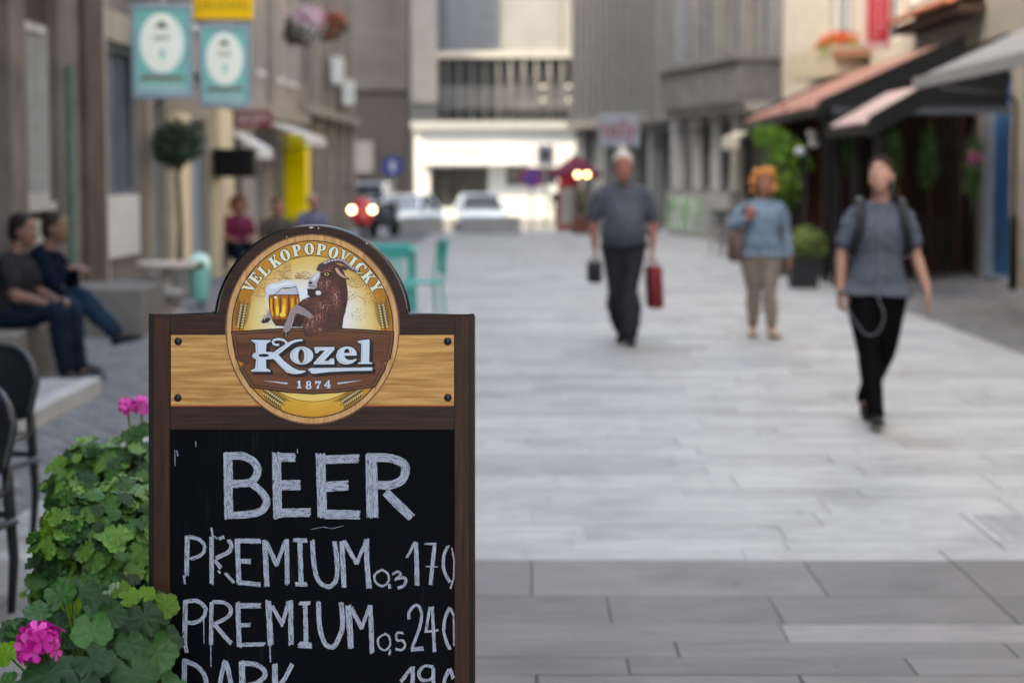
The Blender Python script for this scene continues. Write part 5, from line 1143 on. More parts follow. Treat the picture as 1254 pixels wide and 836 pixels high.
# 4, 5 --- two men sitting on the ledge by the wall, facing the street (+x); local frame: facing -y, turned by 90 degrees
def seated(label, loc, top, bottom, skin, hairm, lean=.12, cross=False, rotz=HP, z0=.40, hand_f=(.0, 0), shoem=None, group=None, vox=.011, hk='short', long_sleeve=False, sleeve=.75, h=1.):
    P_ = dict(pelvis=(0, 0, z0 + .10), neck=(0, -lean, z0 + .58), head=(0, -lean - .05, z0 + .725), sl=(-.185, -lean + .02, z0 + .52), sr=(.185, -lean + .02, z0 + .52), el=(-.23, -lean - .06, z0 + .26), er=(.23, -lean - .06, z0 + .26), wl=(-.13, -.34, z0 + .20), wr=(.12, -.34, z0 + .21),
             hl=(-.09, -.03, z0 + .085), hr=(.09, -.03, z0 + .085), kl=(-.11, -.44, z0 + .13), kr=(.11, -.44, z0 + .13), al=(-.11, -.50, .09), ar=(.11, -.52, .09), tl=(-.15, -1, 0), tr=(.15, -1, 0))
    if cross: P_.update(kr=(.02, -.47, z0 + .20), ar=(-.05, -.80, z0 - .10), tr=(-.15, -.95, .25), wl=(-.06, -.40, z0 + .42), wr=(.07, -.42, z0 + .42), el=(-.22, -lean - .10, z0 + .27), er=(.22, -lean - .10, z0 + .27))
    r, j, Wp, f, s, sh_ = person(label, loc, P_, skin, top, bottom, rotz, group, vox, hem=-.05, sleeve=sleeve, long_sleeve=long_sleeve, lower_taper=1.2, look=(0, -1, -.12), shoem=shoem, girth=1.2, topk='t_shirt' if not long_sleeve else 'jumper', hands={'l': ((.4, -1, 0), (.2, 0, -1), (1, 0, .2), .7), 'r': ((-.4, -1, 0), (-.2, 0, -1), (-1, 0, .2), .7)})
    hair(r, Wp, hairm, hk); return r
M_JEAN = mat('dark_jeans', (.007, .012, .023), .85, .25, 20); M_JEAN2 = mat('blue_jeans', (.011, .024, .045), .85, .25, 20); M_HBLK = mat('black_hair', (.012, .010, .010), .5, .3, 40)
pt = at(20, 400, 14.9)
seated('man in dark grey T-shirt sitting on the stone ledge with his hands on his thighs', (-3.88, 14.9, .0), mat('charcoal_cotton', (.019, .019, .022), .9, .15, 30), M_JEAN, SKIN3, M_HBLK, lean=.10, rotz=HP - .12)
seated('man in navy jumper sitting cross legged on the ledge with his hands raised', (-3.96, 15.65, .0), mat('navy_wool', (.004, .007, .016), .9, .2, 30), M_JEAN2, SKIN3, mat('dark_brown_hair', (.025, .018, .015), .5, .3, 40), lean=.25, cross=True, long_sleeve=True, rotz=HP - .1)
# far people by the shops
M_PINK = mat('pink_top', (.13, .022, .05), .8); M_PURP = mat('lilac_shirt', (.12, .115, .18), .8)
CAFE = []
def far_seat(px, Y, label, top, hm, hk='short', rz=0.):
    seated(label, (gx(px, Y), Y, 0), top, M_JEAN, SKIN2, hm, rotz=rz, vox=.018, hk=hk, z0=.34)
    CAFE.append((gx(px, Y), Y, rz))
far_seat(288, 30, 'woman in pink top sitting at the cafe by the blue door', M_PINK, mat('auburn_hair', (.12, .05, .03), .6), 'curly', .5)
far_seat(338, 28.6, 'dark haired man sitting by the yellow sign', mat('brown_shirt', (.06, .05, .045), .8), M_HBLK, 'short', .3)
far_seat(383, 33, 'bald man in lilac shirt sitting beyond the board\'s arched top', M_PURP, mat('grey_stubble', (.3, .24, .2), .7), 'short', .1)
Yp = 58.; cx = gx(686, Yp)
Jp = {k: (v[0] * .96, v[1], v[2] * .98) for k, v in Jm.items()}; Jp['tl'] = Jm['tl']; Jp['tr'] = Jm['tr']
p6 = person('distant person in dark clothes standing near the white pavilion', (cx, Yp, -.45), Jp, SKIN2, mat('black_top', (.02, .02, .022), .8), M_TRO, vox=.025)
hair(p6[0], p6[2], M_HBLK, 'short')
# ------------------------------------------------------------------ left side: ledges, steps, signs, shop things
M_STEP = mat('worn_stone', (.14, .13, .123), .8, .2, 4, bump=.3)
def block(name, label, cat, m, x0, x1, y0, y1, z0, z1, bev=.015, group=None):
    r = MB(); r.bbox(x0, x1, y0, y1, z0, z1, bev); o = r.build(name, m); return tag(o, label, cat, group)
block('stone_ledge', 'low pale stone ledge along the wall that the two men sit on', 'stone ledge', M_STEP, -4.58, -3.66, 14.3, 16.4, -.012, .40)
tr_ = empty('terrace_platform', 'low grey concrete terrace platform beside the black chairs', 'platform', (0, 0, 0))
b = MB(); b.bbox(-4.58, -3.10, 7.0, 14.0, -.012, .115, .01); b.build('deck', mat('grey_concrete', (.24, .24, .245), .8, .15, 3, bump=.2), tr_)
b = MB(); b.bbox(-3.099, -2.98, 7.0, 14.0, -.012, .125, .012); b.build('edging', mat('light_concrete_edge', (.34, .34, .34), .8, .15, 5), tr_)
block('doorstep', 'broad worn stone doorstep at the shop window of the stone house', 'step', M_STEP, -4.6, -3.62, 18.9, 20.1, -.012, .46)
st = empty('entrance_steps', 'two pale stone steps beside the broad doorstep', 'steps', (0, 0, 0))
b = MB(); b.bbox(-4.59, -3.95, 21.45, 22.9, -.012, .17, .012); b.build('tread', M_STEP, st); b = MB(); b.bbox(-4.59, -4.12, 21.47, 22.85, .171, .36, .012); b.build('tread', M_STEP, st)
b = MB(); b.bbox(-4.3, -3.66, 21.0, 21.6, .24, .31, .012); b.box(-4.2, -4.08, 21.1, 21.5, -.012, .239); b.box(-3.9, -3.78, 21.1, 21.5, -.012, .239)
tag(b.build('stone_bench', mat('pale_slab', (.24, .225, .21), .8, .15, 4)), 'small stone bench slab on two feet in front of the steps', 'bench')
# pedestal table and topiary
tb_ = empty('pedestal_table', 'pale round pedestal table beside the teal litter bin', 'table', (gx(204, 22.3), 22.3, 0))
M_TBL = mat('pale_table', (.44, .39, .35), .6, .1, 8)
b = MB(); b.lathe([(.33, .50), (.345, .52), (.345, .545), (.33, .56)], 24); ang_smooth(b.build('table_top', M_TBL, tb_))
b = MB(); b.lathe([(.06, .02), (.05, .1), (.05, .499)], 12); b.build('pedestal', M_TBL, tb_, smooth=True); b = MB(); b.lathe([(.22, -.012), (.22, .01), (.07, .03)], 18); b.build('foot', M_TBL, tb_)
M_LEAFD = mat('olive_leaf', (.035, .062, .032), .5, .35, 9, rnd=0, island=.5, trans=.2)
M_BARK = mat('brown_bark', (.09, .07, .055), .9, .3, 12, bump=.5)
def leaf_cloud(b, cx, cy, cz, rx, ry, rz, n, size, rr, hollow=.35, clump=7):
    cl = [(rr.uniform(-1, 1), rr.uniform(-1, 1), rr.uniform(-1, 1)) for _ in range(clump)]
    k = 0
    while k < n:
        v = V((rr.gauss(0, 1), rr.gauss(0, 1), rr.gauss(0, 1))).normalized(); q = 1 - hollow * rr.random() ** 1.5
        q *= .70 + .42 * max(0, max(v.dot(V(c).normalized()) for c in cl) - .3)
        p = V((cx + v.x * rx * q, cy + v.y * ry * q, cz + v.z * rz * q)); nrm = (v + V((rr.gauss(0, .6), rr.gauss(0, .6), rr.gauss(.2, .6)))).normalized()
        a = nrm.orthogonal().normalized(); a = (Quaternion(nrm, rr.uniform(0, 6.28)) @ a); c_ = nrm.cross(a); s_ = size * rr.uniform(.6, 1.3)
        b.add([p - a * s_, p + c_ * s_ * .42 + nrm * s_ * .12, p + a * s_, p - c_ * s_ * .42 + nrm * s_ * .12], [(0, 1, 2), (0, 2, 3)]); k += 1
rl = random.Random(21)
tp = empty('topiary_tree', 'clipped round topiary tree on a slender trunk in a pot, under the teal signs', 'topiary', (gx(220, 24.6), 24.6, 0))
b = MB(); b.tube([(0, 0, .4), (.015, 0, .9), (-.01, .01, 1.5), (0, 0, 1.9)], [.04, .032, .03, .025], 8); b.build('trunk', M_BARK, tp, smooth=True)
b = MB(); leaf_cloud(b, 0, 0, 1.90, .36, .36, .32, 1500, .05, rl, .8, 11); b.build('crown', M_LEAFD, tp)
b = MB()
for _ in range(7): a = rl.uniform(0, 6.28); b.tube([(0, 0, 1.55), (.12 * math.cos(a), .12 * math.sin(a), 1.75), (.25 * math.cos(a), .25 * math.sin(a), 2.0)], [.015, .01, .005], 5)
b.build('branch', M_BARK, tp)
b = MB(); b.lathe([(.15, -.012), (.21, .36), (.23, .38), (.23, .44), (.19, .44), (.18, .40), (.01, .40)], 20); ang_smooth(b.build('pot', mat('grey_pot', (.2, .19, .18), .7), tp))
# litter bin
M_TEAL = mat('teal_enamel', (.20, .52, .46), .35, .08, 6)
bn = empty('litter_bin', 'teal litter bin with a pale domed top', 'bin', (gx(244, 22.8), 22.8, 0))
b = MB(); b.lathe([(.09, .10), (.105, .12), (.13, .42), (.135, .44)], 20); b.build('body', M_TEAL, bn, smooth=True)
b = MB(); b.lathe([(.138, .441), (.14, .50), (.125, .57), (.08, .62), (.01, .64)], 20); b.build('dome_lid', mat('pale_teal_lid', (.45, .66, .6), .25, .05, 6), bn, smooth=True)
b = MB(); b.tube([(0, .05, -.012), (0, .05, .2)], .022, 8); b.box(-.09, .09, -.06, .13, -.012, .01); b.build('post', M_DKGREY, bn)
b = MB(); b.box(-.075, .075, -.144, -.135, .47, .54); b.build('slot', M_BLACK, bn)
# hanging signs
M_TSIGN = mat('teal_sign_print', (.18, .47, .45), .4, .06, 4); M_SFR = mat('steel_blue_frame', (.25, .32, .40), .35, .08, 6, metal=.3)
M_IVORY = mat('ivory_print', (.84, .85, .77), .5, .03, 4); M_BRN = mat('brown_print', (.20, .13, .085), .5); M_INKD = mat('ink_print', (.03, .03, .025), .6); M_GRNP = mat('olive_ink', (.22, .25, .14), .6)
def hat_sign(px0, px1, py0, py1, Y, label, rz):
    p0, p1 = at(px0, py1, Y), at(px1, py0, Y); w_, h_ = p1.x - p0.x, p1.z - p0.z
    r = empty('hanging_sign', label, 'hanging sign', ((p0.x + p1.x) / 2, Y, p0.z), rz, 'teal signs hung out from the shop wall')
    b = MB(); b.box(-w_ / 2 + .03, w_ / 2 - .03, -.03, .03, .03, h_ - .03); b.build('sign_panel', M_TSIGN, r)
    b = MB(); t = .045
    for x0, x1, z0, z1 in ((-w_ / 2, -w_ / 2 + t, 0, h_), (w_ / 2 - t, w_ / 2, 0, h_), (-w_ / 2 + t, w_ / 2 - t, 0, t * 1.6), (-w_ / 2 + t, w_ / 2 - t, h_ - t * 1.4, h_)): b.bbox(x0, x1, -.05, .05, z0, z1, .008)
    b.build('frame', M_SFR, r)
    def plate_(name, pts, m, d): q = MB(); q.prism([(x * w_, z * h_) for x, z in pts], 'y', -.03 - d, -.0305); return q.build(name, m, r)
    plate_('oval', [(.365 * math.cos(t), .585 + .315 * math.sin(t)) for t in [2 * math.pi * k / 36 for k in range(36)]], M_IVORY, .003)
    hat = [(-.13, .755), (-.06, .765), (-.055, .80), (-.02, .812), (.02, .812), (.055, .80), (.06, .765), (.13, .755), (.11, .742), (-.11, .742)]; plate_('hat_mark', hat, M_INKD, .005)
    for k, (x, hw_) in enumerate(((-.10, .03), (-.035, .03), (.03, .025), (.09, .03))): plate_('letter_mark', [(x - hw_, .62), (x + hw_, .62), (x + hw_ * .7, .665), (x - hw_ * .6, .665)], M_GRNP, .005)
    plate_('comb_mark', [(-.02, .42), (.03, .42), (.045, .5), (.0, .53), (-.035, .5)], M_TSIGN, .005)
    plate_('brown_bar', [(-.36, .195), (.36, .195), (.36, .24), (-.36, .24)], M_BRN, .004); plate_('pale_strip', [(-.4, .075), (.4, .075), (.4, .15), (-.4, .15)], mat('pale_teal', (.32, .47, .47), .5), .004)
    b = MB(); b.tube([(-w_ / 2 - .35, 0, h_ + .05), (w_ / 2, 0, h_ + .05)], .02, 8); b.tube([(-w_ * .3, 0, h_ + .05), (-w_ * .3, 0, h_ - .01)], .01, 6); b.tube([(w_ * .3, 0, h_ + .05), (w_ * .3, 0, h_ - .01)], .01, 6); b.build('bracket', M_DKGREY, r)
    return r
hat_sign(163, 235, 5, 121, 23.4, 'nearer and larger teal hanging sign with a white oval and hat mark', R(2)); hat_sign(245, 306, 30, 132, 26.6, 'farther, smaller teal hanging sign with a white oval, below the yellow sign', R(2))
def box_sign(name, label, cat, px0, px1, py0, py1, Y, m, txt, tm, size=None, depth=.06, ff=None):
    p0, p1 = at(px0, py1, Y), at(px1, py0, Y); w_, h_ = p1.x - p0.x, p1.z - p0.z
    r = empty(name, label, cat, ((p0.x + p1.x) / 2, Y, (p0.z + p1.z) / 2)); b = MB(); b.bbox(-w_ / 2, w_ / 2, -depth, depth, -h_ / 2, h_ / 2, .01); b.build('sign_box', m, r)
    b = MB(); b.tube([(-w_ / 2 - .3, 0, h_ * .3), (-w_ / 2 + .002, 0, h_ * .3)], .02, 6); b.build('bracket', M_DKGREY, r)
    if txt:
        t = text_mesh(txt, size or h_ * .6, 'lettering', tm, r, (0, -depth - .003, ff or 0), (HP, 0, 0), .002)
        tw = max(v.co.x for v in t.data.vertices) * 2
        if tw > w_ * .88:
            for v in t.data.vertices: v.co.x *= w_ * .88 / tw
    return r
box_sign('shop_sign', 'yellow projecting sign with dark lettering at the top edge above the teal signs', 'sign', 237, 309, -22, 25, 29, mat('amber_sign', (.92, .52, .01), .4, .04, 4), 'LEKAMAN', mat('olive_lettering', (.25, .17, .02), .6), .2, ff=-.08)
box_sign('shop_sign', 'dark red projecting sign with pale lettering under the teal signs', 'sign', 262, 333, 135, 157, 31, mat('maroon_sign', (.16, .03, .025), .5, .1, 5), 'IAL BEIJIM', mat('pale_lettering', (.5, .4, .42), .6), .22)
r_ = box_sign('hanging_screen', 'black box shaped screen hung over the cafe door', 'screen', 262, 313, 182, 217, 29.5, mat('black_screen', (.006, .006, .008), .25), None, None, depth=.09)
ys_ = empty('yellow_shop_panel', 'bright yellow upright shop panel on the left pavement', 'sign', (0, 0, 0))
p0, p1 = at(350, 268, 38), at(375, 166, 38)
b = MB(); b.bbox(p0.x, p1.x, 37.9, 38.6, p0.z, p1.z, .01); b.build('panel', mat('bright_yellow', (.95, .72, .004), .45, .04, 3), ys_); b = MB(); b.box(p0.x - .07, p0.x - .002, 37.92, 38.6, p0.z, p1.z); b.build('side_frame', mat('cream_frame', (.55, .5, .25), .6), ys_); b = MB(); b.box(p0.x, p1.x, 38.0, 38.5, -.012, p0.z - .002); b.build('base', mat('yellow_base', (.6, .47, .03), .6), ys_)
# white awnings on the left shops
M_AWN = mat('white_canvas', (.62, .60, .57), .8, .06, 3, trans=.15)
def wall_awning(label, y0, y1, xw, zt, xo, zo):
    r = empty('shop_awning', label, 'awning', (0, 0, 0)); b = MB(); n = 6
    b.loft([[V((xw, y, zt)), V((xo, y, zo)), V((xo, y, zo - .035)), V((xw, y, zt - .04))] for y in (y0, y1)]); b.build('canvas', M_AWN, r)
    b = MB(); b.box(xo - .02, xo + .01, y0, y1, zo - .16, zo - .036); b.build('valance', M_AWN, r)
    for y in (y0 + .05, y1 - .05): b = MB(); b.tube([(xw, y, zo - .3), (xo - .05, y, zo - .05)], .018, 6); b.build('arm', M_DKGREY, r)
wall_awning('white sloping awning above the bright yellow panel', 34.2, 37.6, -4.6, zy(146, 36), gx(389, 36), zy(168, 36)); wall_awning('small cream awning above the cafe screen', 30.9, 32.6, -4.6, zy(158, 31.5), gx(324, 31.5), zy(182, 31.5))
# flower baskets
def basket(px, py, Y, cols, label, rad):
    p = at(px, py, Y); r = empty('flower_basket', label, 'flower basket', p); rr = random.Random(int(px))
    b = MB(); b.lathe([(rad * .3, -rad * .95), (rad * .62, -rad * .75), (rad * .75, -rad * .4)], 14); b.build('basket', M_BARK, r, smooth=True)
    b = MB(); leaf_cloud(b, 0, 0, -.1, rad * .95, rad * .95, rad * .8, 500, .05, rr); b.build('foliage', M_LEAFD, r)
    for i, c in enumerate(cols): b = MB(); leaf_cloud(b, rr.uniform(-.14, .14), -.05, rr.uniform(-.12, .14), rad * 1.1, rad, rad * .8, 260, .04, rr, .8, 4); b.build('blossom', mat('petal_%d_%d_%d' % tuple(int(99 * q) for q in c), c, .6, .15, 8, trans=.2), r)
    b = MB(); b.tube([(0, 0, -.2), (0, 0, .75)], .008, 5); b.tube([(0, 0, .75), (-.5, 0, .8)], .014, 6); b.build('hanger', M_DKGREY, r)
basket(368, 30, 35, [(.8, .76, .76), (.72, .66, .66), (.6, .25, .42)], 'hanging basket of white and pink flowers on the left facade', .38); basket(404, 26, 38.5, [(.65, .11, .05), (.5, .06, .03)], 'hanging basket of red flowers on the left facade', .38)
# cafe tables and chairs in the shade of the far shops (dark)
def cafe_chair(label, x, y, rz, m, seat_h=.46, top=.84, group=None, name='cafe_chair', slat=True):
    r = empty(name, label, 'chair', (x, y, 0), rz, group)
    b = MB(); b.bbox(-.21, .21, -.21, .21, seat_h - .03, seat_h, .012); b.build('seat', m, r)
    for sx in (-1, 1):
        for sy in (-1, 1): b = MB(); b.tube([(sx * .18, sy * .18, seat_h - .02), (sx * .215, sy * .225, -.012)], .015, 6); b.build('leg', m, r)
        b = MB(); b.tube([(sx * .19, .19, seat_h - .02), (sx * .2, .24, top)], .015, 6); b.build('back_post', m, r)
    if slat:
        for k in range(5): b = MB(); b.bbox(-.13 + k * .058, -.10 + k * .058, .205 + .02, .225 + .02, seat_h + .06, top - .03, .004); b.build('back_slat', m, r)
    b = MB(); b.bbox(-.215, .215, .225, .255, top - .05, top + .02, .01); b.build('top_rail', m, r)
    return r
for (x, y, rz), w_ in zip(CAFE, ('the woman in pink', 'the dark haired man', 'the bald man')): cafe_chair('dark metal cafe chair under ' + w_ + ' by the left shops', x, y + .06, rz, M_DKGREY, .43, .82)
M_TEALC = mat('turquoise_paint', (.05, .33, .30), .4, .08, 8)
tt = empty('turquoise_table', 'turquoise metal cafe table half hidden behind the board', 'table', (gx(462, 21.2), 21.2, 0))
b = MB(); b.bbox(-.42, .42, -.42, .42, .735, .765, .01); b.build('table_top', M_TEALC, tt); b = MB(); b.box(-.38, .38, -.385, -.36, .66, .734); b.box(-.38, .38, .36, .385, .66, .734); b.build('apron', M_TEALC, tt)
for sx in (-1, 1):
    for sy in (-1, 1): b = MB(); b.tube([(sx * .37, sy * .37, .734), (sx * .38, sy * .38, -.012)], .02, 6); b.build('leg', M_TEALC, tt)
c1 = cafe_chair('turquoise metal chair right of the turquoise table, turned to it', gx(514, 20.2), 20.2, R(-75), M_TEALC, .47, .86, 'turquoise chairs round the turquoise table')
c2 = cafe_chair('turquoise metal chair behind the board, left of the turquoise table', gx(478, 19.4), 19.4, R(178), M_TEALC, .47, .86, 'turquoise chairs round the turquoise table')
# near black chairs at the left edge
M_BPL = mat('black_plastic', (.014, .015, .018), .35, .2, 30, spec=.3)
def black_chair(label, x, y, rz):
    r = empty('black_chair', label, 'chair', (x, y, 0), rz, 'black chairs at the left edge'); n = 14
    def shell(h0, h1, off):
        return [V((.275 * math.sin(t), .19 + .13 * math.cos(t) * 1.0 + off * math.cos(t) + (h - .45) * .12, h)) for t, h in ()]
    b = MB(); rings = []
    for q in range(9):                                     # curved back shell with rounded upper corners
        t = q / 8; row = []
        for k in range(n + 1):
            u = -1 + 2 * k / n; zt = .815 - .13 * abs(u) ** 4.5; zb = .50 + .03 * abs(u) ** 3; z = zb + (zt - zb) * t
            row.append(V((.285 * u * (1 - .10 * (1 - t)), .235 - .10 * abs(u) ** 2.2 + (z - .5) * .18, z)))
        rings.append(row)
    vs = [v for r_i in rings for v in r_i] + [v + V((0, .022, 0)) for r_i in rings for v in r_i]; N_ = 9 * (n + 1); f = []
    for q in range(8):
        for k in range(n): a = q * (n + 1) + k; f += [(a, a + 1, a + n + 2, a + n + 1), (N_ + a + n + 1, N_ + a + n + 2, N_ + a + 1, N_ + a)]
    ed = [k for k in range(n + 1)] + [q * (n + 1) + n for q in range(1, 9)] + [8 * (n + 1) + k for k in range(n - 1, -1, -1)] + [q * (n + 1) for q in range(7, 0, -1)]
    for i in range(len(ed)): a, c = ed[i], ed[(i + 1) % len(ed)]; f.append((c, a, a + N_, c + N_))
    b.add(vs, f); o = b.build('backrest', M_BPL, r); ang_smooth(o, 50)
    b = MB(); b.tube([rings[q][0] + V((0, .011, 0)) for q in range(9)] + [rings[8][k] + V((0, .011, 0)) for k in range(1, n + 1)] + [rings[q][n] + V((0, .011, 0)) for q in range(7, -1, -1)], .017, 8); b.build('back_rim', M_BPL, r, smooth=True)
    b = MB(); b.bbox(-.25, .25, -.26, .20, .435, .465, .014); b.build('seat', M_BPL, r)
    for sx in (-1, 1):
        b = MB(); b.tube([(sx * .235, .225, .54), (sx * .24, .22, .44), (sx * .235, .262, .2), (sx * .205, .29, -.012)], [.021, .022, .019, .015], 8); b.build('leg', M_BPL, r, smooth=True)
        b = MB(); b.tube([(sx * .235, -.23, .45), (sx * .26, -.275, -.012)], [.021, .015], 8); b.build('leg', M_BPL, r, smooth=True)
        b = MB(); b.tube([(sx * .252, -.24, .34), (sx * .255, .24, .34)], .014, 6); b.build('stretcher', M_BPL, r)
    b = MB(); b.tube([(-.25, .245, .36), (.25, .245, .36)], .014, 6); b.build('stretcher', M_BPL, r)
    return r
pa = at(43, 655, 8.55); black_chair('farther black plastic chair with a rounded back at the left edge', pa.x - .255, 8.55 - .28, R(-10))
pa = at(22, 757, 7.05); black_chair('nearest black plastic chair at the left edge, its leg on the pale paving', pa.x - .275, 7.05 - .28, R(-12))
pa = at(-8, 690, 7.9); black_chair('black plastic chair mostly outside the left edge between the other two', pa.x - .30, 7.75 - .28, R(-6))

# ------------------------------------------------------------------ right side: awnings, terrace, plants
M_TERR = mat('terracotta_sheet', (.22, .105, .078), .6, .12, 3, island=.1); M_PNK = mat('faded_pink_sheet', (.33, .24, .225), .65, .1, 3, island=.1); M_BEAM = mat('black_beam', (.006, .006, .007), .5, .2, 10)
def ribbed_awning(name, label, xe, ze, xr, zr, y0, y1, m, nrib, beam=True):
    r = empty(name, label, 'awning', (0, 0, 0))
    step = (y1 - y0) / nrib
    for i in range(nrib):
        ya = y0 + i * step; b = MB()
        ring_ = [(ya, 0), (ya + step * .55, 0), (ya + step * .62, .03), (ya + step * .93, .03), (ya + step - .002, 0)]
        b.loft([[V((xe, y, ze + h)) for y, h in ring_] + [V((xe, y, ze + h - .02)) for y, h in ring_[::-1]], [V((xr, y, zr + h)) for y, h in ring_] + [V((xr, y, zr + h - .02)) for y, h in ring_[::-1]]]); b.build('sheet_panel', m, r)
    d = V((xr - xe, 0, zr - ze)).normalized()
    for y in (y0 - .06, y1 + .005):
        b = MB(); b.loft([[V((xe - .05, y + q, ze - .2)), V((xe - .05, y + q, ze + .06)), V((xr, y + q, zr + .08)), V((xr, y + q, zr - .18))] for q in (0, .055)]); b.build('side_beam', M_BEAM, r)
    b = MB(); b.box(xe - .06, xe - .005, y0, y1, ze - .15, ze - .025); b.build('fascia', M_BEAM, r)
    for y in (y0 + .05, (y0 + y1) / 2, y1 - .1): b = MB(); b.box(xe + .05, xe + .15, y, y + .1, -.012, ze - .02); b.build('post', M_BEAM, r)
    for k in range(1, 4): x = xe + (xr - xe) * k / 4; z = ze + (zr - ze) * k / 4; b = MB(); b.box(x - .03, x + .03, y0, y1, z - .11, z - .035); b.build('purlin', M_BEAM, r)
    return r
ribbed_awning('terrace_roof', 'terracotta ribbed awning roof over the dark terrace', 4.2, 2.50, 6.2, 3.42, 28.2, 38.0, M_TERR, 14)
ribbed_awning('terrace_roof', 'faded pink ribbed awning roof, lower and nearer than the terracotta one', 4.22, 2.17, 5.0, 2.62, 24.2, 27.5, M_PNK, 6)
_tr = [o for o in bpy.data.objects if o.name == 'terrace_roof'][0]
b = MB(); b.prism([(4.27, 2.44), (6.78, 2.44), (6.78, 3.5), (6.2, 3.28), (4.27, 2.46)], 'y', 28.02, 28.12); b.build('added_dark_panel', M_BEAM, _tr)  # black panel added to give the deep dark under the roof
gc = empty('corrugated_canopy', 'weathered grey corrugated canopy jutting in at the upper right edge', 'canopy', (0, 0, 0))
M_COR = mat('weathered_corrugated', (.17, .17, .17), .6, .25, 4, island=.2, trans=.1)
for i in range(9):
    ya = 16.9 + i * .6; b = MB(); n = 12
    top = [(ya + .59 * k / n, .022 * math.sin(2 * math.pi * k / n * 3)) for k in range(n + 1)]
    b.loft([[V((x, y, z + h)) for y, h in top] + [V((x, y, z + h - .012)) for y, h in top[::-1]] for x, z in ((4.38, 2.58), (6.8, 3.72))]); b.build('corrugated_sheet', M_COR, gc)
for y in (16.95, 19.6, 22.2): b = MB(); b.loft([[V((4.4, y + q, 2.47)), V((4.4, y + q, 2.54)), V((6.8, y + q, 3.68)), V((6.8, y + q, 3.60))] for q in (0, .05)]); b.build('rafter', mat('grey_rafter', (.15, .15, .15), .6), gc)
b = MB(); b.box(4.33, 4.375, 16.9, 22.3, 2.48, 2.6); b.build('gutter', mat('grey_gutter', (.26, .26, .27), .5), gc)
for y in (17.0, 22.15): b = MB(); b.tube([(5.9, y, 3.15), (6.8, y, 2.5)], .03, 8); b.build('strut', M_DKGREY, gc)
# dark terrace interior: slatted screens, hanging plants, furniture
M_DWOOD = mat('dark_stained_wood', (.022, .015, .011), .7, .3, 12); M_REDW = mat('dark_red_wood', (.05, .014, .012), .7, .3, 12)
sc_ = empty('terrace_screen', 'dark slatted wooden screen closing the back of the terrace', 'screen', (0, 0, 0))
for i in range(26):
    x = 4.55 + i * .085; b = MB(); b.box(x, x + .06, 30.6, 30.64, 0, 2.4); b.build('slat', M_DWOOD if i % 5 else M_REDW, sc_)
b = MB(); b.box(4.5, 6.78, 30.64, 30.7, 2.35, 2.47); b.box(4.5, 6.78, 30.645, 30.7, .1, .2); b.build('rail', M_DWOOD, sc_)
for px, wd_, c_ in ((1120, .25, M_REDW), (1170, .2, M_DWOOD)):
    pass
s2_ = empty('terrace_screen', 'added dark board screen extending the terrace darkness at its far end', 'screen', (0, 0, 0))  # screen added to carry the terrace darkness over the beige wall behind
for i in range(20):
    x = 4.28 + i * .12; b = MB(); b.box(x, x + .115, 33.0 + .01 * (i % 2), 33.05, 0, 2.62); b.build('board', M_DWOOD if i % 4 else M_REDW, s2_)
b = MB(); b.box(4.3, 6.78, 27.85, 27.93, 2.36, 2.46); o = b.build('crossbeam', mat('grey_crossbeam', (.05, .055, .065), .6)); tag(o, 'grey crossbeam spanning the front of the dark terrace', 'beam')
M_IVY = mat('ivy_leaf', (.045, .085, .03), .5, .4, 9, island=.5, trans=.2)
for i, (x, z0, z1, yy) in enumerate(((5.25, 1.1, 2.3, 28.3), (5.75, 1.3, 2.3, 28.4), (6.35, 1.0, 2.2, 28.2), (4.75, 1.5, 2.3, 29))):
    h = empty('hanging_plant', 'dark trailing plant hanging in the terrace, ' + ('nearest the middle post', 'with the shorter tail', 'closest to the blue door', 'beside the outer post')[i], 'plant', (x, yy, z1)); rr = random.Random(40 + i)
    b = MB(); leaf_cloud(b, 0, 0, -(z1 - z0) / 2, .16, .16, (z1 - z0) / 2, 420, .05, rr, .8); b.build('foliage', M_IVY, h); b = MB(); b.tube([(0, 0, 0.05), (.02, 0, -(z1 - z0) * .5), (0, 0, -(z1 - z0))], .01, 5); b.build('stem', M_BARK, h)
    if i == 2: b = MB(); leaf_cloud(b, .0, -.12, -.45, .12, .06, .12, 60, .035, rr); b.build('blossom', mat('magenta_bloom', (.42, .06, .22), .6), h)
for i, (x, y, rz) in enumerate(((5.0, 28.9, .4), (5.9, 29.2, -.5))): cafe_chair('dark wooden chair inside the terrace, ' + ('nearer the outer post', 'nearer the blue door')[i], x, y, rz, M_DWOOD)
r = empty('terrace_table', 'dark table between the chairs inside the terrace', 'table', (5.45, 29.0, 0)); b = MB(); b.bbox(-.3, .3, -.3, .3, .72, .75, .01); b.build('table_top', M_DWOOD, r); b = MB(); b.tube([(0, 0, -.012), (0, 0, .719)], .035, 8); b.box(-.2, .2, -.2, .2, -.012, .015); b.build('pedestal', M_DWOOD, r)
# bent black pipe with a sleeve
pp = empty('bent_pipe_post', 'black bent pipe post with a thick lower sleeve beside the blue door', 'post', (0, 0, 0)); xp = gx(1241, 26.6)
b = MB(); b.tube([(5.35, 26.6, zy(108, 26.6)), (xp - .15, 26.6, zy(117, 26.6)), (xp - .03, 26.6, zy(119, 26.6) - .02), (xp, 26.6, zy(127, 26.6)), (xp, 26.6, 1.0)], .028, 8); b.build('pipe', M_BEAM, pp, smooth=True); b = MB(); b.lathe([(.06, -.012), (.06, .9), (.05, .98), (.03, 1.0)], 14, (xp, 26.6, 0)); b.build('sleeve', M_BLACK, pp, smooth=True)
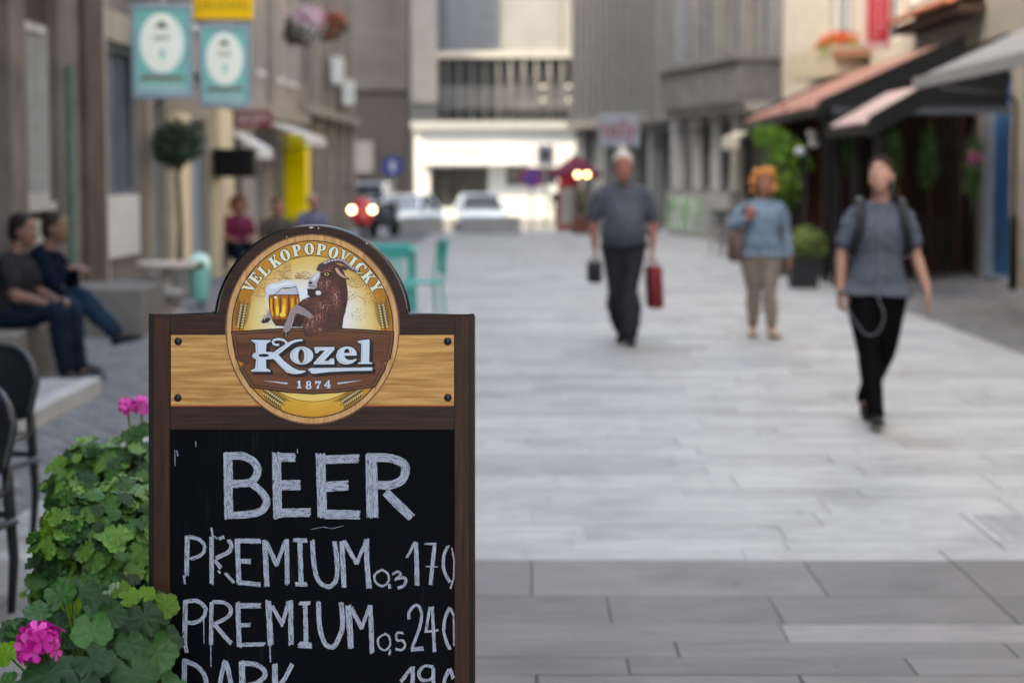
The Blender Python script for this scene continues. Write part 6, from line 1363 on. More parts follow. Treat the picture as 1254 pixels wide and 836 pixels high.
# cream awning beyond, leafy plant, planters
r = empty('shop_awning', 'cream canvas awning on the sooty stone house behind the leafy plant', 'awning', (0, 0, 0))
b = MB(); b.loft([[V((5.75, y, 2.9)), V((4.4, y - .2, 2.3)), V((4.4, y - .2, 2.27)), V((5.75, y, 2.87))] for y in (41.0, 44.4)]); b.build('canvas', mat('cream_canvas', (.60, .55, .45), .8, .06, 3, trans=.2), r); b = MB(); b.box(4.39, 4.41, 40.8, 44.2, 2.05, 2.268); b.build('valance', mat('cream_canvas', (.60, .55, .45)), r)
for y in (41.1, 44.2): b = MB(); b.tube([(5.7, y, 2.0), (4.5, y, 2.2)], .02, 6); b.build('arm', M_DKGREY, r)
M_GRN = mat('bright_leaf', (.115, .22, .03), .5, .4, 6, island=.5, trans=.3); M_YGRN = mat('yellow_green_leaf', (.16, .21, .06), .5, .4, 6, island=.45, trans=.25)
sh_ = empty('leafy_shrub', 'tall bright green leafy shrub in a tub at the corner of the terrace', 'shrub', (gx(953, 30.2), 30.2, 0)); rr = random.Random(77)
b = MB(); leaf_cloud(b, 0, 0, 1.45, .36, .34, .55, 1100, .07, rr, .85, 9)
for q_ in range(9): leaf_cloud(b, rr.uniform(-.36, .42), rr.uniform(-.3, .3), rr.uniform(1.3, 2.25), rr.uniform(.14, .24), .2, rr.uniform(.14, .26), 170, .065, rr, .8, 4)
b.build('crown', M_GRN, sh_)
b = MB()
for _ in range(8): a = rr.uniform(0, 6.28); b.tube([(0, 0, .45), (.12 * math.cos(a), .12 * math.sin(a), 1.0), (.3 * math.cos(a), .3 * math.sin(a), 1.7)], [.025, .018, .008], 5)
b.build('stem', M_BARK, sh_); b = MB(); b.lathe([(.22, -.012), (.3, .45), (.32, .5), (.27, .5), (.26, .45), (.01, .45)], 18); ang_smooth(b.build('tub', mat('brown_tub', (.12, .08, .06), .7), sh_))
pl_ = empty('planter_box', 'dark square planter with a clipped yellow green bush beside the terrace', 'planter', (gx(984, 27.0), 27.0, 0))
b = MB(); b.prism([(-.17, -.012), (.17, -.012), (.22, .40), (-.22, .40)], 'y', -.2, .2); b.build('planter', mat('black_planter', (.016, .016, .018), .5), pl_)
b = MB(); b.bbox(-.235, .235, -.215, .215, .36, .415, .01); b.build('rim', mat('black_planter', (.016, .016, .018)), pl_)
b = MB(); leaf_cloud(b, .02, 0, .58, .30, .28, .27, 1300, .045, rr, .9, 9); b.build('foliage', M_YGRN, pl_)
fb = empty('flower_box', 'box of orange red flowers on the cream balcony', 'flower box', (gx(1030, 38.2), 38.4, zy(66, 38.4)))
b = MB(); b.box(-.35, .30, -1.4, 1.4, -.14, .0); b.build('trough', mat('clay_trough', (.3, .15, .09), .8), fb)
b = MB(); leaf_cloud(b, -.12, 0, .0, .42, 1.5, .30, 1000, .05, rr); b.build('foliage', M_GRN, fb); b = MB(); leaf_cloud(b, -.10, -.02, .15, .42, 1.5, .30, 1000, .045, rr, .6); b.build('blossom', mat('orange_red_petal', (.5, .075, .02), .6, .2, 8, trans=.2), fb)
# red vertical banner
p0, p1 = at(1058, 60, 34.5), at(1092, -40, 34.5); bnr = empty('vertical_banner', 'red vertical banner sign with a pale border and pale writing', 'banner sign', ((p0.x + p1.x) / 2, 34.5, p0.z)); w_, h_ = p1.x - p0.x, p1.z - p0.z
b = MB(); b.bbox(-w_ / 2, w_ / 2, -.04, .04, 0, h_, .008); b.build('frame', mat('pinkish_frame', (.48, .30, .30), .5), bnr); b = MB(); b.box(-w_ / 2 + .05, w_ / 2 - .05, -.046, -.041, .12, h_ - .05); b.build('red_face', mat('banner_red', (.38, .016, .028), .5), bnr)
for k in range(9):
    for sx in (-.09, .0, .08):
        if k == 0 and sx > .05: continue
        b = MB(); z = .2 + k * .145; b.box(sx - .018, sx + .022, -.05, -.0465, z, z + .10 - .03 * abs(sx * 10)); b.build('pale_mark', mat('pale_red_ink', (.52, .22, .24), .6), bnr)
b = MB(); b.tube([(w_ / 2, 0, .3), (6.8 - (p0.x + p1.x) / 2, 0, .3)], .02, 6); b.build('bracket', M_DKGREY, bnr)
yb_ = empty('folded_parasol', 'folded ochre parasol standing beside the leafy shrub', 'parasol', (gx(948, 32), 32, 0))
b = MB(); b.lathe([(.05, .35), (.24, .42), (.19, .9), (.07, 1.35), (.02, 1.45)], 10); b.build('canopy', mat('ochre_canvas', (.34, .19, .03), .8, .2, 6), yb_); b = MB(); b.tube([(0, 0, -.012), (0, 0, .6)], .02, 6); b.box(-.2, .2, -.2, .2, -.012, .05); b.build('pole', M_DKGREY, yb_)
lm = empty('terrace_lamp', 'white globe lamps on a stand at the corner of the terrace', 'lamp', (gx(980, 30), 29.6, 0))
b = MB(); b.tube([(0, 0, -.012), (0, 0, 2.0)], .025, 8); b.lathe([(.15, -.012), (.15, .02), (.03, .05)], 14); b.build('stand', mat('grey_stand', (.03, .03, .03), .5), lm)
for dx, dz in ((-.08, 1.86), (.10, 2.12), (.12, 1.98)): b = MB(); b.sph((dx, -.03, dz), .085, 12, 8, (1, 1, .75)); b.build('globe', mat('opal_glass', (.42, .43, .45), .3), lm, smooth=True)
for i, px in enumerate((888, 900)): cafe_chair('dark chair standing at the foot of the sooty stone house, ' + ('left one', 'right one')[i], gx(px, 38), 38 + i * .5, .3 + i, M_DKGREY, .45, .82)
# ------------------------------------------------------------------ street end
def sign_post(label, px, py, Y, kind, rr_=.3):
    p = at(px, py, Y); r = empty('road_sign', label, 'road sign', (p.x, Y, 0)); b = MB(); b.tube([(0, .03, -.46), (0, .03, p.z + rr_ * .8)], .03, 8); b.build('post', mat('galvanised', (.35, .35, .36), .4, metal=.6), r)
    My = Matrix.Rotation(R(90), 3, 'X')
    if kind == 'square':
        b = MB(); b.bbox(-rr_ * .85, rr_ * .85, -.02, .0, p.z - rr_, p.z + rr_, .01); b.build('plate', mat('sign_grey', (.28, .29, .31), .5), r); b = MB(); b.box(-rr_ * .4, rr_ * .4, -.024, -.0205, p.z - rr_ * .5, p.z + rr_ * .5); b.build('symbol', mat('sign_dark', (.05, .05, .06), .5), r)
    else:
        b = MB(); b.lathe([(rr_, 0), (rr_, .02), (.01, .021)], 28, (0, 0, p.z), My); b.build('plate', mat('sign_red', (.38, .03, .12), .45) if kind == 'stop' else mat('sign_blue', (.02, .06, .26), .45), r)
        if kind == 'stop':
            b = MB(); b.lathe([(rr_ * .78, .0215), (rr_ * .78, .025), (.01, .026)], 28, (0, 0, p.z), My); b.build('blue_disc', mat('sign_blue', (.02, .06, .26)), r); b = MB(); b.box(-rr_ * .72, rr_ * .72, -.031, -.0265, -.035, .035, Matrix.Translation((0, 0, p.z)) @ Matrix.Rotation(R(45), 4, 'Y')); b.build('slash', mat('sign_red', (.38, .03, .12)), r)
        else: b = MB(); b.prism([(-.06, p.z - .15), (.06, p.z - .15), (.06, p.z + .03), (.13, p.z + .03), (0, p.z + .18), (-.13, p.z + .03), (-.06, p.z + .03)], 'y', -.026, -.0215); b.build('arrow', M_WHITE, r)
sign_post('round blue and red no parking sign in front of the white pavilion', 651, 217, 58, 'stop', .31); sign_post('grey square sign on a post right of the no parking sign', 668, 190, 59, 'square', .30); sign_post('round blue sign on a post in front of the brick building', 481, 204, 57, 'blue', .30)
M_CONCP = mat('planter_concrete', (.27, .26, .255), .85, .18, 4, bump=.3)
def conc(px0, px1, label):
    Y = 50.6; x0, x1 = gx(px0, Y), gx(px1, Y); r = empty('concrete_planter', label, 'concrete planter', ((x0 + x1) / 2, Y, 0), 0, 'concrete planters closing the end of the street'); L_ = (x1 - x0) / 2
    b = MB(); b.bbox(-L_, L_, -.3, .3, -.012, .42, .02); b.build('trough', M_CONCP, r); b = MB(); b.box(-L_ + .08, L_ - .08, -.22, .22, .4205, .43); b.build('soil', mat('soil', (.06, .045, .035), .95), r); return r
conc(490, 541, 'left of two concrete planters at the end of the street, before the white car'); conc(562, 637, 'longer concrete planter at the end of the street, before the pale blue car')
def car(name, label, x, y, rz, paint, s=1., suv=False, spare=False, lit=False):
    r = empty(name, label, 'car', (x, y, -.45), rz)
    r.scale = (.9, .9, .9)
    Hh = (.62, .98, 1.46) if not suv else (.72, 1.15, 1.85); n = 20
    def sect(yy, w_, z0, z1, rd):
        pts = []
        for k in range(n):
            t = 2 * math.pi * k / n; c_, s_ = math.cos(t), math.sin(t); e = .45
            pts.append(V((w_ * math.copysign(abs(c_) ** e, c_), yy, (z0 + z1) / 2 + (z1 - z0) / 2 * math.copysign(abs(s_) ** e, s_))))
        return pts
    b = MB(); z1 = Hh[1]; lo = .22 if not suv else .34
    b.loft([sect(-2.02, .60, lo + .12, Hh[0] - .02, 0), sect(-1.95, .76, lo + .02, Hh[0] + .08, 0), sect(-1.5, .84, lo, z1 - .14, 0), sect(-.8, .86, lo, z1 - .04, 0), sect(.3, .87, lo, z1, 0), sect(1.5, .86, lo, z1, 0), sect(1.95, .80, lo + .04, z1 - .04, 0), sect(2.03, .68, lo + .12, z1 - .16, 0)]); body = ang_smooth(b.build('body', paint, r), 45)
    zt = Hh[2]; f0, f1, b0, b1 = (-.95, -.25, 1.0, 1.75) if not suv else (-.8, -.35, 1.75, 1.92)
    b = MB(); pr = []
    for xx, k in ((-.70, 0), (-.56, 1), (.56, 1), (.70, 0)): pass
    lw, up = .76, .60
    vs = [(-lw, f0, z1 - .06), (lw, f0, z1 - .06), (lw, b1, z1 - .06), (-lw, b1, z1 - .06), (-up, f1, zt - .05), (up, f1, zt - .05), (up, b0, zt - .05), (-up, b0, zt - .05)]
    b.add(vs, [(0, 1, 5, 4), (1, 2, 6, 5), (2, 3, 7, 6), (3, 0, 4, 7), (4, 5, 6, 7)]); b.build('cabin_glass', glass('car_glass', (.03, .04, .05, 1), .05), r)
    b = MB(); b.bbox(-up - .02, up + .02, f1 - .05, b0 + .05, zt - .065, zt, .03); ang_smooth(b.build('roof', paint, r), 60)
    for i, j_ in ((0, 4), (1, 5), (2, 6), (3, 7)): b = MB(); b.tube([V(vs[i]) , V(vs[j_])], .035, 6); b.build('pillar', paint, r)
    for sx in (-1, 1): b = MB(); b.tube([(sx * (lw + up) / 2 + sx * .10 * .6, .35, z1 - .05), (sx * up, .35, zt - .05)], .03, 6); b.build('pillar', paint, r)
    for sx in (-1, 1):
        for yy in (-1.28, 1.28):
            wr_ = .31 if not suv else .37; My = Matrix.Rotation(R(90), 3, 'Y'); b = MB(); b.lathe([(.2, -.1), (wr_, -.1), (wr_, .1), (.2, .1)], 22, (sx * .78, yy, wr_), My); w1 = b.build('wheel', mat('tyre', (.015, .015, .016), .85), r); ang_smooth(w1); b = MB(); b.lathe([(.01, -.085), (.205, -.085), (.205, .085), (.01, .085)], 16, (sx * .78, yy, wr_), My); b.build('rim', mat('alloy', (.4, .4, .42), .35, metal=.8), w1)
        b = MB(); b.sph((sx * .62, -1.93, Hh[0] + .0), .12, 12, 8, (1.15, .55, .6)); b.build('headlight', mat('headlight', (.75, .77, .8), .1), r, smooth=True)
        b = MB(); b.bbox(sx * .70 - .08, sx * .70 + .08, 1.93, 2.02, Hh[1] - .32, Hh[1] - .1, .02); b.build('tail_light', mat('tail_lamp', (.4, .02, .02), .2), r)
        b = MB(); b.bbox(sx * .92 - .07, sx * .92 + .07, -.72, -.64, z1 - .02, z1 + .11, .02); b.build('mirror', paint, r)
    b = MB(); b.bbox(-.55, .55, -2.035, -1.97, lo + .12, Hh[0] - .16, .02); b.build('grille', mat('car_black', (.02, .02, .022), .5), r)
    b = MB(); b.bbox(-.26, .26, -2.06, -2.04, lo + .1, lo + .21, .004); b.build('number_plate', M_WHITE, r)
    b = MB(); b.bbox(-.26, .26, 2.04, 2.06, lo + .3, lo + .41, .004); b.build('number_plate', M_WHITE, r)
    if spare: b = MB(); b.lathe([(.16, -.1), (.36, -.1), (.36, .1), (.16, .1)], 24, (0, 2.13, 1.12), Matrix.Rotation(R(90), 3, 'X')); sw_ = ang_smooth(b.build('spare_wheel', mat('tyre', (.015, .015, .016)), r)); b = MB(); b.lathe([(.01, -.09), (.165, -.09), (.165, .09), (.01, .09)], 16, (0, 2.13, 1.12), Matrix.Rotation(R(90), 3, 'X')); b.build('rim', mat('alloy', (.4, .4, .42)), sw_)
    return r
M_CW = mat('white_car_paint', (.72, .74, .76), .25, .03, 3, coat=.6); M_CB = mat('ice_blue_car_paint', (.52, .60, .66), .22, .04, 3, coat=.8); M_CS = mat('silver_blue_car_paint', (.33, .37, .43), .25, .05, 3, coat=.6, metal=.3)
car('parked_car', 'white car parked behind the left concrete planter', gx(496, 61), 61.5, R(-14), M_CW)
car('parked_car', 'pale blue white car behind the longer concrete planter', gx(588, 63.5), 63.8, R(6), M_CB)
car('off_road_car', 'silver blue off road car with a spare wheel on its back', gx(455, 63.5), 63.8, R(176), M_CS, suv=True, spare=True)
car('parked_car', 'pale silver car half hidden by the left buildings', gx(436, 58.5), 58.6, R(8), mat('pale_silver_paint', (.55, .58, .62), .22, .04, 3, coat=.6))
def scooter(name, label, x, y, rz, paint, lit):
    r = empty(name, label, 'scooter', (x, y, -.012), rz)
    for yy in (-.62, .62):
        b = MB(); b.lathe([(.15, -.055), (.235, -.055), (.25, 0), (.235, .055), (.15, .055)], 20, (0, yy, .25), Matrix.Rotation(R(90), 3, 'Y')); w1 = b.build('wheel', mat('tyre', (.015, .015, .016)), r, smooth=True); b = MB(); b.lathe([(.01, -.04), (.155, -.04), (.155, .04), (.01, .04)], 14, (0, yy, .25), Matrix.Rotation(R(90), 3, 'Y')); b.build('rim', mat('alloy', (.4, .4, .42)), w1)
    b = MB(); body_loft(b, [(0, -.50, .38), (0, -.47, .62), (0, -.40, .95)], [(.20, .08), (.24, .09), (.15, .06)], V((1, 0, 0)), 4); b.build('front_shield', paint, r, smooth=True)
    b = MB(); body_loft(b, [(0, -.64, .40), (0, -.60, .54)], [(.10, .14), (.09, .12)], V((1, 0, 0)), 3); b.build('mudguard', paint, r, smooth=True)
    b = MB(); b.bbox(-.17, .17, -.42, .25, .26, .34, .03); b.build('footboard', M_DKGREY, r)
    b = MB(); body_loft(b, [(0, .10, .45), (0, .4, .56), (0, .82, .62)], [(.14, .13), (.19, .18), (.10, .08)], V((1, 0, 0)), 4); b.build('rear_body', paint, r, smooth=True)
    b = MB(); b.bbox(-.15, .15, .08, .75, .74, .84, .04); b.build('saddle', M_BLACK, r)
    b = MB(); b.tube([(-.34, -.33, 1.06), (-.15, -.40, 1.03), (.15, -.40, 1.03), (.34, -.33, 1.06)], .018, 8); b.tube([(0, -.60, .30), (0, -.42, 1.0)], .03, 8); b.build('handlebar', M_DKGREY, r)
    for sx in (-1, 1):
        b = MB(); b.sph((sx * (.235 if lit else .09), -.50, .70 if lit else .85), .062, 12, 8, (1, .6, 1)); b.build('headlight', mat('lit_headlight', (.9, .8, .6), .2, emit=(1, .70, .36, 1), estr=2.6) if lit else mat('headlight', (.75, .77, .8), .1), r, smooth=True)
        b = MB(); b.tube([(sx * .3, -.35, 1.07), (sx * .33, -.36, 1.2)], .008, 5); b.sph((sx * .34, -.36, 1.24), .055, 10, 6, (1.2, .3, .8)); b.build('mirror', M_BLACK, r)
    return r
scooter('motor_scooter', 'red motor scooter with two lit headlights', gx(444, 46.5), 46.5, R(4), mat('red_scooter_paint', (.48, .02, .03), .25, .05, 4, coat=.6), True)
scooter('motor_scooter', 'dark motor scooter parked right of the red one', gx(470, 48), 48, R(-20), mat('dark_scooter_paint', (.02, .025, .035), .3, coat=.5), False)
# telephone shop sign, parasol, lamps by the concrete block
tsn = empty('shop_sign', 'white projecting sign with red lettering on the concrete block', 'sign', (gx(758, 47), 47, zy(160, 47)), R(-10))
b = MB(); w_ = 50 * 47 / FPX; h_ = 40 * 47 / FPX; b.bbox(-w_ / 2, w_ / 2, -.1, .1, -h_ / 2, h_ / 2, .02); b.build('sign_box', mat('sign_white', (.24, .25, .28), .5), tsn); t_ = text_mesh('telly', .62, 'lettering', mat('sign_letters_red', (.2, .008, .025), .5), tsn, (0, -.104, .02), (HP, 0, 0), .003); tw = max(v.co.x for v in t_.data.vertices) * 2
for v in t_.data.vertices: v.co.x *= w_ * .86 / tw
b = MB(); b.tube([(w_ / 2 - .01, 0, 0), (w_ / 2 + 1.9, .4, 0)], .03, 8); b.build('bracket', M_DKGREY, tsn)
pr_ = empty('parasol', 'burgundy parasol standing at the foot of the concrete block', 'parasol', (gx(704, 53), 53, 0))
b = MB(); n = 8
topv = V((0, 0, zy(189, 53))); rim = [V((.72 * math.cos(2 * math.pi * k / n), .72 * math.sin(2 * math.pi * k / n), zy(213, 53))) for k in range(n)]
for k in range(n):
    a, c = rim[k], rim[(k + 1) % n]; m_ = (a + c) / 2; m_.z += .05; b.add([topv, a, m_, c, a - V((0, 0, .13)), m_ - V((0, 0, .11)), c - V((0, 0, .13))], [(0, 1, 2), (0, 2, 3), (1, 4, 5, 2), (2, 5, 6, 3)])
b.build('canopy', mat('burgundy_canvas', (.13, .018, .045), .8, .1, 4, trans=.1), pr_); b = MB(); b.tube([(0, 0, -.012), (0, 0, topv.z)], .025, 8); b.lathe([(.25, -.012), (.25, .06), (.04, .1)], 16); b.build('pole', M_DKGREY, pr_)
for k in range(n): b = MB(); b.tube([topv - V((0, 0, .03)), rim[k] - V((0, 0, .01))], .008, 5); b.build('rib', M_DKGREY, pr_)
for i, px in enumerate((707, 718.5)):
    l_ = empty('street_lantern', 'lit warm globe lantern on a thin pole, ' + ('left', 'right') + ' of the pair' if False else ('left' if i == 0 else 'right') + ' one of the two lit warm globe lanterns under the burgundy parasol', 'lantern', (gx(px, 49.5 + i * .3), 49.5 + i * .3, 0), 0, 'lit lanterns')
    b = MB(); b.sph((0, 0, zy(214, 49.5)), .055, 14, 10); b.build('lamp_globe', mat('lit_lantern', (.9, .75, .5), .3, emit=(1, .62, .28, 1), estr=1.5), l_, smooth=True); b = MB(); b.tube([(0, 0, -.012), (0, 0, zy(214, 49.5) - .05)], .014, 6); b.build('pole', M_DKGREY, l_)
rb_ = empty('red_cabinet', 'red drinks cabinet under the burgundy parasol', 'cabinet', (gx(697, 54), 54.2, 0)); b = MB(); b.bbox(-.28, .28, -.28, .28, .0, 1.45, .02); b.build('case', mat('cabinet_red', (.50, .03, .03), .35), rb_); b = MB(); b.box(-.24, .24, -.29, -.281, .15, 1.15); b.build('door_glass', mat('pale_door', (.5, .48, .45), .2), rb_)
wp = empty('wooden_planter', 'brown wooden planter with a bush below the two lanterns', 'planter', (gx(711, 50.5), 50.6, 0)); b = MB(); b.bbox(-.22, .22, -.22, .22, -.012, .42, .01); b.build('box', mat('red_brown_wood', (.14, .05, .035), .7, .2, 8), wp); b = MB(); leaf_cloud(b, 0, 0, .8, .22, .22, .45, 500, .05, random.Random(9), .6); b.build('foliage', mat('dull_leaf', (.11, .10, .05), .6, .4, 8, island=.4), wp)
# ------------------------------------------------------------------ near plants beside the board
def leafm(name, c, tr=.25):
    m = mat(name, c, .34, .22, 60, rnd=.28, trans=tr, spec=.25, bump=.25, bscale=130, detail=3)
    N = m.node_tree.nodes; L = m.node_tree.links                                  # pale veins fanning out from the stalk
    tc = N.new('ShaderNodeTexCoord'); sx_ = N.new('ShaderNodeSeparateXYZ'); L.new(tc.outputs['Object'], sx_.inputs[0])
    def M_(op, a, b_=None):
        n_ = N.new('ShaderNodeMath'); n_.operation = op
        for i_, v_ in enumerate((a, b_)):
            if v_ is None: continue
            if hasattr(v_, 'links'): L.new(v_, n_.inputs[i_])
            else: n_.inputs[i_].default_value = v_
        return n_.outputs[0]
    an = M_('ARCTAN2', sx_.outputs[0], M_('ADD', sx_.outputs[1], .12)); cs = M_('COSINE', M_('MULTIPLY', an, 7.))
    rr_ = N.new('ShaderNodeMapRange'); rr_.inputs[1].default_value = .93; rr_.inputs[2].default_value = 1.; rr_.inputs[4].default_value = .5; L.new(cs, rr_.inputs[0])
    pb = N['Principled BSDF']; src = pb.inputs['Base Color'].links[0].from_socket; mx = N.new('ShaderNodeMix'); mx.data_type = 'RGBA'
    L.new(rr_.outputs[0], mx.inputs[0]); L.new(src, mx.inputs[6]); mx.inputs[7].default_value = (min(1, c[0] * 2.2 + .02), min(1, c[1] * 1.8 + .02), c[2] * 2. + .01, 1); L.new(mx.outputs[2], pb.inputs['Base Color'])
    return m
GR = [leafm('round_leaf_green', C(56, 100, 36)), leafm('round_leaf_pale', C(100, 142, 60)), leafm('round_leaf_dark', C(32, 66, 28))]
def scallop_leaf(name, m, r, rr, n=11, lobes=0):
    """round scalloped leaf, cupped, veined by folds; stalk side at -y; unit: metres"""
    b = MB(); e = n * 4; ring1, ring2, ring3 = [], [], []; cup = rr.uniform(-.25, .5); wv = rr.uniform(0, 6)
    for k in range(e):
        t = -math.pi / 2 + 2 * math.pi * (k + .5) / e; a = abs(((t + math.pi / 2 + math.pi) % (2 * math.pi)) - math.pi)
        notch = 1 - .5 * math.exp(-(a / .14) ** 2)
        q = r * notch * (1 + (.035 if lobes else .07) * math.cos(n * (t + 1.2)) + (.055 * math.cos(lobes * (t - math.pi / 2)) if lobes else 0))
        fold = (.075 if lobes else .06) * r * math.cos((lobes or 7) * (t - math.pi / 2)); z = cup * r * .6 + fold * 1.2 + .05 * r * math.sin(2 * t + wv)
        zr = .05 * r * math.cos(n * (t + 1.2) + 1.) + .05 * r * math.cos(3 * t + wv); ring2.append((q * math.cos(t), q * math.sin(t), z + zr)); ring1.append((q * .4 * math.cos(t), q * .4 * math.sin(t), cup * r * .09 - fold * .7)); ring3.append((q * .76 * math.cos(t), q * .76 * math.sin(t), cup * r * .34 + fold * .5 - .02 * r))
    vs = [(0, -.08 * r, 0)] + ring1 + ring3 + ring2; f = []
    for k in range(e):
        j = (k + 1) % e; f += [(0, 1 + k, 1 + j), (1 + k, 1 + e + k, 1 + e + j, 1 + j), (1 + e + k, 1 + 2 * e + k, 1 + 2 * e + j, 1 + e + j)]
    b.add(vs, f); me = bpy.data.meshes.new(name); me.from_pydata(b.v, [], b.f); me.update(); me.polygons.foreach_set('use_smooth', [True] * len(me.polygons)); me.materials.append(m); return me
def orient(nrm, tip):
    z = nrm.normalized(); y = tip - z * tip.dot(z)
    if y.length < 1e-4: y = z.orthogonal()
    y.normalize(); x = y.cross(z); return Matrix((x, y, z)).transposed()
rp_ = random.Random(31)
LV = [scallop_leaf('leaf', GR[i % 3], 1., rp_) for i in range(9)]
def bush(name, label, c, half, ztop, zbot, n, size, nobj, mats_w=(3, 4, 2), extra=None, box_label=None):
    """dense trailing plant spilling over a trough; every leaf faces outwards and up"""
    root = empty(name, label, 'plant', c); items = []
    for _ in range(n):
        while True:
            v = V((rp_.gauss(0, 1), rp_.gauss(0, 1), rp_.gauss(0, 1))).normalized()
            if v.z > -.85: break
        hz = (ztop - zbot) / 2; sq = 2.6; q = (abs(v.x) ** sq + abs(v.y) ** sq + abs(v.z) ** sq) ** (-1 / sq)
        d = q * rp_.uniform(.68, 1.05) * (1 + .05 * math.sin(v.x * 9 + v.z * 7)); p = V((v.x * half[0] * d, v.y * half[1] * d, (ztop + zbot) / 2 - c[2] + v.z * hz * d))
        nr = (V((v.x / half[0], v.y / half[1], v.z / hz)).normalized() + V((0, -.35, .5)) + V((rp_.gauss(0, .38), rp_.gauss(0, .32), rp_.gauss(0, .35)))).normalized()
        tip = V((v.x, v.y, -.5)) + V((rp_.gauss(0, .4), rp_.gauss(0, .4), 0)); s = size * rp_.uniform(.6, 1.2) * (.8 if v.z > .6 else 1)
        items.append((p, orient(nr, tip), s, (v.y > -.1) or d < q * .8))
    items.sort(key=lambda t: t[0].y + (9 if t[3] else 0)); vis_ = items[:nobj]; oth = items[nobj:]
    for p, M, s, _ in vis_:
        o = link('leaf', rp_.choice(LV), None, root); o.matrix_local = Matrix.Translation(p) @ M.to_4x4() @ Matrix.Scale(s, 4)
    b = MB()
    for p, M, s, _ in oth:
        me = rp_.choice(LV); b.add([p + M @ (V(v.co) * s) for v in me.vertices], [tuple(f.vertices) for f in me.polygons])
    o = b.build('leaves', GR[1], root, smooth=True); o['kind'] = 'stuff'
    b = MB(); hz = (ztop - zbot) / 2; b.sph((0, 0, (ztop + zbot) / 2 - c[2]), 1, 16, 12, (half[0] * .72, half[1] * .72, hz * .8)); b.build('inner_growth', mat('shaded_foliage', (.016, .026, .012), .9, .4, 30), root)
    return root
def trough(label, x0, x1, y0, y1, z0, z1):
    r = empty('flower_trough', label, 'flower trough', ((x0 + x1) / 2, (y0 + y1) / 2, 0), 0, 'dark troughs on stands beside the board'); w_, d_ = (x1 - x0) / 2, (y1 - y0) / 2
    b = MB(); b.bbox(-w_, w_, -d_, d_, z0, z1, .012); b.build('trough', mat('brown_trough', (.03, .024, .02), .6), r)
    for sx in (-1, 1):
        for sy in (-1, 1): b = MB(); b.tube([(sx * (w_ - .03), sy * (d_ - .03), 0.0), (sx * (w_ - .03), sy * (d_ - .03), z0 + .001)], .012, 6); b.build('leg', M_BLACK, r)
    return r
xc = gx(128, 4.45)
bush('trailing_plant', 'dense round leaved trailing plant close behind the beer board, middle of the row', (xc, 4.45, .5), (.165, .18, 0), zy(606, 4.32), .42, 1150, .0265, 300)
trough('dark trough under the middle trailing plant', xc - .12, xc + .12, 4.3, 4.6, .28, .5)
xb = gx(150, 5.3)
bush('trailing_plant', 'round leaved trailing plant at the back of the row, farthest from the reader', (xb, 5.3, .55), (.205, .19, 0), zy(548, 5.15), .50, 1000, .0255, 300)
trough('dark trough under the back trailing plant', xb - .15, xb + .15, 5.15, 5.45, .34, .56)
# pelargonium in front: lobed leaves on stalks, magenta flower heads
GERM = [leafm('geranium_leaf_green', C(54, 98, 44)), leafm('geranium_leaf_dark', C(32, 68, 30)), leafm('geranium_leaf_lime', C(98, 140, 30), .4)]
GL = [[scallop_leaf('leaf', m, 1., rp_, 13, 5) for _ in range(3)] for m in GERM]
gz0 = .50; gc_ = V((gx(95, 3.6), 3.6, gz0))
ger = empty('geranium', 'geranium with broad lobed leaves and a magenta flower head in front of the board\'s corner', 'plant', gc_)
M_STEM = mat('green_stem', C(86, 110, 56), .6, .2, 20)
def gleaf(px, py, Y, rpx, kind, nrm, tip, stalk=True):
    p = at(px, py, Y) - gc_; o = link('leaf', rp_.choice(GL[kind]), None, ger); n_ = V(nrm).normalized(); M = orient(n_, V(tip)); o.matrix_local = Matrix.Translation(p) @ M.to_4x4() @ Matrix.Scale(rpx * .9 * Y / FPX, 4)
    if stalk:
        base = V((p.x * .45 + rp_.uniform(-.04, .04), .05 + rp_.uniform(-.03, .05), .0)); mid = p * .55 + base * .45 + V((0, .02, .02)); b = MB(); b.tube([base, mid, p - n_ * .004], [.0035, .003, .0022], 6); b.build('stalk', M_STEM, ger, smooth=True)
Yg = 3.55
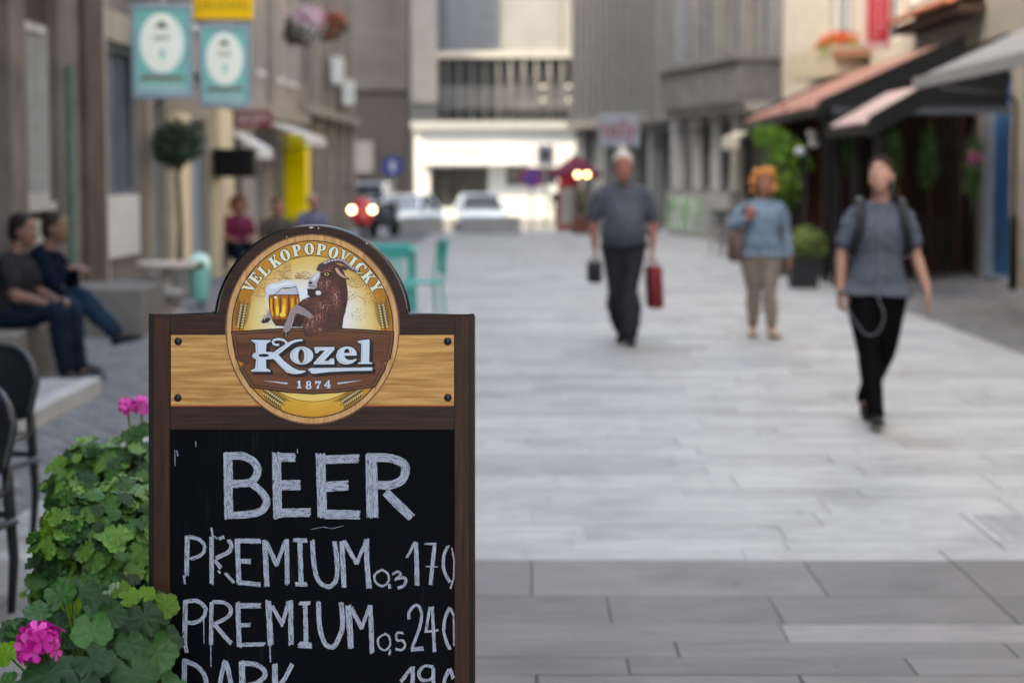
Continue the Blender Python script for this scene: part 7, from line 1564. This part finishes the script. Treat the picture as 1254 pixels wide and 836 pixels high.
for a in [  # px, py, Y, radius px, colour, normal, tip direction (image x, depth, up)
 (113, 775, 3.42, 29, 0, (.1, -.75, .65), (.1, -.3, -1)), (178, 757, 3.50, 25, 1, (.25, -.9, .35), (.3, 0, -1)), (192, 800, 3.48, 29, 0, (.5, -.8, .35), (.35, 0, -1)), (203, 741, 3.56, 19, 2, (.2, -.85, .5), (1, 0, -.3)), (160, 730, 3.62, 17, 2, (0, -.6, .8), (.6, 0, .4)), (148, 722, 3.66, 15, 2, (-.1, -.7, .7), (0, 0, 1)),
 (180, 727, 3.60, 13, 2, (.2, -.7, .7), (.5, 0, .8)), (98, 728, 3.70, 18, 2, (.1, -.55, .85), (1, 0, .1)), (88, 742, 3.58, 15, 2, (-.3, -.85, .3), (.7, 0, .6)), (48, 748, 3.50, 22, 0, (.0, -.45, .9), (-1, 0, .15)), (72, 728, 3.56, 12, 0, (-.9, -.3, .2), (0, 0, 1)),
 (115, 808, 3.36, 30, 1, (.0, -.6, .8), (.4, 0, -.6)), (160, 790, 3.44, 22, 1, (.3, -.8, .45), (.2, 0, -1)), (150, 760, 3.55, 22, 1, (-.1, -.7, .7), (.3, 0, .5)), (60, 828, 3.34, 42, 1, (0, -.7, .7), (0, 0, -1)), (165, 826, 3.40, 34, 1, (.3, -.75, .6), (.3, 0, -1)), (8, 800, 3.46, 19, 2, (-.2, -.8, .55), (-.5, 0, .6)), (18, 772, 3.6, 13, 0, (0, -.6, .8), (-1, 0, .4)), (10, 835, 3.40, 17, 0, (-.3, -.7, .6), (-1, 0, -.3)),
 (72, 775, 3.60, 18, 1, (.1, -.8, .5), (0, 0, 1)), (132, 738, 3.66, 20, 0, (0, -.5, .85), (.3, 0, .8)), (118, 745, 3.60, 16, 0, (.1, -.75, .6), (-.3, 0, 1)), (95, 845, 3.30, 34, 1, (0, -.7, .7), (0, 0, -1)), (205, 850, 3.42, 30, 0, (.4, -.8, .5), (.6, 0, -1)), (30, 868, 3.36, 34, 0, (-.2, -.7, .7), (-.4, 0, -1)), (140, 870, 3.34, 40, 1, (.1, -.8, .6), (.1, 0, -1)),
 (140, 845, 3.45, 34, 1, (0, -.9, .4), (0, 0, -1)), (180, 870, 3.45, 38, 0, (.2, -.9, .4), (.3, 0, -1)), (75, 800, 3.62, 24, 1, (0, -.9, .3), (.2, 0, -1)), (135, 800, 3.62, 26, 1, (0, -.9, .3), (0, 0, -1)), (185, 775, 3.62, 22, 1, (.2, -.9, .3), (.3, 0, 1)), (40, 775, 3.66, 18, 0, (-.2, -.8, .6), (-.4, 0, 1))]: gleaf(*a)
for _ in range(52): gleaf(rp_.uniform(12, 206), rp_.uniform(745, 900) if _ % 2 else rp_.uniform(722, 790), rp_.uniform(3.50, 3.76), rp_.uniform(9, 25), rp_.choice((0, 1, 1)), (rp_.gauss(0, .3), -.8, rp_.uniform(.2, .9)), (rp_.gauss(0, .6), 0, rp_.choice((-1, -1, .6))))
for px in (95, 140, 170):
    b = MB(); p = at(px, 742, 3.6) - gc_; b.tube([(p.x * .5, .04, 0), (p.x * .8, .03, p.z * .5), p], [.006, .005, .003], 7); b.build('stem', M_STEM, ger, smooth=True)
b = MB(); p = at(140, 722, 3.6) - gc_
for _ in range(9): q = p + V((rp_.gauss(0, .008), rp_.gauss(0, .005), rp_.gauss(0, .006))); b.sph(q, .0045, 6, 4, (1, 1, 1.4))
b.build('flower_bud', mat('bud_green', C(120, 140, 110), .6), ger)
MAG = [mat('magenta_petal_%d' % i, c, .5, .2, 90, rnd=.2, trans=.3) for i, c in enumerate((C(232, 50, 178), C(246, 96, 200), C(200, 28, 150)))]
def floret_mesh(m):
    b = MB()
    for k in range(5):
        t = 2 * math.pi * k / 5 + rp_.uniform(-.15, .15); u = V((math.cos(t), math.sin(t), 0)); w_ = V((-math.sin(t), math.cos(t), 0)); rs_ = rp_.uniform(.85, 1.1)
        P5 = [u * .05, u * .45 * rs_ + w_ * .26 + V((0, 0, .12)), u * .9 * rs_ + w_ * .34 + V((0, 0, .16)), u * 1.1 * rs_ + V((0, 0, .08)), u * .9 * rs_ - w_ * .34 + V((0, 0, .16)), u * .45 * rs_ - w_ * .26 + V((0, 0, .12)), u * .6 * rs_ + V((0, 0, .03))]
        b.add(P5, [(0, 1, 6), (1, 2, 6), (2, 3, 6), (3, 4, 6), (4, 5, 6), (5, 0, 6)])
    me = bpy.data.meshes.new('floret'); me.from_pydata(b.v, [], b.f); me.update(); me.polygons.foreach_set('use_smooth', [True] * len(me.polygons)); me.materials.append(m); return me
FL = [floret_mesh(MAG[i % 3]) for i in range(6)]
def flower_head(root, c, rx, rz, n, s, base):
    b = MB(); b.tube([base, base * .4 + c * .6 + V((0, .01, 0)), c], [.004, .0035, .003], 6); fh = b.build('flower_head', M_STEM, root, smooth=True)
    for _ in range(n):
        while True:
            v = V((rp_.gauss(0, 1), rp_.gauss(-.4, 1), rp_.gauss(.3, 1))).normalized()
            if v.z > -.6 and v.y < .6: break
        p = c + V((v.x * rx, v.y * rx, v.z * rz)) * rp_.uniform(.55, 1.1); o = link('floret', rp_.choice(FL), None, fh)
        o.matrix_local = Matrix.Translation(p) @ orient((v + V((rp_.gauss(0, .25), rp_.gauss(0, .25), rp_.gauss(0, .25)))).normalized(), V((rp_.gauss(0, 1), rp_.gauss(0, 1), rp_.gauss(0, 1)))).to_4x4() @ Matrix.Scale(s * rp_.uniform(.8, 1.15), 4)
flower_head(ger, at(50, 788, 3.38) - gc_, .034, .034, 30, .021, V((-.03, .03, .02)))
trough('dark trough under the geranium in front', gc_.x - .16, gc_.x + .12, 3.5, 3.72, .32, .54)
pk = empty('geranium', 'slender pink geranium bloom standing above the back trailing plant', 'plant', (gx(165, 5.25), 5.25, .6)); pc = V((gx(165, 5.25), 5.25, .6))
flower_head(pk, at(156, 498, 5.25) - pc, .022, .018, 16, .016, V((0, 0, .05))); flower_head(pk, at(174, 497, 5.28) - pc, .022, .018, 14, .016, V((0, 0, .05)))
for a in ((163, 535, 5.24, 15), (176, 528, 5.26, 13)):
    p = at(*a[:3]) - pc; o = link('leaf', GL[0][0], None, pk); o.matrix_local = Matrix.Translation(p) @ orient(V((0, -.6, .8)), V((0, 0, 1))).to_4x4() @ Matrix.Scale(a[3] * 5.25 / FPX, 4)
# loose tendrils trailing from the middle plant
td = empty('ivy_tendril', 'thin green tendril trailing out to the left of the middle plant', 'plant', (xc, 4.4, .6)); tc_ = V((xc, 4.4, .6))
for pl in ([(75, 690), (55, 700), (40, 715), (28, 728)], [(70, 660), (52, 668), (45, 672)], [(72, 700), (60, 690), (50, 705)]):
    P_ = [at(x, y, 4.35) - tc_ for x, y in pl]; b = MB(); b.tube(P_, .0018, 5); b.build('stem', M_STEM, td)
    for p in P_[1:]: o = link('leaf', LV[1], None, td); o.matrix_local = Matrix.Translation(p) @ orient(V((rp_.gauss(0, .4), -.7, .6)), V((-1, 0, rp_.gauss(0, .6)))).to_4x4() @ Matrix.Scale(rp_.uniform(.006, .011), 4)
for px, py, s in ((50, 668, 17), (62, 640, 13), (58, 655, 12)): o = link('leaf', GL[2][0] if s < 17 else LV[0], None, td); o.matrix_local = Matrix.Translation(at(px, py, 4.36) - tc_) @ orient(V((-.4, -.8, .3)), V((-.6, 0, -.8))).to_4x4() @ Matrix.Scale(s * 4.36 / FPX, 4)
